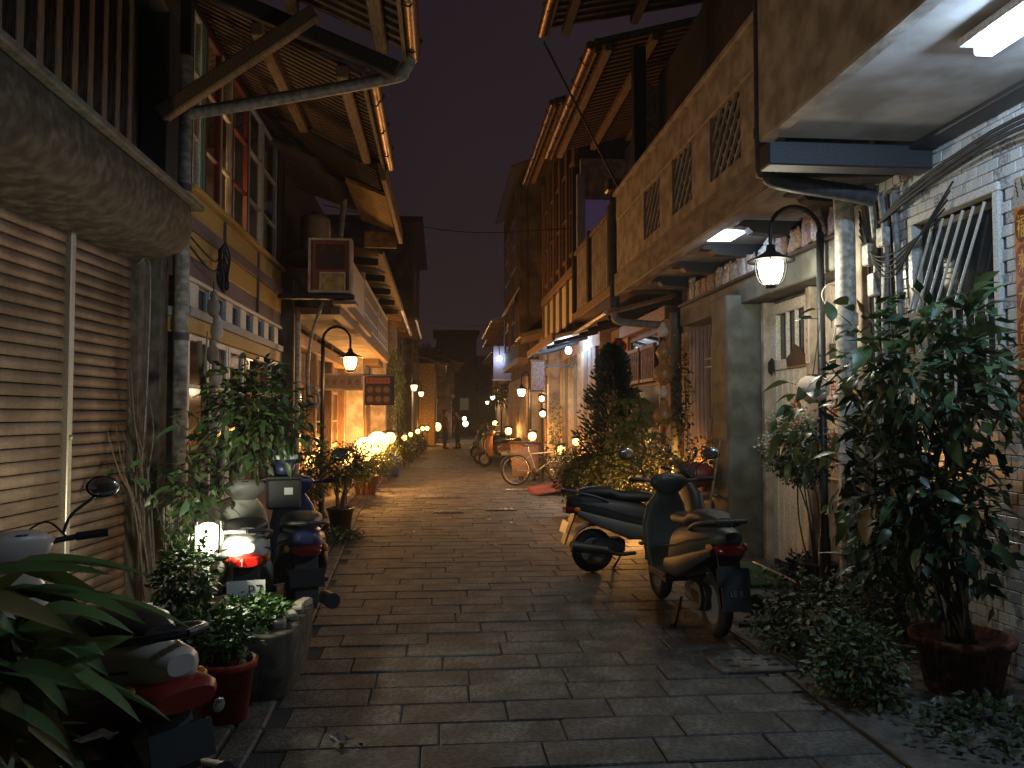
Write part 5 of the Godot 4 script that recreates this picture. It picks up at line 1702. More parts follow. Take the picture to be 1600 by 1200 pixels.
# ---------------------------------------------------------------- people
func flesh(st, bones, cell: float, k: float, at := Vector3.ZERO):   # smooth union of tapered bones, meshed as surface nets
	var lo := Vector3.ONE * 1e9
	var hi := -lo
	for b in bones:
		for e in 2:
			var r = Vector3.ONE * (b[2 + e] + 3 * cell)
			lo = lo.min(b[e] - r)
			hi = hi.max(b[e] + r)
	var n := Vector3i(((hi - lo) / cell).ceil()) + Vector3i.ONE
	var f := PackedFloat32Array()
	f.resize(n.x * n.y * n.z)
	f.fill(1.0)
	for b in bones:
		var a: Vector3 = b[0]
		var ab: Vector3 = b[1] - a
		var l2 := maxf(ab.length_squared(), 1e-9)
		var pad: float = maxf(b[2], b[3]) + k + 2.5 * cell
		var i0 := Vector3i(((a.min(b[1]) - Vector3.ONE * pad - lo) / cell).floor()).clamp(Vector3i.ZERO, n - Vector3i.ONE)
		var i1 := Vector3i(((a.max(b[1]) + Vector3.ONE * pad - lo) / cell).ceil()).clamp(Vector3i.ZERO, n - Vector3i.ONE)
		for z in range(i0.z, i1.z + 1):
			for y in range(i0.y, i1.y + 1):
				var row := (z * n.y + y) * n.x
				for x in range(i0.x, i1.x + 1):
					var p := lo + Vector3(x, y, z) * cell
					var t := clampf((p - a).dot(ab) / l2, 0, 1)
					var d: float = p.distance_to(a + ab * t) - lerpf(b[2], b[3], t)
					var o := f[row + x]
					var h := maxf(k - absf(d - o), 0.0) / k
					f[row + x] = minf(d, o) - h * h * k * 0.25
	var id := PackedInt32Array()
	id.resize(f.size())
	id.fill(-1)
	var pts := []
	var cols := []
	var step := [1, n.x, n.x * n.y]
	for z in n.z - 1:
		for y in n.y - 1:
			for x in n.x - 1:
				var i := (z * n.y + y) * n.x + x
				var neg := 0
				for c in 8:
					if f[i + (c & 1) + ((c >> 1) & 1) * step[1] + (c >> 2) * step[2]] < 0:
						neg += 1
				if neg == 0 or neg == 8:
					continue
				var sum := Vector3.ZERO
				var m := 0
				for c in 8:
					for ax in 3:
						if not (c >> ax) & 1:
							var c2: int = c | (1 << ax)
							var va := f[i + (c & 1) + ((c >> 1) & 1) * step[1] + (c >> 2) * step[2]]
							var vb := f[i + (c2 & 1) + ((c2 >> 1) & 1) * step[1] + (c2 >> 2) * step[2]]
							if (va < 0) != (vb < 0):
								var q := Vector3(c & 1, (c >> 1) & 1, c >> 2)
								q[ax] = va / (va - vb)
								sum += q
								m += 1
				id[i] = pts.size()
				var p := lo + (Vector3(x, y, z) + sum / m) * cell
				pts.append(p)
				var best := 1e9
				var col := Color.WHITE
				for b in bones:
					var ab: Vector3 = b[1] - b[0]
					var t := clampf((p - b[0]).dot(ab) / maxf(ab.length_squared(), 1e-9), 0, 1)
					var d: float = p.distance_to(b[0] + ab * t) - lerpf(b[2], b[3], t)
					if d < best:
						best = d
						col = b[4]
				cols.append(col)
	st.set_smooth_group(rng.randi_range(1, 1000000))
	for z in range(1, n.z - 1):
		for y in range(1, n.y - 1):
			for x in range(1, n.x - 1):
				var i := (z * n.y + y) * n.x + x
				for ax in 3:
					if (f[i] < 0) == (f[i + step[ax]] < 0):
						continue
					var u: int = step[(ax + 1) % 3]
					var w: int = step[(ax + 2) % 3]
					var q := [id[i], id[i - u], id[i - u - w], id[i - w]]
					if q.min() < 0:
						continue
					var out := Vector3.ZERO
					out[ax] = 1.0 if f[i] < 0 else -1.0
					var o := [0, 1, 2, 3]
					if (pts[q[1]] - pts[q[0]]).cross(pts[q[2]] - pts[q[0]]).dot(out) > 0:
						o = [0, 3, 2, 1]
					for j in [0, 1, 2, 0, 2, 3]:
						st.set_color(cols[q[o[j]]])
						st.add_vertex(at + pts[q[o[j]]])

func person(label, at: Vector3, turn: float, shirt: Color, legs: Color, raised: bool):
	var p := thing("person", label, "person", at, turn)
	var skin := lin(0.36, 0.2, 0.13).srgb_to_linear()
	var shoe := Color(0.03, 0.03, 0.03)
	var b := []
	for s in [-1.0, 1.0]:
		var hip := Vector3(s * 0.09, 0.92, 0)
		var knee := Vector3(s * 0.11, 0.5, -0.02 - 0.03 * s)
		var ank := Vector3(s * 0.12, 0.09, 0.03 + 0.02 * s)
		b.append([hip, knee, 0.088, 0.062, legs])
		b.append([knee, ank, 0.06, 0.045, legs])
		b.append([ank + Vector3(0, -0.045, 0.03), ank + Vector3(s * 0.02, -0.05, -0.16), 0.04, 0.036, shoe])
		var sh := Vector3(s * 0.185, 1.41, 0)
		var el := Vector3(s * 0.25, 1.13, 0.03)
		var wr := Vector3(s * 0.2, 0.9, -0.08)
		if raised and s > 0:
			el = Vector3(0.25, 1.18, -0.12)
			wr = Vector3(0.12, 1.36, -0.24)
		b.append([sh, el, 0.055, 0.043, shirt])
		b.append([el, wr, 0.04, 0.028, skin])
		b.append([Vector3(s * 0.06, 1.38, 0), sh, 0.075, 0.06, shirt])
	b.append([Vector3(0, 0.96, 0), Vector3(0, 1.14, 0.0), 0.125, 0.115, legs])
	b.append([Vector3(-0.05, 1.04, 0), Vector3(-0.07, 1.32, 0), 0.1, 0.105, shirt])
	b.append([Vector3(0.05, 1.04, 0), Vector3(0.07, 1.32, 0), 0.1, 0.105, shirt])
	b.append([Vector3(0, 1.4, 0.01), Vector3(0, 1.54, -0.01), 0.055, 0.05, skin])
	b.append([Vector3(0, 1.6, -0.03), Vector3(0, 1.68, 0.0), 0.075, 0.092, skin])
	b.append([Vector3(0, 1.62, -0.1), Vector3(0, 1.635, -0.118), 0.014, 0.012, skin])
	b.append([Vector3(0, 1.565, -0.07), Vector3(0, 1.57, -0.085), 0.03, 0.025, skin])
	for s in [-1.0, 1.0]:
		b.append([Vector3(s * 0.088, 1.63, 0.0), Vector3(s * 0.094, 1.66, 0.008), 0.014, 0.016, skin])
	var st := mb()
	flesh(st, b, 0.02, 0.035)
	for s in [-1.0, 1.0]:
		var wr := Vector3(s * 0.2, 0.9, -0.08)
		var way := Vector3(0.02 * s, -1, -0.2).normalized()
		if raised and s > 0:
			wr = Vector3(0.12, 1.36, -0.24)
			way = Vector3(-0.35, 0.9, -0.2).normalized()
		var across := Vector3(0, 0, -1) - way * Vector3(0, 0, -1).dot(way)
		across = across.normalized()
		var curl = way.cross(across) * s
		var hb := [[wr, wr + way * 0.08, 0.027, 0.032, skin]]
		for i in 4:
			var root2 := wr + way * 0.08 + across * (0.03 - 0.02 * i)
			var l: float = [0.06, 0.072, 0.068, 0.052][i]
			hb.append([root2, root2 + way * l * 0.55 + curl * 0.008, 0.0095, 0.009, skin])
			hb.append([root2 + way * l * 0.55 + curl * 0.008, root2 + way * l + curl * 0.03, 0.009, 0.008, skin])
		hb.append([wr + way * 0.03 + across * 0.025, wr + way * 0.07 + across * 0.06 + curl * 0.01, 0.012, 0.0095, skin])
		flesh(st, hb, 0.0045, 0.008)
	loc("body", st, "person_body", p)
	st = mb()
	var hairc := Color(0.012, 0.01, 0.009)
	flesh(st, [[Vector3(0, 1.7, 0.01), Vector3(0, 1.69, 0.03), 0.098, 0.1, hairc], [Vector3(0, 1.62, 0.055), Vector3(0, 1.58, 0.05), 0.062, 0.05, hairc]], 0.018, 0.03)
	loc("hair", st, "hair", p)
	for s in [-1.0, 1.0]:
		st = mb()
		ball(st, Vector3(s * 0.033, 1.645, -0.088), Vector3(0.014, 0.008, 0.01), 8)
		loc("eye", st, "plate_white", p)
	st = mb()
	ball(st, Vector3(0, 1.585, -0.1), Vector3(0.024, 0.006, 0.008), 8)
	loc("mouth", st, "maroon", p)

# ---------------------------------------------------------------- lamps
func glass_lantern(p, c: Vector3, g, r := 0.1):
	# hood, glowing glass, wire guards and foot, centred on c
	var st := mb()
	lathe(st, [Vector2(0.0, 0.2), Vector2(0.03, 0.2), Vector2(0.04, 0.15), Vector2(0.1, 0.11), Vector2(0.185, 0.075), Vector2(0.19, 0.066), Vector2(0.1, 0.085), Vector2(0, 0.09)], c, 28)
	obj("hood", st, "iron", p)
	st = mb()
	lathe(st, [Vector2(0, -0.11), Vector2(r * 0.6, -0.11), Vector2(r * 0.86, -0.06), Vector2(r, 0.01), Vector2(r, 0.06), Vector2(r * 0.8, 0.075), Vector2(0, 0.075)], c, 22)
	obj("glass", st, g, p)
	for k in 4:
		st = mb()
		var a := TAU * k / 4.0 + 0.4
		var o := Vector3(cos(a), 0, sin(a))
		tube(st, bend([c + o * (r + 0.015) + Vector3(0, 0.08, 0), c + o * (r + 0.02) + Vector3(0, 0.0, 0), c + o * (r * 0.7 + 0.02) + Vector3(0, -0.1, 0), c + o * 0.03 + Vector3(0, -0.135, 0)], 4), 0.0055, -1, 5)
		obj("guard", st, "iron", p)
	st = mb()
	lathe(st, [Vector2(0, -0.15), Vector2(0.04, -0.15), Vector2(0.05, -0.13), Vector2(0, -0.12)], c, 14)
	obj("foot", st, "iron", p)

func street_lantern(label, base: Vector3, c: Vector3, g, e, col):
	var p := thing("street_lantern", label, "street lamp", base, 0.0, "street lanterns")
	var st := mb()
	var top := Vector3(base.x, c.y + 0.42, base.z)
	lathe(st, [Vector2(0, 0), Vector2(0.09, 0), Vector2(0.09, 0.04), Vector2(0.05, 0.1), Vector2(0.045, 0.5), Vector2(0.034, 0.55), Vector2(0.03, top.y - 0.1), Vector2(0, top.y - 0.1)], base, 16)
	obj("post", st, "iron", p)
	st = mb()
	var arc := []
	for i in 13:
		var a := PI * i / 12.0
		arc.append(Vector3(lerpf(base.x, c.x, (1 - cos(a)) / 2), top.y - 0.1 + 0.2 * sin(a), lerpf(base.z, c.z, (1 - cos(a)) / 2)))
	arc.append(Vector3(c.x, c.y + 0.19, c.z))
	tube(st, arc, 0.022, 0.016, 10)
	obj("arm", st, "iron", p)
	glass_lantern(p, c, g)
	lamp(p, c + Vector3(0, -0.02, 0), e, col, 0.09)
	return p

func garden_lamp(label, c: Vector3, g, e, col, w := 0.16, group = "lamps set low among the plants", hooded = true):
	var p := thing("garden_lamp", label, "lamp", Vector3(c.x, 0, c.z), 0.0, group)
	var st := mb()
	tube(st, [Vector3(c.x, 0, c.z), Vector3(c.x, c.y - w * 0.62, c.z)], 0.02, -1, 8)
	obj("stake", st, "iron", p)
	st = mb()
	ball(st, c, Vector3(w, w, w) * 0.52, 18)
	obj("glass", st, g, p)
	for y in ([-1.0, 1.0] if hooded else [-1.0]):
		st = mb()
		lathe(st, [Vector2(0, 0), Vector2(w * 0.72, 0), Vector2(w * 0.74, 0.014), Vector2(w * 0.3, 0.03 + 0.03 * (y + 1) / 2), Vector2(0, 0.05)], c + Vector3(0, w * 0.5 if y > 0 else -w * 0.5 - 0.04, 0), 16)
		obj("cap" if y > 0 else "base", st, "iron", p)
	for k in 4:
		st = mb()
		var o := Vector3(cos(k * PI / 2 + 0.6), 0, sin(k * PI / 2 + 0.6)) * w * 0.56
		tube(st, [c + o + Vector3(0, -w * 0.5, 0), c + o + Vector3(0, w * 0.5, 0)], 0.007, -1, 5)
		obj("bar", st, "iron", p)
	lamp(p, c, e, col, 0.06)

# ---------------------------------------------------------------- plants
func plant(called, label, at: Vector3, category = "plant", group = "") -> Node3D:
	return thing(called, label, category, at, 0.0, group)

func small_shrub(called, label, base: Vector3, c: Vector3, r: Vector3, n: int, l: float, w: float, col: Color, category = "shrub", group = "", droop := 0.2) -> Node3D:
	var p := plant(called, label, base, category, group)
	var tips := []
	for k in 5:
		tips.append(c + Vector3(rr(-0.5, 0.5) * r.x, rr(-0.2, 0.4) * r.y, rr(-0.5, 0.5) * r.z))
	stems(p, "stem", base, tips, 0.009)
	var A := arrays()
	cloud(A, n, c, r, l, w, col, droop)
	stuff("foliage", A, "tinted_leaves", p)
	return p

func plants():
	# large lance-shaped leaves at the lower left
	var lance := [broad_leaf(0.4, 0.13, 0.3, 0.02, 0.03), broad_leaf(0.34, 0.12, 0.45, -0.02, 0.03), broad_leaf(0.42, 0.135, 0.2, 0.015, 0.03), broad_leaf(0.28, 0.11, 0.5, 0.02, 0.03)]
	var g := plant("ginger_plant", "tall plant with long lance-shaped leaves in front of the white scooter", V(-1.5, 0, 2.45))
	for k in 9:
		var b := V(-1.3 + rr(-0.12, 0.12), 0, 2.2 + rr(-0.2, 0.25))
		var tip := V(-1.45 + 0.045 * k, 0.98 - 0.05 * (k % 4) + rr(-0.08, 0.08), 2.1 + rr(0.0, 0.5))
		var path := bend([b, b.lerp(tip, 0.5) + Vector3(-0.06, 0.1, 0), tip], 5)
		var st := mb()
		tube(st, path, 0.011, 0.006, 6)
		obj("stem", st, "leaf_b", g)
		for j in 8:
			var f := 0.35 + 0.65 * j / 7.0
			var at: Vector3 = path[int(f * 10)]
			var dir := Vector3(rr(0.1, 1.0) * (1.0 if j % 3 else -0.6), rr(-0.4, 0.2), rr(-0.7, 0.9)) + (tip - b) * 0.2
			leaf_part(g, lance[rng.randi() % 4], ["ginger_a", "ginger_b", "ginger_a", "ginger_b", "ginger_tip"][rng.randi() % 5] if rng.randf() < 0.6 else "ginger_a", at, dir, rr(0.6, 0.9), 0.3)
	for q in [[-1.15, 1.0, 2.3, 1.0, -0.05, 0.1], [-1.12, 0.93, 2.25, 0.9, -0.25, 0.2], [-1.08, 0.85, 2.2, 1.0, -0.35, 0.0], [-1.2, 1.06, 2.35, 0.8, 0.0, -0.4], [-1.15, 0.78, 2.2, 0.9, -0.5, 0.25], [-1.25, 1.04, 2.2, 0.6, 0.1, -0.2], [-1.1, 0.7, 2.15, 0.7, -0.7, 0.3], [-1.3, 1.0, 2.25, 0.5, 0.1, 0.5], [-1.05, 0.76, 2.3, 0.9, -0.3, -0.3], [-1.18, 0.88, 2.1, 0.8, -0.4, 0.4], [-1.02, 0.62, 2.1, 0.6, -0.6, 0.1], [-1.1, 0.96, 2.4, 0.9, -0.1, -0.2]]:
		leaf_part(g, lance[2], "ginger_a" if q[4] > -0.4 else "ginger_tip", V(q[0] - 0.1, q[1], q[2] + 0.15), Vector3(q[3], q[4], q[5]), rr(0.7, 0.95), 0.25)
	for k in 95:
		var at := V(rr(-1.55, -1.2), rr(0.35, 1.08), rr(2.1, 2.6))
		leaf_part(g, lance[k % 4], ["ginger_a", "ginger_a", "ginger_b", "ginger_b", "ginger_tip"][mini(k % 7, 4) if k % 2 else 0], at, Vector3(rr(0.5, 1.0), rr(-0.65, 0.05), rr(-0.35, 0.5)), rr(0.6, 0.9), 0.3)
	# leafy tree by the drainpipe
	var oval := [broad_leaf(0.12, 0.055, 0.25, 0.02, 0.02), broad_leaf(0.1, 0.05, 0.4, -0.02, 0.02), broad_leaf(0.14, 0.05, 0.3, 0.03, 0.025)]
	var t := plant("small_tree", "slim leafy tree with a pale trunk in front of the yellow shop", V(-1.75, 0, 6.0), "tree")
	var st2 := mb()
	tube(st2, bend([V(-1.75, 0, 6.0), V(-1.73, 0.8, 6.0), V(-1.72, 1.5, 6.02), V(-1.78, 2.05, 6.05)], 5), 0.04, 0.02, 9)
	obj("trunk", st2, "bark", t)
	for q in [[-1.2, 1.9, 5.9], [-1.4, 1.75, 6.3], [-0.95, 1.55, 6.0], [-1.65, 2.1, 5.8], [-1.3, 1.25, 5.9], [-1.85, 1.3, 5.8], [-1.05, 1.2, 6.2], [-1.75, 1.0, 5.7]]:
		st2 = mb()
		var e := V(q[0], q[1], q[2])
		var o := V(-1.73, minf(q[1] - 0.35, 1.5), 6.0)
		tube(st2, bend([o, o.lerp(e, 0.5) + Vector3(0, 0.08, 0), e], 4), 0.014, 0.004, 6)
		obj("branch", st2, "bark", t)
	leaf_parts(t, 150, V(-1.35, 1.5, 5.95), Vector3(0.52, 0.5, 0.4), oval, ["leaf_a", "leaf_b", "leaf_c", "leaf_a"], 0.4, 0.1)
	leaf_parts(t, 60, V(-1.7, 1.05, 5.8), Vector3(0.3, 0.4, 0.3), oval, ["leaf_a", "leaf_b", "leaf_c"], 0.4, 0.1)
	var A := arrays()
	cloud(A, 700, V(-1.35, 1.5, 5.98), Vector3(0.56, 0.52, 0.42), 0.1, 0.045, Color(0.05, 0.09, 0.03), 0.4, 0.05)
	cloud(A, 260, V(-1.72, 0.95, 5.8), Vector3(0.3, 0.5, 0.28), 0.08, 0.04, Color(0.045, 0.08, 0.03), 0.4, 0.05)
	stuff("small_leaves", A, "tinted_leaves", t)
	var tw := plant("bare_creeper", "dry bare twigs of a creeper on the pier beside the shutter", V(-2.2, 0, 6.2), "creeper")
	for k in 9:
		st2 = mb()
		var b := V(-2.15 + rr(-0.05, 0.15), 0.1, 6.1)
		var e := V(-2.15 + rr(-0.1, 0.1), rr(1.2, 2.0), 6.1 - rr(0.0, 0.9))
		tube(st2, bend([b, b.lerp(e, 0.45) + Vector3(rr(-0.04, 0.1), 0.1, rr(-0.1, 0.1)), b.lerp(e, 0.75) + Vector3(rr(-0.03, 0.06), 0.05, rr(-0.1, 0.1)), e], 4), 0.009, 0.002, 5)
		obj("twig", st2, "bark", tw)
	leaf_parts(tw, 9, V(-2.12, 1.1, 5.6), Vector3(0.1, 0.12, 0.35), oval, ["leaf_a", "leaf_b"])
	# planters on the left
	var tr := thing("stone_trough", "weathered stone trough planted with herbs beside the gutter", "planter", V(-1.05, 0, 4.75))
	st2 = mb()
	loft(st2, [ring(V(-1.05, 0, 4.75), 0.24, 0.4, Vector3.RIGHT, Vector3(0, 0, 1), 20, 5), ring(V(-1.05, 0.15, 4.75), 0.27, 0.44, Vector3.RIGHT, Vector3(0, 0, 1), 20, 5), ring(V(-1.05, 0.34, 4.75), 0.28, 0.46, Vector3.RIGHT, Vector3(0, 0, 1), 20, 5), ring(V(-1.05, 0.345, 4.75), 0.24, 0.42, Vector3.RIGHT, Vector3(0, 0, 1), 20, 5)])
	obj("body", st2, "mossy", tr)
	for k in 4:
		st2 = mb()
		box(st2, V(-0.86 + rr(-0.03, 0.03), 0.36, 4.55 + k * 0.16), Vector3(0.07, 0.045, 0.13), Basis(Vector3.UP, rr(-0.5, 0.5)), 0.015)
		obj("edge_stone", st2, "plaster", tr)
	small_shrub("herb_clump", "bright green leafy herbs growing from the stone trough", V(-1.05, 0.33, 4.8), V(-1.06, 0.37, 4.72), Vector3(0.26, 0.12, 0.36), 1700, 0.045, 0.03, Color(0.06, 0.16, 0.025), "herbs")
	small_shrub("herb_clump", "darker herbs spilling over behind the red pot", V(-1.25, 0.28, 4.35), V(-1.22, 0.36, 4.4), Vector3(0.26, 0.18, 0.28), 1000, 0.055, 0.03, Color(0.045, 0.12, 0.02), "herbs")
	pot("flower_pot", "red plastic pot with herbs at the tail of the white scooter", V(-1.06, 0, 4.12), 0.15, 0.3, "red_plastic")
	small_shrub("potted_herb", "small dark green herb in the red plastic pot", V(-1.06, 0.28, 4.12), V(-1.06, 0.38, 4.14), Vector3(0.17, 0.13, 0.17), 350, 0.05, 0.03, Color(0.04, 0.11, 0.02), "herbs")
	pot("flower_pot", "round straw-coloured pot behind the white scooter", V(-1.55, 0.0, 4.75), 0.17, 0.42, "straw")
	small_shrub("lamp_side_shrub", "loose shrub that half hides the bright white lamp", V(-1.4, 0.0, 5.0), V(-1.4, 0.62, 4.6), Vector3(0.22, 0.3, 0.16), 1000, 0.05, 0.032, Color(0.05, 0.1, 0.03))
	# farther down the left side
	pot("flower_pot", "brown plastic pot with two stems beside the gutter", V(-1.32, 0, 10.75), 0.18, 0.3, "glazed")
	var b2 := small_shrub("potted_bush", "potted bush with two bare stems lit from behind by amber lamps", V(-1.32, 0.28, 10.75), V(-1.3, 0.86, 10.8), Vector3(0.46, 0.36, 0.4), 1500, 0.055, 0.03, Color(0.06, 0.09, 0.03))
	for s in [-0.035, 0.045]:
		st2 = mb()
		tube(st2, [V(-1.32 + s, 0.27, 10.72), V(-1.32 + s * 1.6, 0.75, 10.72)], 0.022, 0.016, 7)
		obj("bare_stem", st2, "bark", b2)
	small_shrub("ground_plant", "low spreading plant at the foot of the brown pot", V(-1.3, 0, 9.8), V(-1.3, 0.07, 9.85), Vector3(0.5, 0.1, 0.5), 700, 0.06, 0.035, Color(0.04, 0.08, 0.03), "ground cover")
	small_shrub("tall_shrub", "tall shrub around the left street lantern's post", V(-1.8, 0, 11.4), V(-1.8, 0.8, 11.4), Vector3(0.3, 0.75, 0.4), 1200, 0.06, 0.03, Color(0.055, 0.085, 0.03))
	pot("flower_pot", "terracotta tub farther along the gutter", V(-1.45, 0, 15.6), 0.26, 0.36, "terracotta")
	small_shrub("potted_bush", "flat-topped bush in the terracotta tub", V(-1.45, 0.3, 15.6), V(-1.5, 0.5, 15.4), Vector3(0.4, 0.16, 0.5), 700, 0.06, 0.03, Color(0.06, 0.09, 0.03))
	var hedge := [[-1.5, 15.3, "leafy planter in front of the first of the bright amber lamps"], [-1.38, 16.9, "leafy planter between the bright amber lamps"], [-1.2, 18.4, "leafy planter before the lamp nearest the blue drum"], [-1.65, 13.2, "loose shrub screening the amber lamp over the potted bush"], [-1.95, 12.0, "shrub half covering the amber lamp by the wall pipes"]]
	for q in hedge:
		small_shrub("lamp_shrub", q[2], V(q[0], 0, q[1]), V(q[0] + 0.04, 0.62, q[1]), Vector3(0.38, 0.5, 0.5), 800, 0.075, 0.035, Color(0.06, 0.09, 0.03), "shrub", "shrubs before the amber lamps")
	var hedge2 := [[2.2, 22.6, "shrub before the amber lamp behind the orange-nosed scooter"], [2.45, 15.9, "shrub beside the amber lamp left of the round bush"], [2.3, 18.9, "shrub between the drum and the amber lamp above it"], [-0.95, 24.0, "shrub under the small lamps of the brown row house"], [-0.8, 29.2, "shrub under the lamp where the low shrubs begin"], [-0.4, 43.0, "shrub before the orange house's lamp"]]
	for q in hedge2:
		small_shrub("lamp_shrub", q[2], V(q[0], 0, q[1]), V(q[0], 0.55, q[1]), Vector3(0.4, 0.45, 0.6), 450, 0.1, 0.045, Color(0.06, 0.085, 0.03), "shrub", "shrubs before the amber lamps")
	var bin := thing("blue_bin", "blue plastic drum standing by the gutter", "bin", V(-1.28, 0, 20.2))
	st2 = mb()
	lathe(st2, [Vector2(0, 0), Vector2(0.22, 0), Vector2(0.24, 0.1), Vector2(0.25, 0.5), Vector2(0.26, 0.62), Vector2(0.24, 0.64), Vector2(0.22, 0.6), Vector2(0, 0.58)], V(-1.28, 0, 20.2), 22)
	obj("body", st2, "blue_bin", bin)
	st2 = mb()
	lathe(st2, [Vector2(0.25, 0.44), Vector2(0.27, 0.45), Vector2(0.27, 0.48), Vector2(0.25, 0.49)], V(-1.28, 0, 20.2), 22)
	obj("band", st2, "blue_bin", bin)
	var cr := plant("hanging_creeper", "curtain of creeper hanging down the pale pilaster", V(-1.5, 2.9, 19.6), "creeper")
	A = arrays()
	for k in 60:
		var o := V(-1.38 + rr(-0.1, 0.3), 2.7 + rr(-0.1, 0.6), 20.5 + rr(0, 4.2))
		var len2 := rr(0.7, 1.9)
		for j in 26:
			leaf_into(A, o + Vector3(rr(-0.05, 0.05), -len2 * j / 26.0, rr(-0.05, 0.05)), Vector3(rr(-0.6, 0.8), -1, rr(-0.6, 0.9)).normalized(), Vector3(0.6, 0.3, 0.7).normalized(), 0.1, 0.04, green(Color(0.07, 0.1, 0.03)))
	stuff("foliage", A, "tinted_leaves", cr)
	small_shrub("street_shrub", "rounded shrub on the left in front of the brown row house", V(-1.2, 0, 27), V(-1.2, 0.5, 27), Vector3(0.7, 0.55, 1.6), 900, 0.1, 0.05, Color(0.055, 0.08, 0.03))
	small_shrub("street_shrub", "low shrub just short of the two people", V(-0.95, 0, 33), V(-0.95, 0.4, 33), Vector3(0.5, 0.45, 1.4), 700, 0.1, 0.05, Color(0.05, 0.07, 0.03))
	# right side
	var con := plant("conifer", "tall dark conifer in front of the wooden window rails", V(2.45, 0, 11.2), "conifer")
	st2 = mb()
	tube(st2, [V(2.45, 0, 11.2), V(2.4, 2.4, 11.2)], 0.035, 0.008, 8)
	obj("trunk", st2, "bark", con)
	A = arrays()
	for k in 8000:
		var f := pow(rng.randf(), 0.8)
		var y := 0.75 + 1.75 * f
		var rad := (0.52 * pow(1 - f, 0.55) + 0.03) * (0.72 + 1.1 * lumps.get_noise_2d(f * 420, 90.0 * floorf(rng.randf() * 6)))
		var a := rr(0, TAU)
		var q := sqrt(rr(0.05, 1.0)) * rad
		leaf_into(A, V(2.42 + cos(a) * q, y, 11.2 + sin(a) * q), Vector3(cos(a), rr(0.2, 1.4), sin(a)).normalized(), Vector3(sin(a), 0.4, cos(a)).normalized(), 0.085, 0.028, green(Color(0.03, 0.05, 0.028)))
	stuff("foliage", A, "tinted_leaves", con)
	small_shrub("round_bush", "rounded green bush beside the bicycle's front wheel", V(2.15, 0, 12.4), V(2.2, 0.5, 12.3), Vector3(0.5, 0.55, 0.5), 3600, 0.065, 0.036, Color(0.05, 0.08, 0.03))
	small_shrub("round_bush", "dense dark bush between the round bush and the dark side-on scooter", V(2.35, 0, 10.9), V(2.25, 0.7, 10.9), Vector3(0.5, 0.62, 0.5), 3600, 0.06, 0.034, Color(0.05, 0.075, 0.03))
	small_shrub("golden_bush", "yellow-green bush lit from behind the dark side-on scooter", V(2.75, 0, 9.3), V(2.6, 0.75, 9.6), Vector3(0.6, 0.6, 0.5), 3000, 0.06, 0.034, Color(0.11, 0.13, 0.03))
	small_shrub("golden_bush", "thin yellow-green sprigs standing before the leaning board", V(3.0, 0.5, 8.9), V(2.95, 0.95, 8.95), Vector3(0.25, 0.4, 0.3), 420, 0.06, 0.034, Color(0.1, 0.12, 0.03))
	var pal := [broad_leaf(0.2, 0.075, 0.25, 0.02, 0.05), broad_leaf(0.17, 0.07, 0.4, -0.02, 0.05)]
	var pm := plant("palmate_shrub", "shrub with drooping fans of large leaves above the golden bush", V(2.75, 0, 10.0))
	for k in 14:
		var c := V(2.65 + rr(-0.45, 0.5), 1.35 + rr(-0.3, 0.4), 10.0 + rr(-0.4, 0.4))
		st2 = mb()
		tube(st2, bend([V(2.75, 0.1, 10.0), V(2.72, 0.8, 10.0).lerp(c, 0.3), c], 4), 0.01, 0.005, 5)
		obj("stem", st2, "bark", pm)
		for j in 7:
			var a := TAU * j / 7.0 + k
			leaf_part(pm, pal[j % 2], ["leaf_a", "leaf_c", "leaf_b"][(j + k) % 3], c, Vector3(cos(a), -0.35, sin(a)), rr(0.8, 1.1), 0.1)
	small_shrub("wall_creeper", "dark creeper climbing the boards beside the grey-green pipe", V(3.1, 0.5, 10.1), V(3.12, 1.75, 10.2), Vector3(0.14, 0.9, 0.35), 500, 0.06, 0.035, Color(0.04, 0.06, 0.03), "creeper")
	var fb := small_shrub("white_flower_bush", "airy bush of small pale flowers in front of the white plank door", V(3.1, 0.0, 6.4), V(3.0, 1.2, 6.5), Vector3(0.36, 0.36, 0.36), 3200, 0.045, 0.026, Color(0.07, 0.1, 0.05), "flowering bush")
	A = arrays()
	cloud(A, 1900, V(2.98, 1.28, 6.5), Vector3(0.4, 0.36, 0.4), 0.03, 0.02, Color(0.42, 0.43, 0.36), -0.2, 0.5)
	stuff("blossom", A, "tinted_leaves", fb)
	pot("flower_pot", "dark pot holding the flowering bush by the plank door", V(3.1, 0, 6.4), 0.15, 0.3, "glazed")
	small_shrub("door_plant", "low dark plant at the foot of the plank door", V(3.2, 0, 7.1), V(3.2, 0.14, 6.9), Vector3(0.22, 0.2, 0.4), 700, 0.06, 0.035, Color(0.035, 0.06, 0.025))
	# the big broad-leaved shrub
	var big := [broad_leaf(0.15, 0.07, 0.25, 0.03, 0.04), broad_leaf(0.12, 0.06, 0.4, -0.03, 0.04), broad_leaf(0.19, 0.08, 0.35, 0.04, 0.05), broad_leaf(0.1, 0.052, 0.5, 0.03, 0.03), broad_leaf(0.16, 0.06, 0.7, -0.05, 0.03)]
	var bt := plant("broadleaf_tree", "large shrub with broad glossy leaves in the terracotta pot by the tiled wall", V(2.78, 0, 4.3), "shrub")
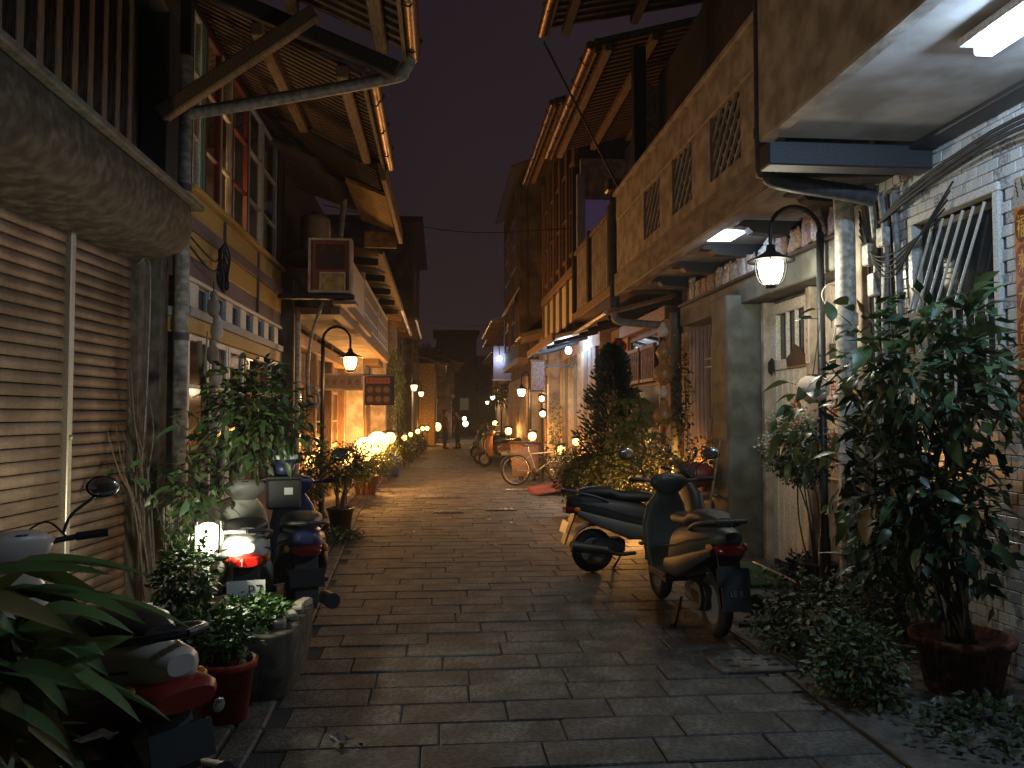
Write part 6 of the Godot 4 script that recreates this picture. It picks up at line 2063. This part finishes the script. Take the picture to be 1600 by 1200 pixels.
	for q in [[2.3, 1.6, 4.75], [2.55, 1.95, 4.5], [2.85, 2.0, 4.1], [2.95, 1.75, 3.75], [2.15, 1.35, 4.9], [2.6, 1.5, 3.9], [2.95, 1.2, 4.6], [2.4, 1.0, 4.2], [2.85, 0.9, 3.8], [2.45, 1.9, 5.0]]:
		var e := V(q[0], q[1], q[2])
		st2 = mb()
		tube(st2, bend([V(2.84 + rr(-0.05, 0.05), 0.26, 4.2 + rr(-0.05, 0.05)), V(2.8, 0.9, 4.25).lerp(e, 0.35), e], 5), 0.015, 0.005, 7)
		obj("branch", st2, "bark", bt)
	var mats := ["leaf_a", "leaf_b", "leaf_b", "leaf_a", "leaf_b", "leaf_c"]
	leaf_parts(bt, 165, V(2.68, 1.76, 4.3), Vector3(0.58, 0.6, 0.8), big, mats, 0.35, 0.25)
	leaf_parts(bt, 46, V(2.35, 1.5, 4.85), Vector3(0.36, 0.4, 0.35), big, mats, 0.35, 0.2)
	leaf_parts(bt, 80, V(2.65, 1.0, 4.3), Vector3(0.55, 0.5, 0.7), big, mats, 0.5, 0.25)
	leaf_parts(bt, 4, V(2.6, 1.3, 4.3), Vector3(0.5, 0.5, 0.6), big, ["leaf_dry"], 0.6, 0.6)
	A = arrays()
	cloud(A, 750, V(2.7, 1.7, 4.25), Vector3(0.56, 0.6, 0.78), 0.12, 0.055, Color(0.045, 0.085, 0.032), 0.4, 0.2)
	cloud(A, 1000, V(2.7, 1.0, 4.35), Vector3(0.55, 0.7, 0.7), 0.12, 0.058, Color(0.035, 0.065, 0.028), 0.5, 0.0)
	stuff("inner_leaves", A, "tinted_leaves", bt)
	pot("flower_pot", "large terracotta pot at the foot of the tiled wall", V(2.84, 0, 4.2), 0.26, 0.31, "terracotta")
	var gc := plant("ground_cover", "spreading low foliage along the right edge of the paving", V(2.3, 0, 4.6), "ground cover")
	A = arrays()
	cloud(A, 1600, V(2.35, 0.2, 5.0), Vector3(0.42, 0.4, 0.65), 0.055, 0.034, Color(0.05, 0.085, 0.03), 0.2, 0.2)
	cloud(A, 1500, V(2.2, 0.16, 4.15), Vector3(0.3, 0.34, 0.4), 0.05, 0.032, Color(0.06, 0.095, 0.03), 0.2, 0.2)
	cloud(A, 1200, V(2.95, 0.3, 5.2), Vector3(0.35, 0.5, 0.5), 0.06, 0.036, Color(0.04, 0.07, 0.028), 0.2, 0.2)
	cloud(A, 700, V(2.6, 0.05, 3.6), Vector3(0.5, 0.12, 0.5), 0.05, 0.032, Color(0.05, 0.085, 0.03), 0.0, 0.2)
	stuff("foliage", A, "tinted_leaves", gc)
	# spiky rosette under the broad-leaved shrub
	var sp := plant("spiky_plant", "small plant of narrow pointed leaves low in front of the tiled wall", V(2.5, 0.3, 4.6))
	var nar := [broad_leaf(0.26, 0.04, 0.35, 0.0, 0.02)]
	for k in 18:
		leaf_part(sp, nar[0], "leaf_b", V(2.55, 0.62, 4.55), Vector3(cos(k * 2.4), rr(-0.2, 0.8), sin(k * 2.4)), rr(0.7, 1.1), 0.1)
	small_shrub("bent_grass", "tuft of leaves at the foot of the bright doorway lamps on the right", V(2.4, 0, 15.6), V(2.5, 0.35, 15.6), Vector3(0.35, 0.35, 0.4), 600, 0.08, 0.03, Color(0.09, 0.11, 0.03))
	small_shrub("doorway_creeper", "climbing plant lit yellow beside the panel house canopy", V(2.8, 0, 19.0), V(2.75, 1.3, 19.2), Vector3(0.2, 0.9, 0.5), 600, 0.08, 0.03, Color(0.08, 0.1, 0.03), "creeper")
	small_shrub("street_shrub", "shrub on the right beyond the row of scooters", V(2.3, 0, 40), V(2.3, 0.7, 40), Vector3(0.8, 0.8, 2), 700, 0.12, 0.05, Color(0.05, 0.08, 0.03))
	small_shrub("hanging_creeper", "creeper hanging from the jutting upper floor on the right", V(2.4, 2.8, 31), V(2.35, 2.5, 31.5), Vector3(0.4, 0.9, 2), 900, 0.12, 0.05, Color(0.06, 0.09, 0.03), "creeper", "", 1.0)
	small_shrub("end_tree", "dark tree crown rising before the end of the street", V(-1, 0, 66), V(-1.5, 5.2, 68), Vector3(2.6, 3.0, 2), 2600, 0.4, 0.2, Color(0.03, 0.045, 0.025), "tree")
	small_shrub("end_tree", "second dark tree crown right of the first at the street's end", V(4.5, 0, 66), V(4.6, 4.4, 67), Vector3(2.2, 2.6, 2), 2200, 0.4, 0.2, Color(0.03, 0.045, 0.025), "tree")

# ---------------------------------------------------------------- the rest
func belongings():
	var st := mb()
	# left scooters
	var w := scooter("cream and dark red scooter with a broad red tail panel behind the long-leaved plant", V(-1.44, 0.012, 3.2), deg_to_rad(49), "off_white", "maroon", "seat_black", 0.94, "plate_black")
	st = mb()
	ball(st, Vector3(0.02, 0.765, 0.66), Vector3(0.09, 0.018, 0.16), 16)
	loc("rear_cover", st, "black_paint", w)
	st = mb()
	ball(st, Vector3(0.14, 0.57, 0.88), Vector3(0.026, 0.026, 0.008), 12)
	loc("reflector", st, "mirror", w)
	st = mb()
	loft(st, [ring(Vector3(0, 0.64, 0.78), 0.15, 0.055), ring(Vector3(0, 0.635, 0.87), 0.14, 0.055), ring(Vector3(0, 0.63, 0.905), 0.11, 0.035)])
	loc("tail_panel", st, "tail_dull", w)
	var c := scooter("pearl grey scooter with a red tail lamp and white plate by the white lamp", V(-1.36, 0.012, 5.75), deg_to_rad(14), "pearl", "silver_grey")
	lettering(c, "P7", Vector3(0.055, 0.475, 0.892), Basis(Vector3.RIGHT, -0.3), 0.085, "ink")
	lettering(c, "-", Vector3(-0.02, 0.475, 0.892), Basis(Vector3.RIGHT, -0.3), 0.085, "ink")
	lettering(c, "1", Vector3(-0.03, 0.65, 0.891), Basis.IDENTITY, 0.06, "white_ink")
	scooter("black scooter with a blue tail half hidden beside the pearl grey one", V(-1.06, 0.012, 6.1), deg_to_rad(14), "navy", "black_paint", "seat_black", 0.94, "plate_black")
	var bx := thing("parcel_box", "dark box with a white sticker carried on the black scooter", "box", V(-1.15, 0.83, 6.0), deg_to_rad(14))
	st = mb()
	box(st, Vector3(0, 0.11, 0), Vector3(0.24, 0.22, 0.22), Basis.IDENTITY, 0.015)
	loc("body", st, "black_plastic", bx)
	st = mb()
	box(st, Vector3(0.03, 0.13, 0.111), Vector3(0.06, 0.05, 0.002))
	loc("sticker", st, "plate_white", bx)
	st = mb()
	box(st, Vector3(0, 0.225, 0), Vector3(0.25, 0.02, 0.23), Basis.IDENTITY, 0.006)
	loc("lid", st, "black_plastic", bx)
	var bk := thing("blue_tub", "small blue tub with a thick white rim on top of the dark box", "tub", V(-1.15, 1.065, 6.0))
	st = mb()
	lathe(st, [Vector2(0, 0), Vector2(0.07, 0), Vector2(0.085, 0.12), Vector2(0.07, 0.12), Vector2(0.06, 0.02), Vector2(0, 0.02)], V(-1.15, 1.065, 6.0), 20)
	obj("body", st, "navy", bk)
	st = mb()
	lathe(st, [Vector2(0.086, 0.12), Vector2(0.1, 0.122), Vector2(0.1, 0.15), Vector2(0.075, 0.152), Vector2(0.07, 0.12)], V(-1.15, 1.065, 6.0), 20)
	obj("rim", st, "plate_white", bk)
	# right scooters
	var a := scooter("black scooter parked side-on with its tail to the street", V(1.99, 0.0, 7.72), deg_to_rad(-84), "black_paint", "dull_grey", "seat_black", 0.93, "plate_white")
	var b := scooter("green-grey scooter seen from behind beside the green mat", V(1.84, 0.0, 5.92), deg_to_rad(3), "green_grey", "black_plastic", "seat_black", 0.96, "plate_black")
	st = mb()
	box(st, Vector3(0, 0.34, 0.93), Vector3(0.2, 0.16, 0.008), Basis(Vector3.RIGHT, -0.2), 0.003)
	loc("mud_flap", st, "black_plastic", b)
	lettering(b, "LE 8", Vector3(0, 0.375, 0.936), Basis(Vector3.RIGHT, -0.2), 0.05, "silver_grey")
	var names := ["first dark scooter in the row past the bicycle", "second scooter in the row past the bicycle, with a pale cover on its nose", "third scooter of the row, leaning by the planters", "last scooter of the row beyond the bicycle", "dark scooter parked alone near the two people"]
	var spots := [[1.75, 25.2, -70], [1.9, 26.6, -62], [1.75, 29.0, -66], [1.9, 31.0, -60], [2.1, 35.5, -60]]
	for k in 5:
		dup(a, V(spots[k][0], 0, spots[k][1]), deg_to_rad(spots[k][2] + 180), names[k], "scooters parked past the bicycle")
	var sp := scooter("scooter with an orange nose fairing pointing at the street", V(1.85, 0, 23.4), deg_to_rad(62), "orange_paint", "off_white", "seat_black", 1.0, "plate_white", "scooters parked past the bicycle")
	bicycle()
	var tb := thing("plastic_drum", "pinkish plastic drum with a flat lid behind the bicycle", "drum", V(1.95, 0, 18.6))
	st = mb()
	lathe(st, [Vector2(0, 0.12), Vector2(0.3, 0.12), Vector2(0.36, 0.85), Vector2(0, 0.85)], V(1.95, 0, 18.6), 26)
	obj("body", st, "pink_card", tb)
	st = mb()
	lathe(st, [Vector2(0, 0.85), Vector2(0.4, 0.85), Vector2(0.41, 0.88), Vector2(0.38, 0.9), Vector2(0, 0.91)], V(1.95, 0, 18.6), 26)
	obj("lid", st, "brick_brown", tb)
	for k in 3:
		st = mb()
		tube(st, [V(1.95 + 0.22 * cos(k * 2.1), 0, 18.6 + 0.22 * sin(k * 2.1)), V(1.95 + 0.2 * cos(k * 2.1), 0.13, 18.6 + 0.2 * sin(k * 2.1))], 0.03, -1, 8)
		obj("leg", st, "iron", tb)
	var rm := thing("red_mat", "red ramp boards laid from the paving to a doorway below the bicycle", "ramp", V(2.25, 0, 15.9))
	for k in 4:
		st = mb()
		beam(st, V(1.75 + 0.02 * k, 0.03, 15.1 + k * 0.36), V(2.75 + 0.02 * k, 0.14, 15.6 + k * 0.36), 0.33, 0.03, 0.006)
		obj("board", st, "red_mat", rm)
	# mat and slabs by the plank door
	var sl := Node3D.new()
	sl.name = "door_slab"
	add_child(sl)
	struct(sl)
	for q in [[2.35, 3.1, 6.28, 6.95, 0.06], [2.5, 3.25, 6.97, 7.9, 0.07], [2.1, 2.75, 5.55, 6.26, 0.045], [2.1, 2.55, 4.6, 5.05, 0.03]]:
		blk("slab", "stone_b", sl, q[0], q[1], -0.05, q[4], q[2], q[3], 0.012)
	var gm := thing("door_mat", "green turf mat on the slab in front of the plank door", "mat", V(2.75, 0.07, 7.1))
	st = mb()
	box(st, V(2.66, 0.083, 7.05), Vector3(0.62, 0.02, 1.0), Basis.IDENTITY, 0.006)
	obj("turf", st, "green_mat", gm)
	st = mb()
	tube(st, [V(2.985, 0.1, 6.55), V(2.985, 0.1, 7.5)], 0.012, -1, 8)
	obj("edging", st, "rail_metal", gm)
	var dr := thing("drain_plate", "square slotted drain plate at the right edge of the paving", "drain cover", V(1.85, 0, 4.6))
	st = mb()
	box(st, V(1.86, 0.008, 4.72), Vector3(0.46, 0.03, 0.3), Basis.IDENTITY, 0.006)
	obj("plate", st, "stone_c", dr)
	for i in 3:
		for j in 2:
			st = mb()
			box(st, V(1.73 + i * 0.12, 0.0235, 4.66 + j * 0.11), Vector3(0.06, 0.004, 0.02))
			obj("slot", st, "iron", dr)
	# mops by the shutter
	for q in [[-1.95, 6.05, "grey string mop standing head up beside the shutter"], [-1.83, 6.25, "second string mop, paler, behind the first against the pier"]]:
		var mp := thing("mop", q[2], "mop", V(q[0], 0, q[1]))
		st = mb()
		tube(st, [V(q[0] + 0.12, 0.02, q[1] - 0.15), V(q[0], 0.75, q[1]), V(q[0] - 0.02, 1.0, q[1])], 0.013, -1, 8)
		obj("handle", st, "wood_pale", mp)
		for k in 26:
			st = mb()
			var a2 := TAU * k / 26.0
			var o := Vector3(cos(a2), 0, sin(a2))
			tube(st, bend([V(q[0] - 0.02, 1.02, q[1]), V(q[0] - 0.01, 0.98, q[1]) + o * 0.045, V(q[0], 0.78, q[1]) + o * rr(0.05, 0.075), V(q[0] + 0.01, 0.52, q[1]) + o * rr(0.03, 0.06)], 3), 0.009, 0.005, 5)
			obj("strand", st, "straw", mp)
	# hung things on the right
	var names2 := ["upper red hanging lantern beside the pale panel", "lower red hanging lantern beside the pale panel"]
	for k in 2:
		var y := 2.52 - 0.25 * k
		var l := thing("red_lantern", names2[k], "lantern", V(2.6, y, 11.6), 0.0, "red lanterns by the pale panel")
		st = mb()
		ball(st, V(2.6, y, 11.6), Vector3(0.125, 0.11, 0.125), 18)
		obj("paper", st, "lantern_red", l)
		st = mb()
		lathe(st, [Vector2(0, 0.09), Vector2(0.06, 0.09), Vector2(0.06, 0.125), Vector2(0, 0.125)], V(2.6, y, 11.6), 14)
		obj("collar", st, "black_wood", l)
		st = mb()
		tube(st, [V(2.6, y + 0.12, 11.6), V(2.6, y + 0.16, 11.6)] if k else [V(2.6, y + 0.12, 11.6), V(2.62, 3.05, 11.6)], 0.005, -1, 5)
		obj("cord", st, "rubber", l)
		for g in 2:
			st = mb()
			ball(st, V(2.54 + g * 0.09, y + 0.02, 11.48), Vector3(0.03, 0.035, 0.012), 10)
			obj("mark", st, "black_wood", l)
	var gs := ["pale hourglass gourd at the top of the string on the board wall", "round orange gourd second on the string", "broad orange gourd third on the string", "small pale gourd fourth on the string", "wide low gourd last on the string"]
	var gy := [2.62, 2.34, 2.05, 1.8, 1.5]
	for k in 5:
		var g := thing("gourd", gs[k], "gourd", V(2.92, gy[k], 10.35), 0.0, "gourds hung on the board wall")
		st = mb()
		var r: float = [0.08, 0.1, 0.14, 0.07, 0.14][k]
		lathe(st, [Vector2(0, -r), Vector2(r * 0.7, -r * 0.75), Vector2(r, 0), Vector2(r * 0.75, r * 0.65), Vector2(r * 0.4, r * 0.95), Vector2(r * 0.42, r * 1.2), Vector2(r * 0.25, r * 1.5), Vector2(0, r * 1.6)], V(2.92, gy[k], 10.35), 18)
		obj("body", st, "gourd" if k % 3 else "lantern_paper", g)
		st = mb()
		tube(st, bend([V(2.92, gy[k] + r * 1.55, 10.35), V(2.93, gy[k] + r * 1.9, 10.36), V(2.96, gy[k] + r * 2.2, 10.35)], 3), 0.009, 0.005, 5)
		obj("stalk", st, "bark", g)
	# things by the pillar
	var bd := thing("leaning_board", "sheet of pale board leaning below the grille window", "board", V(3.1, 0.55, 9.0))
	st = mb()
	beam(st, V(2.98, 0.55, 9.0), V(3.24, 1.45, 9.0), 0.62, 0.018)
	obj("sheet", st, "wood_pale", bd)
	var sk := thing("bamboo_pole", "thin pole leaning against the grey-green pillar", "pole", V(2.6, 0, 7.9))
	st = mb()
	tube(st, [V(2.62, 0.05, 7.95), V(2.92, 1.25, 8.2)], 0.013, -1, 8)
	obj("shaft", st, "wood_pale", sk)
	var bs := thing("covered_basket", "dark cloth-covered basket on the ledge behind the scooters", "basket", V(2.75, 0.72, 8.75))
	st = mb()
	lathe(st, [Vector2(0, 0), Vector2(0.17, 0), Vector2(0.23, 0.16), Vector2(0.2, 0.2), Vector2(0.1, 0.25), Vector2(0, 0.26)], V(2.82, 0.72, 8.72), 18)
	obj("body", st, "maroon", bs)
	st = mb()
	box(st, V(2.82, 0.64, 8.72), Vector3(0.6, 0.03, 0.5), Basis.IDENTITY, 0.006)
	box(st, V(2.6, 0.32, 8.55), Vector3(0.04, 0.62, 0.04))
	box(st, V(2.6, 0.32, 8.9), Vector3(0.04, 0.62, 0.04))
	tag(obj("low_table", st, "wood_brown"), "low wooden stand under the covered basket", "table")
	person("person in a dull red shirt and blue trousers standing left of a companion", V(0.16, 0, 37.0), deg_to_rad(-70), Color(0.22, 0.06, 0.045), Color(0.04, 0.05, 0.12), false)
	person("person in dark clothes with one hand raised, standing in the street", V(0.74, 0, 36.9), deg_to_rad(60), Color(0.02, 0.018, 0.02), Color(0.018, 0.016, 0.018), true)
	# small signboard far right with a bluish lamp
	var sb := thing("wall_signboard", "dark square signboard with a bluish bulb above the far right row", "sign", V(2.2, 3.3, 27.0))
	blk("board", "purple", sb, 1.75, 2.35, 2.75, 3.9, 27.2, 27.3, 0.01)
	blk("frame", "pipe_grey", sb, 1.72, 2.38, 2.7, 2.75, 27.18, 27.32, 0.005)
	st = mb()
	ball(st, V(1.95, 3.45, 27.05), Vector3(0.1, 0.1, 0.1), 12)
	obj("bulb", st, "glow_cool", sb)
	st = mb()
	tube(st, [V(1.95, 3.55, 27.05), V(1.95, 3.95, 27.25)], 0.015, -1, 6)
	obj("bracket", st, "iron", sb)
	lamp(sb, V(1.95, 3.45, 27.05), 0.35, COOL, 0.1)
	# overhead wires
	for q in [[-1.9, 4.9, 13.0, 2.5, 5.2, 15.5, "black wire strung across the street from the balcony house"], [-1.4, 4.6, 24.0, 2.4, 5.0, 30.0, "thin wire crossing high over the middle of the street"]]:
		var o := thing("overhead_wire", q[6], "wire", V(q[0], q[1], q[2]), 0.0, "overhead wires")
		st = mb()
		tube(st, bend([V(q[0], q[1], q[2]), V((q[0] + q[3]) / 2, (q[1] + q[4]) / 2 - 0.25, (q[2] + q[5]) / 2), V(q[3], q[4], q[5])], 8), 0.008, -1, 5)
		obj("strand", st, "rubber", o)

func lamps():
	street_lantern("black street lantern on a curved arm before the white plank door", V(3.08, 0, 6.25), V(2.64, 2.68, 6.2), "glow_white", 0.42, WHITE)
	street_lantern("street lantern on a curved arm before the balcony house on the left", V(-1.75, 0, 12.0), V(-1.35, 2.3, 12.0), "glow_warm", 0.26, WARM)
	street_lantern("distant lantern before the creeper, larger of the left pair", V(-1.35, 0, 25.2), V(-0.86, 2.4, 25.2), "glow_warm", 0.8, WARM)
	street_lantern("distant lantern beyond the creeper, smaller of the left pair", V(-1.3, 0, 32.4), V(-0.82, 2.4, 32.4), "glow_warm", 0.8, WARM)
	street_lantern("distant lantern on the right before the narrow tower, nearest of its row", V(2.32, 0, 20.9), V(2.08, 2.13, 20.8), "glow_white", 0.7, WARM)
	street_lantern("second distant lantern in the right row", V(2.9, 0, 38.8), V(2.48, 2.4, 38.8), "glow_white", 0.8, WARM)
	street_lantern("third distant lantern in the right row", V(3.4, 0, 50.0), V(2.85, 2.35, 50.0), "glow_white", 1.0, WARM)
	# fitting under the lattice balcony
	var p := thing("ceiling_lamp", "square bluish-white ceiling lamp under the lattice balcony", "ceiling lamp", V(2.7, 3.27, 7.4))
	blk("housing", "white_paint", p, 2.6, 2.9, 3.27, 3.297, 7.3, 7.75, 0.008)
	blk("diffuser", "glow_cool", p, 2.62, 2.88, 3.245, 3.268, 7.32, 7.73, 0.006)
	lamp(p, V(2.75, 3.2, 7.52), 0.07, COOL, 0.06)
	garden_lamp("bright white lamp half hidden in the shrub beside the pearl grey scooter", V(-1.36, 0.79, 4.85), "glow_white", 0.33, Color(1, 0.98, 0.85), 0.17, "", false)
	garden_lamp("amber lamp glowing between the wall pipes and the left lantern's post", V(-2.0, 0.8, 12.6), "glow_amber", 0.7, AMBER, 0.2)
	garden_lamp("amber lamp above the potted bush with bare stems", V(-1.62, 0.78, 13.9), "glow_amber", 0.75, AMBER, 0.24)
	garden_lamp("brightest amber lamp by the plank shop front", V(-1.55, 0.84, 16.6), "glow_amber", 1.9, AMBER, 0.44, "lamps set low among the plants", false)
	garden_lamp("second of the bright amber lamps, nearer the blue drum", V(-1.4, 0.92, 17.9), "glow_amber", 2.1, AMBER, 0.46, "lamps set low among the plants", false)
	garden_lamp("third amber lamp just past the blue drum", V(-1.22, 0.98, 19.3), "glow_amber", 0.5, AMBER, 0.26)
	garden_lamp("amber lamp in front of the orange house behind the people", V(-0.25, 0.9, 45.0), "glow_amber", 1.4, AMBER, 0.45)
	garden_lamp("amber lamp left of the two people", V(-0.7, 0.9, 39.5), "glow_amber", 0.6, AMBER, 0.2)
	garden_lamp("lamp hidden behind the handlebars of the green-grey scooter", V(2.98, 0.78, 9.9), "glow_amber", 0.75, AMBER, 0.2)
	garden_lamp("low amber lamp among the golden bush's stems", V(2.5, 0.45, 10.1), "glow_amber", 0.9, AMBER, 0.14)
	garden_lamp("amber lamp left of the round bush on the right", V(2.5, 0.8, 16.6), "glow_amber", 0.8, AMBER, 0.16)
	garden_lamp("small white lamp in the round bush", V(2.55, 0.62, 13.6), "glow_white", 0.35, WHITE, 0.14)
	garden_lamp("amber lamp over the pinkish drum's lid", V(2.25, 1.0, 19.8), "glow_amber", 0.6, AMBER, 0.2)
	garden_lamp("amber lamp behind the scooter with the orange nose", V(2.0, 1.05, 23.9), "glow_amber", 0.55, AMBER, 0.2)
	var more := [[-1.95, 0.95, 13.2, 0.1, "small amber bulb against the planks under the left street lantern"], [-1.1, 0.85, 24.2, 0.16, "small amber lamp before the brown row house"], [-1.0, 0.9, 26.2, 0.14, "second small amber lamp along the brown row house"], [-0.85, 0.95, 29.0, 0.16, "small amber lamp where the low shrubs begin"], [-0.75, 1.0, 32.2, 0.16, "small amber lamp above the shrub near the two people"], [2.3, 1.9, 18.3, 0.12, "small white bulb below the pink sign box"], [2.32, 1.55, 18.3, 0.13, "lower small white bulb under the pink sign box"], [2.6, 1.0, 15.4, 0.13, "small amber lamp by the planks of the panel house"], [2.35, 0.62, 12.9, 0.1, "tiny amber lamp at the bush behind the bicycle's front wheel"], [2.2, 1.2, 33.0, 0.2, "small amber lamp on the far right beyond the scooters"], [1.7, 1.3, 60.0, 0.3, "pale far lamp at the street's end"]]
	for q in more:
		garden_lamp(q[4], V(q[0], q[1], q[2]), "glow_amber" if q[4].contains("amber") else "glow_white", 0.1, AMBER if q[4].contains("amber") else WHITE, q[3])
	garden_lamp("far white lamp low on the right at the bend", V(1.55, 1.0, 52.0), "glow_white", 0.6, WHITE, 0.35)

func _ready():
	rng.seed = 20240611
	lumps.seed = 4
	lumps.frequency = 0.01
	font.font_names = PackedStringArray(["Droid Sans"])
	# camera: a hand-held phone, a little right of the street's line and a little upward
	var cam := Camera3D.new()
	cam.name = "camera"
	add_child(cam)
	cam.position = Vector3(0, 1.5, 0)
	cam.rotation_degrees = Vector3(2.29, -5.03, 0)
	cam.fov = 51.28
	cam.near = 0.05
	cam.far = 400.0
	cam.current = true
	# night sky over a town
	var e := Environment.new()
	e.background_mode = Environment.BG_SKY
	var sky := ProceduralSkyMaterial.new()
	sky.sky_top_color = lin(0.0185, 0.0125, 0.0165)
	sky.sky_horizon_color = lin(0.026, 0.0165, 0.0175)
	sky.sky_curve = 0.2
	sky.ground_bottom_color = lin(0.008, 0.006, 0.006)
	sky.ground_horizon_color = lin(0.014, 0.01, 0.01)
	sky.sun_angle_max = 1.0
	sky.sky_cover = noise_tex(31, 0.006, 0.0, 1.0, 5)
	sky.sky_cover_modulate = Color(0.075, 0.06, 0.065)
	e.sky = Sky.new()
	e.sky.sky_material = sky
	e.tonemap_mode = Environment.TONE_MAPPER_LINEAR
	e.tonemap_exposure = 0.82
	e.fog_enabled = true
	e.fog_density = 0.0014
	e.fog_light_color = Color(0.9, 0.9, 0.9)
	e.sdfgi_enabled = true
	e.ssao_enabled = true
	e.ssil_enabled = true
	var we := WorldEnvironment.new()
	we.name = "world"
	we.environment = e
	add_child(we)
	materials()
	glow("glow_warm", Color(1.0, 0.86, 0.62), 4.0)
	glow("glow_white", Color(1.0, 0.96, 0.84), 8.0)
	glow("glow_amber", Color(1.0, 0.76, 0.4), 10.0)
	glow("glow_cool", Color(0.86, 0.93, 1.0), 5.0)
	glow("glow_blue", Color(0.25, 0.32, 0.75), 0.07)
	glow("glow_dim", Color(0.8, 0.85, 0.7), 0.035)
	street()
	left_shutter_shop()
	left_yellow_shop()
	left_lattice_house()
	tile_house()
	lattice_balcony_house()
	pipe_cluster()
	railing_house()
	panel_house()
	far_houses()
	lamps()
	belongings()
	plants()
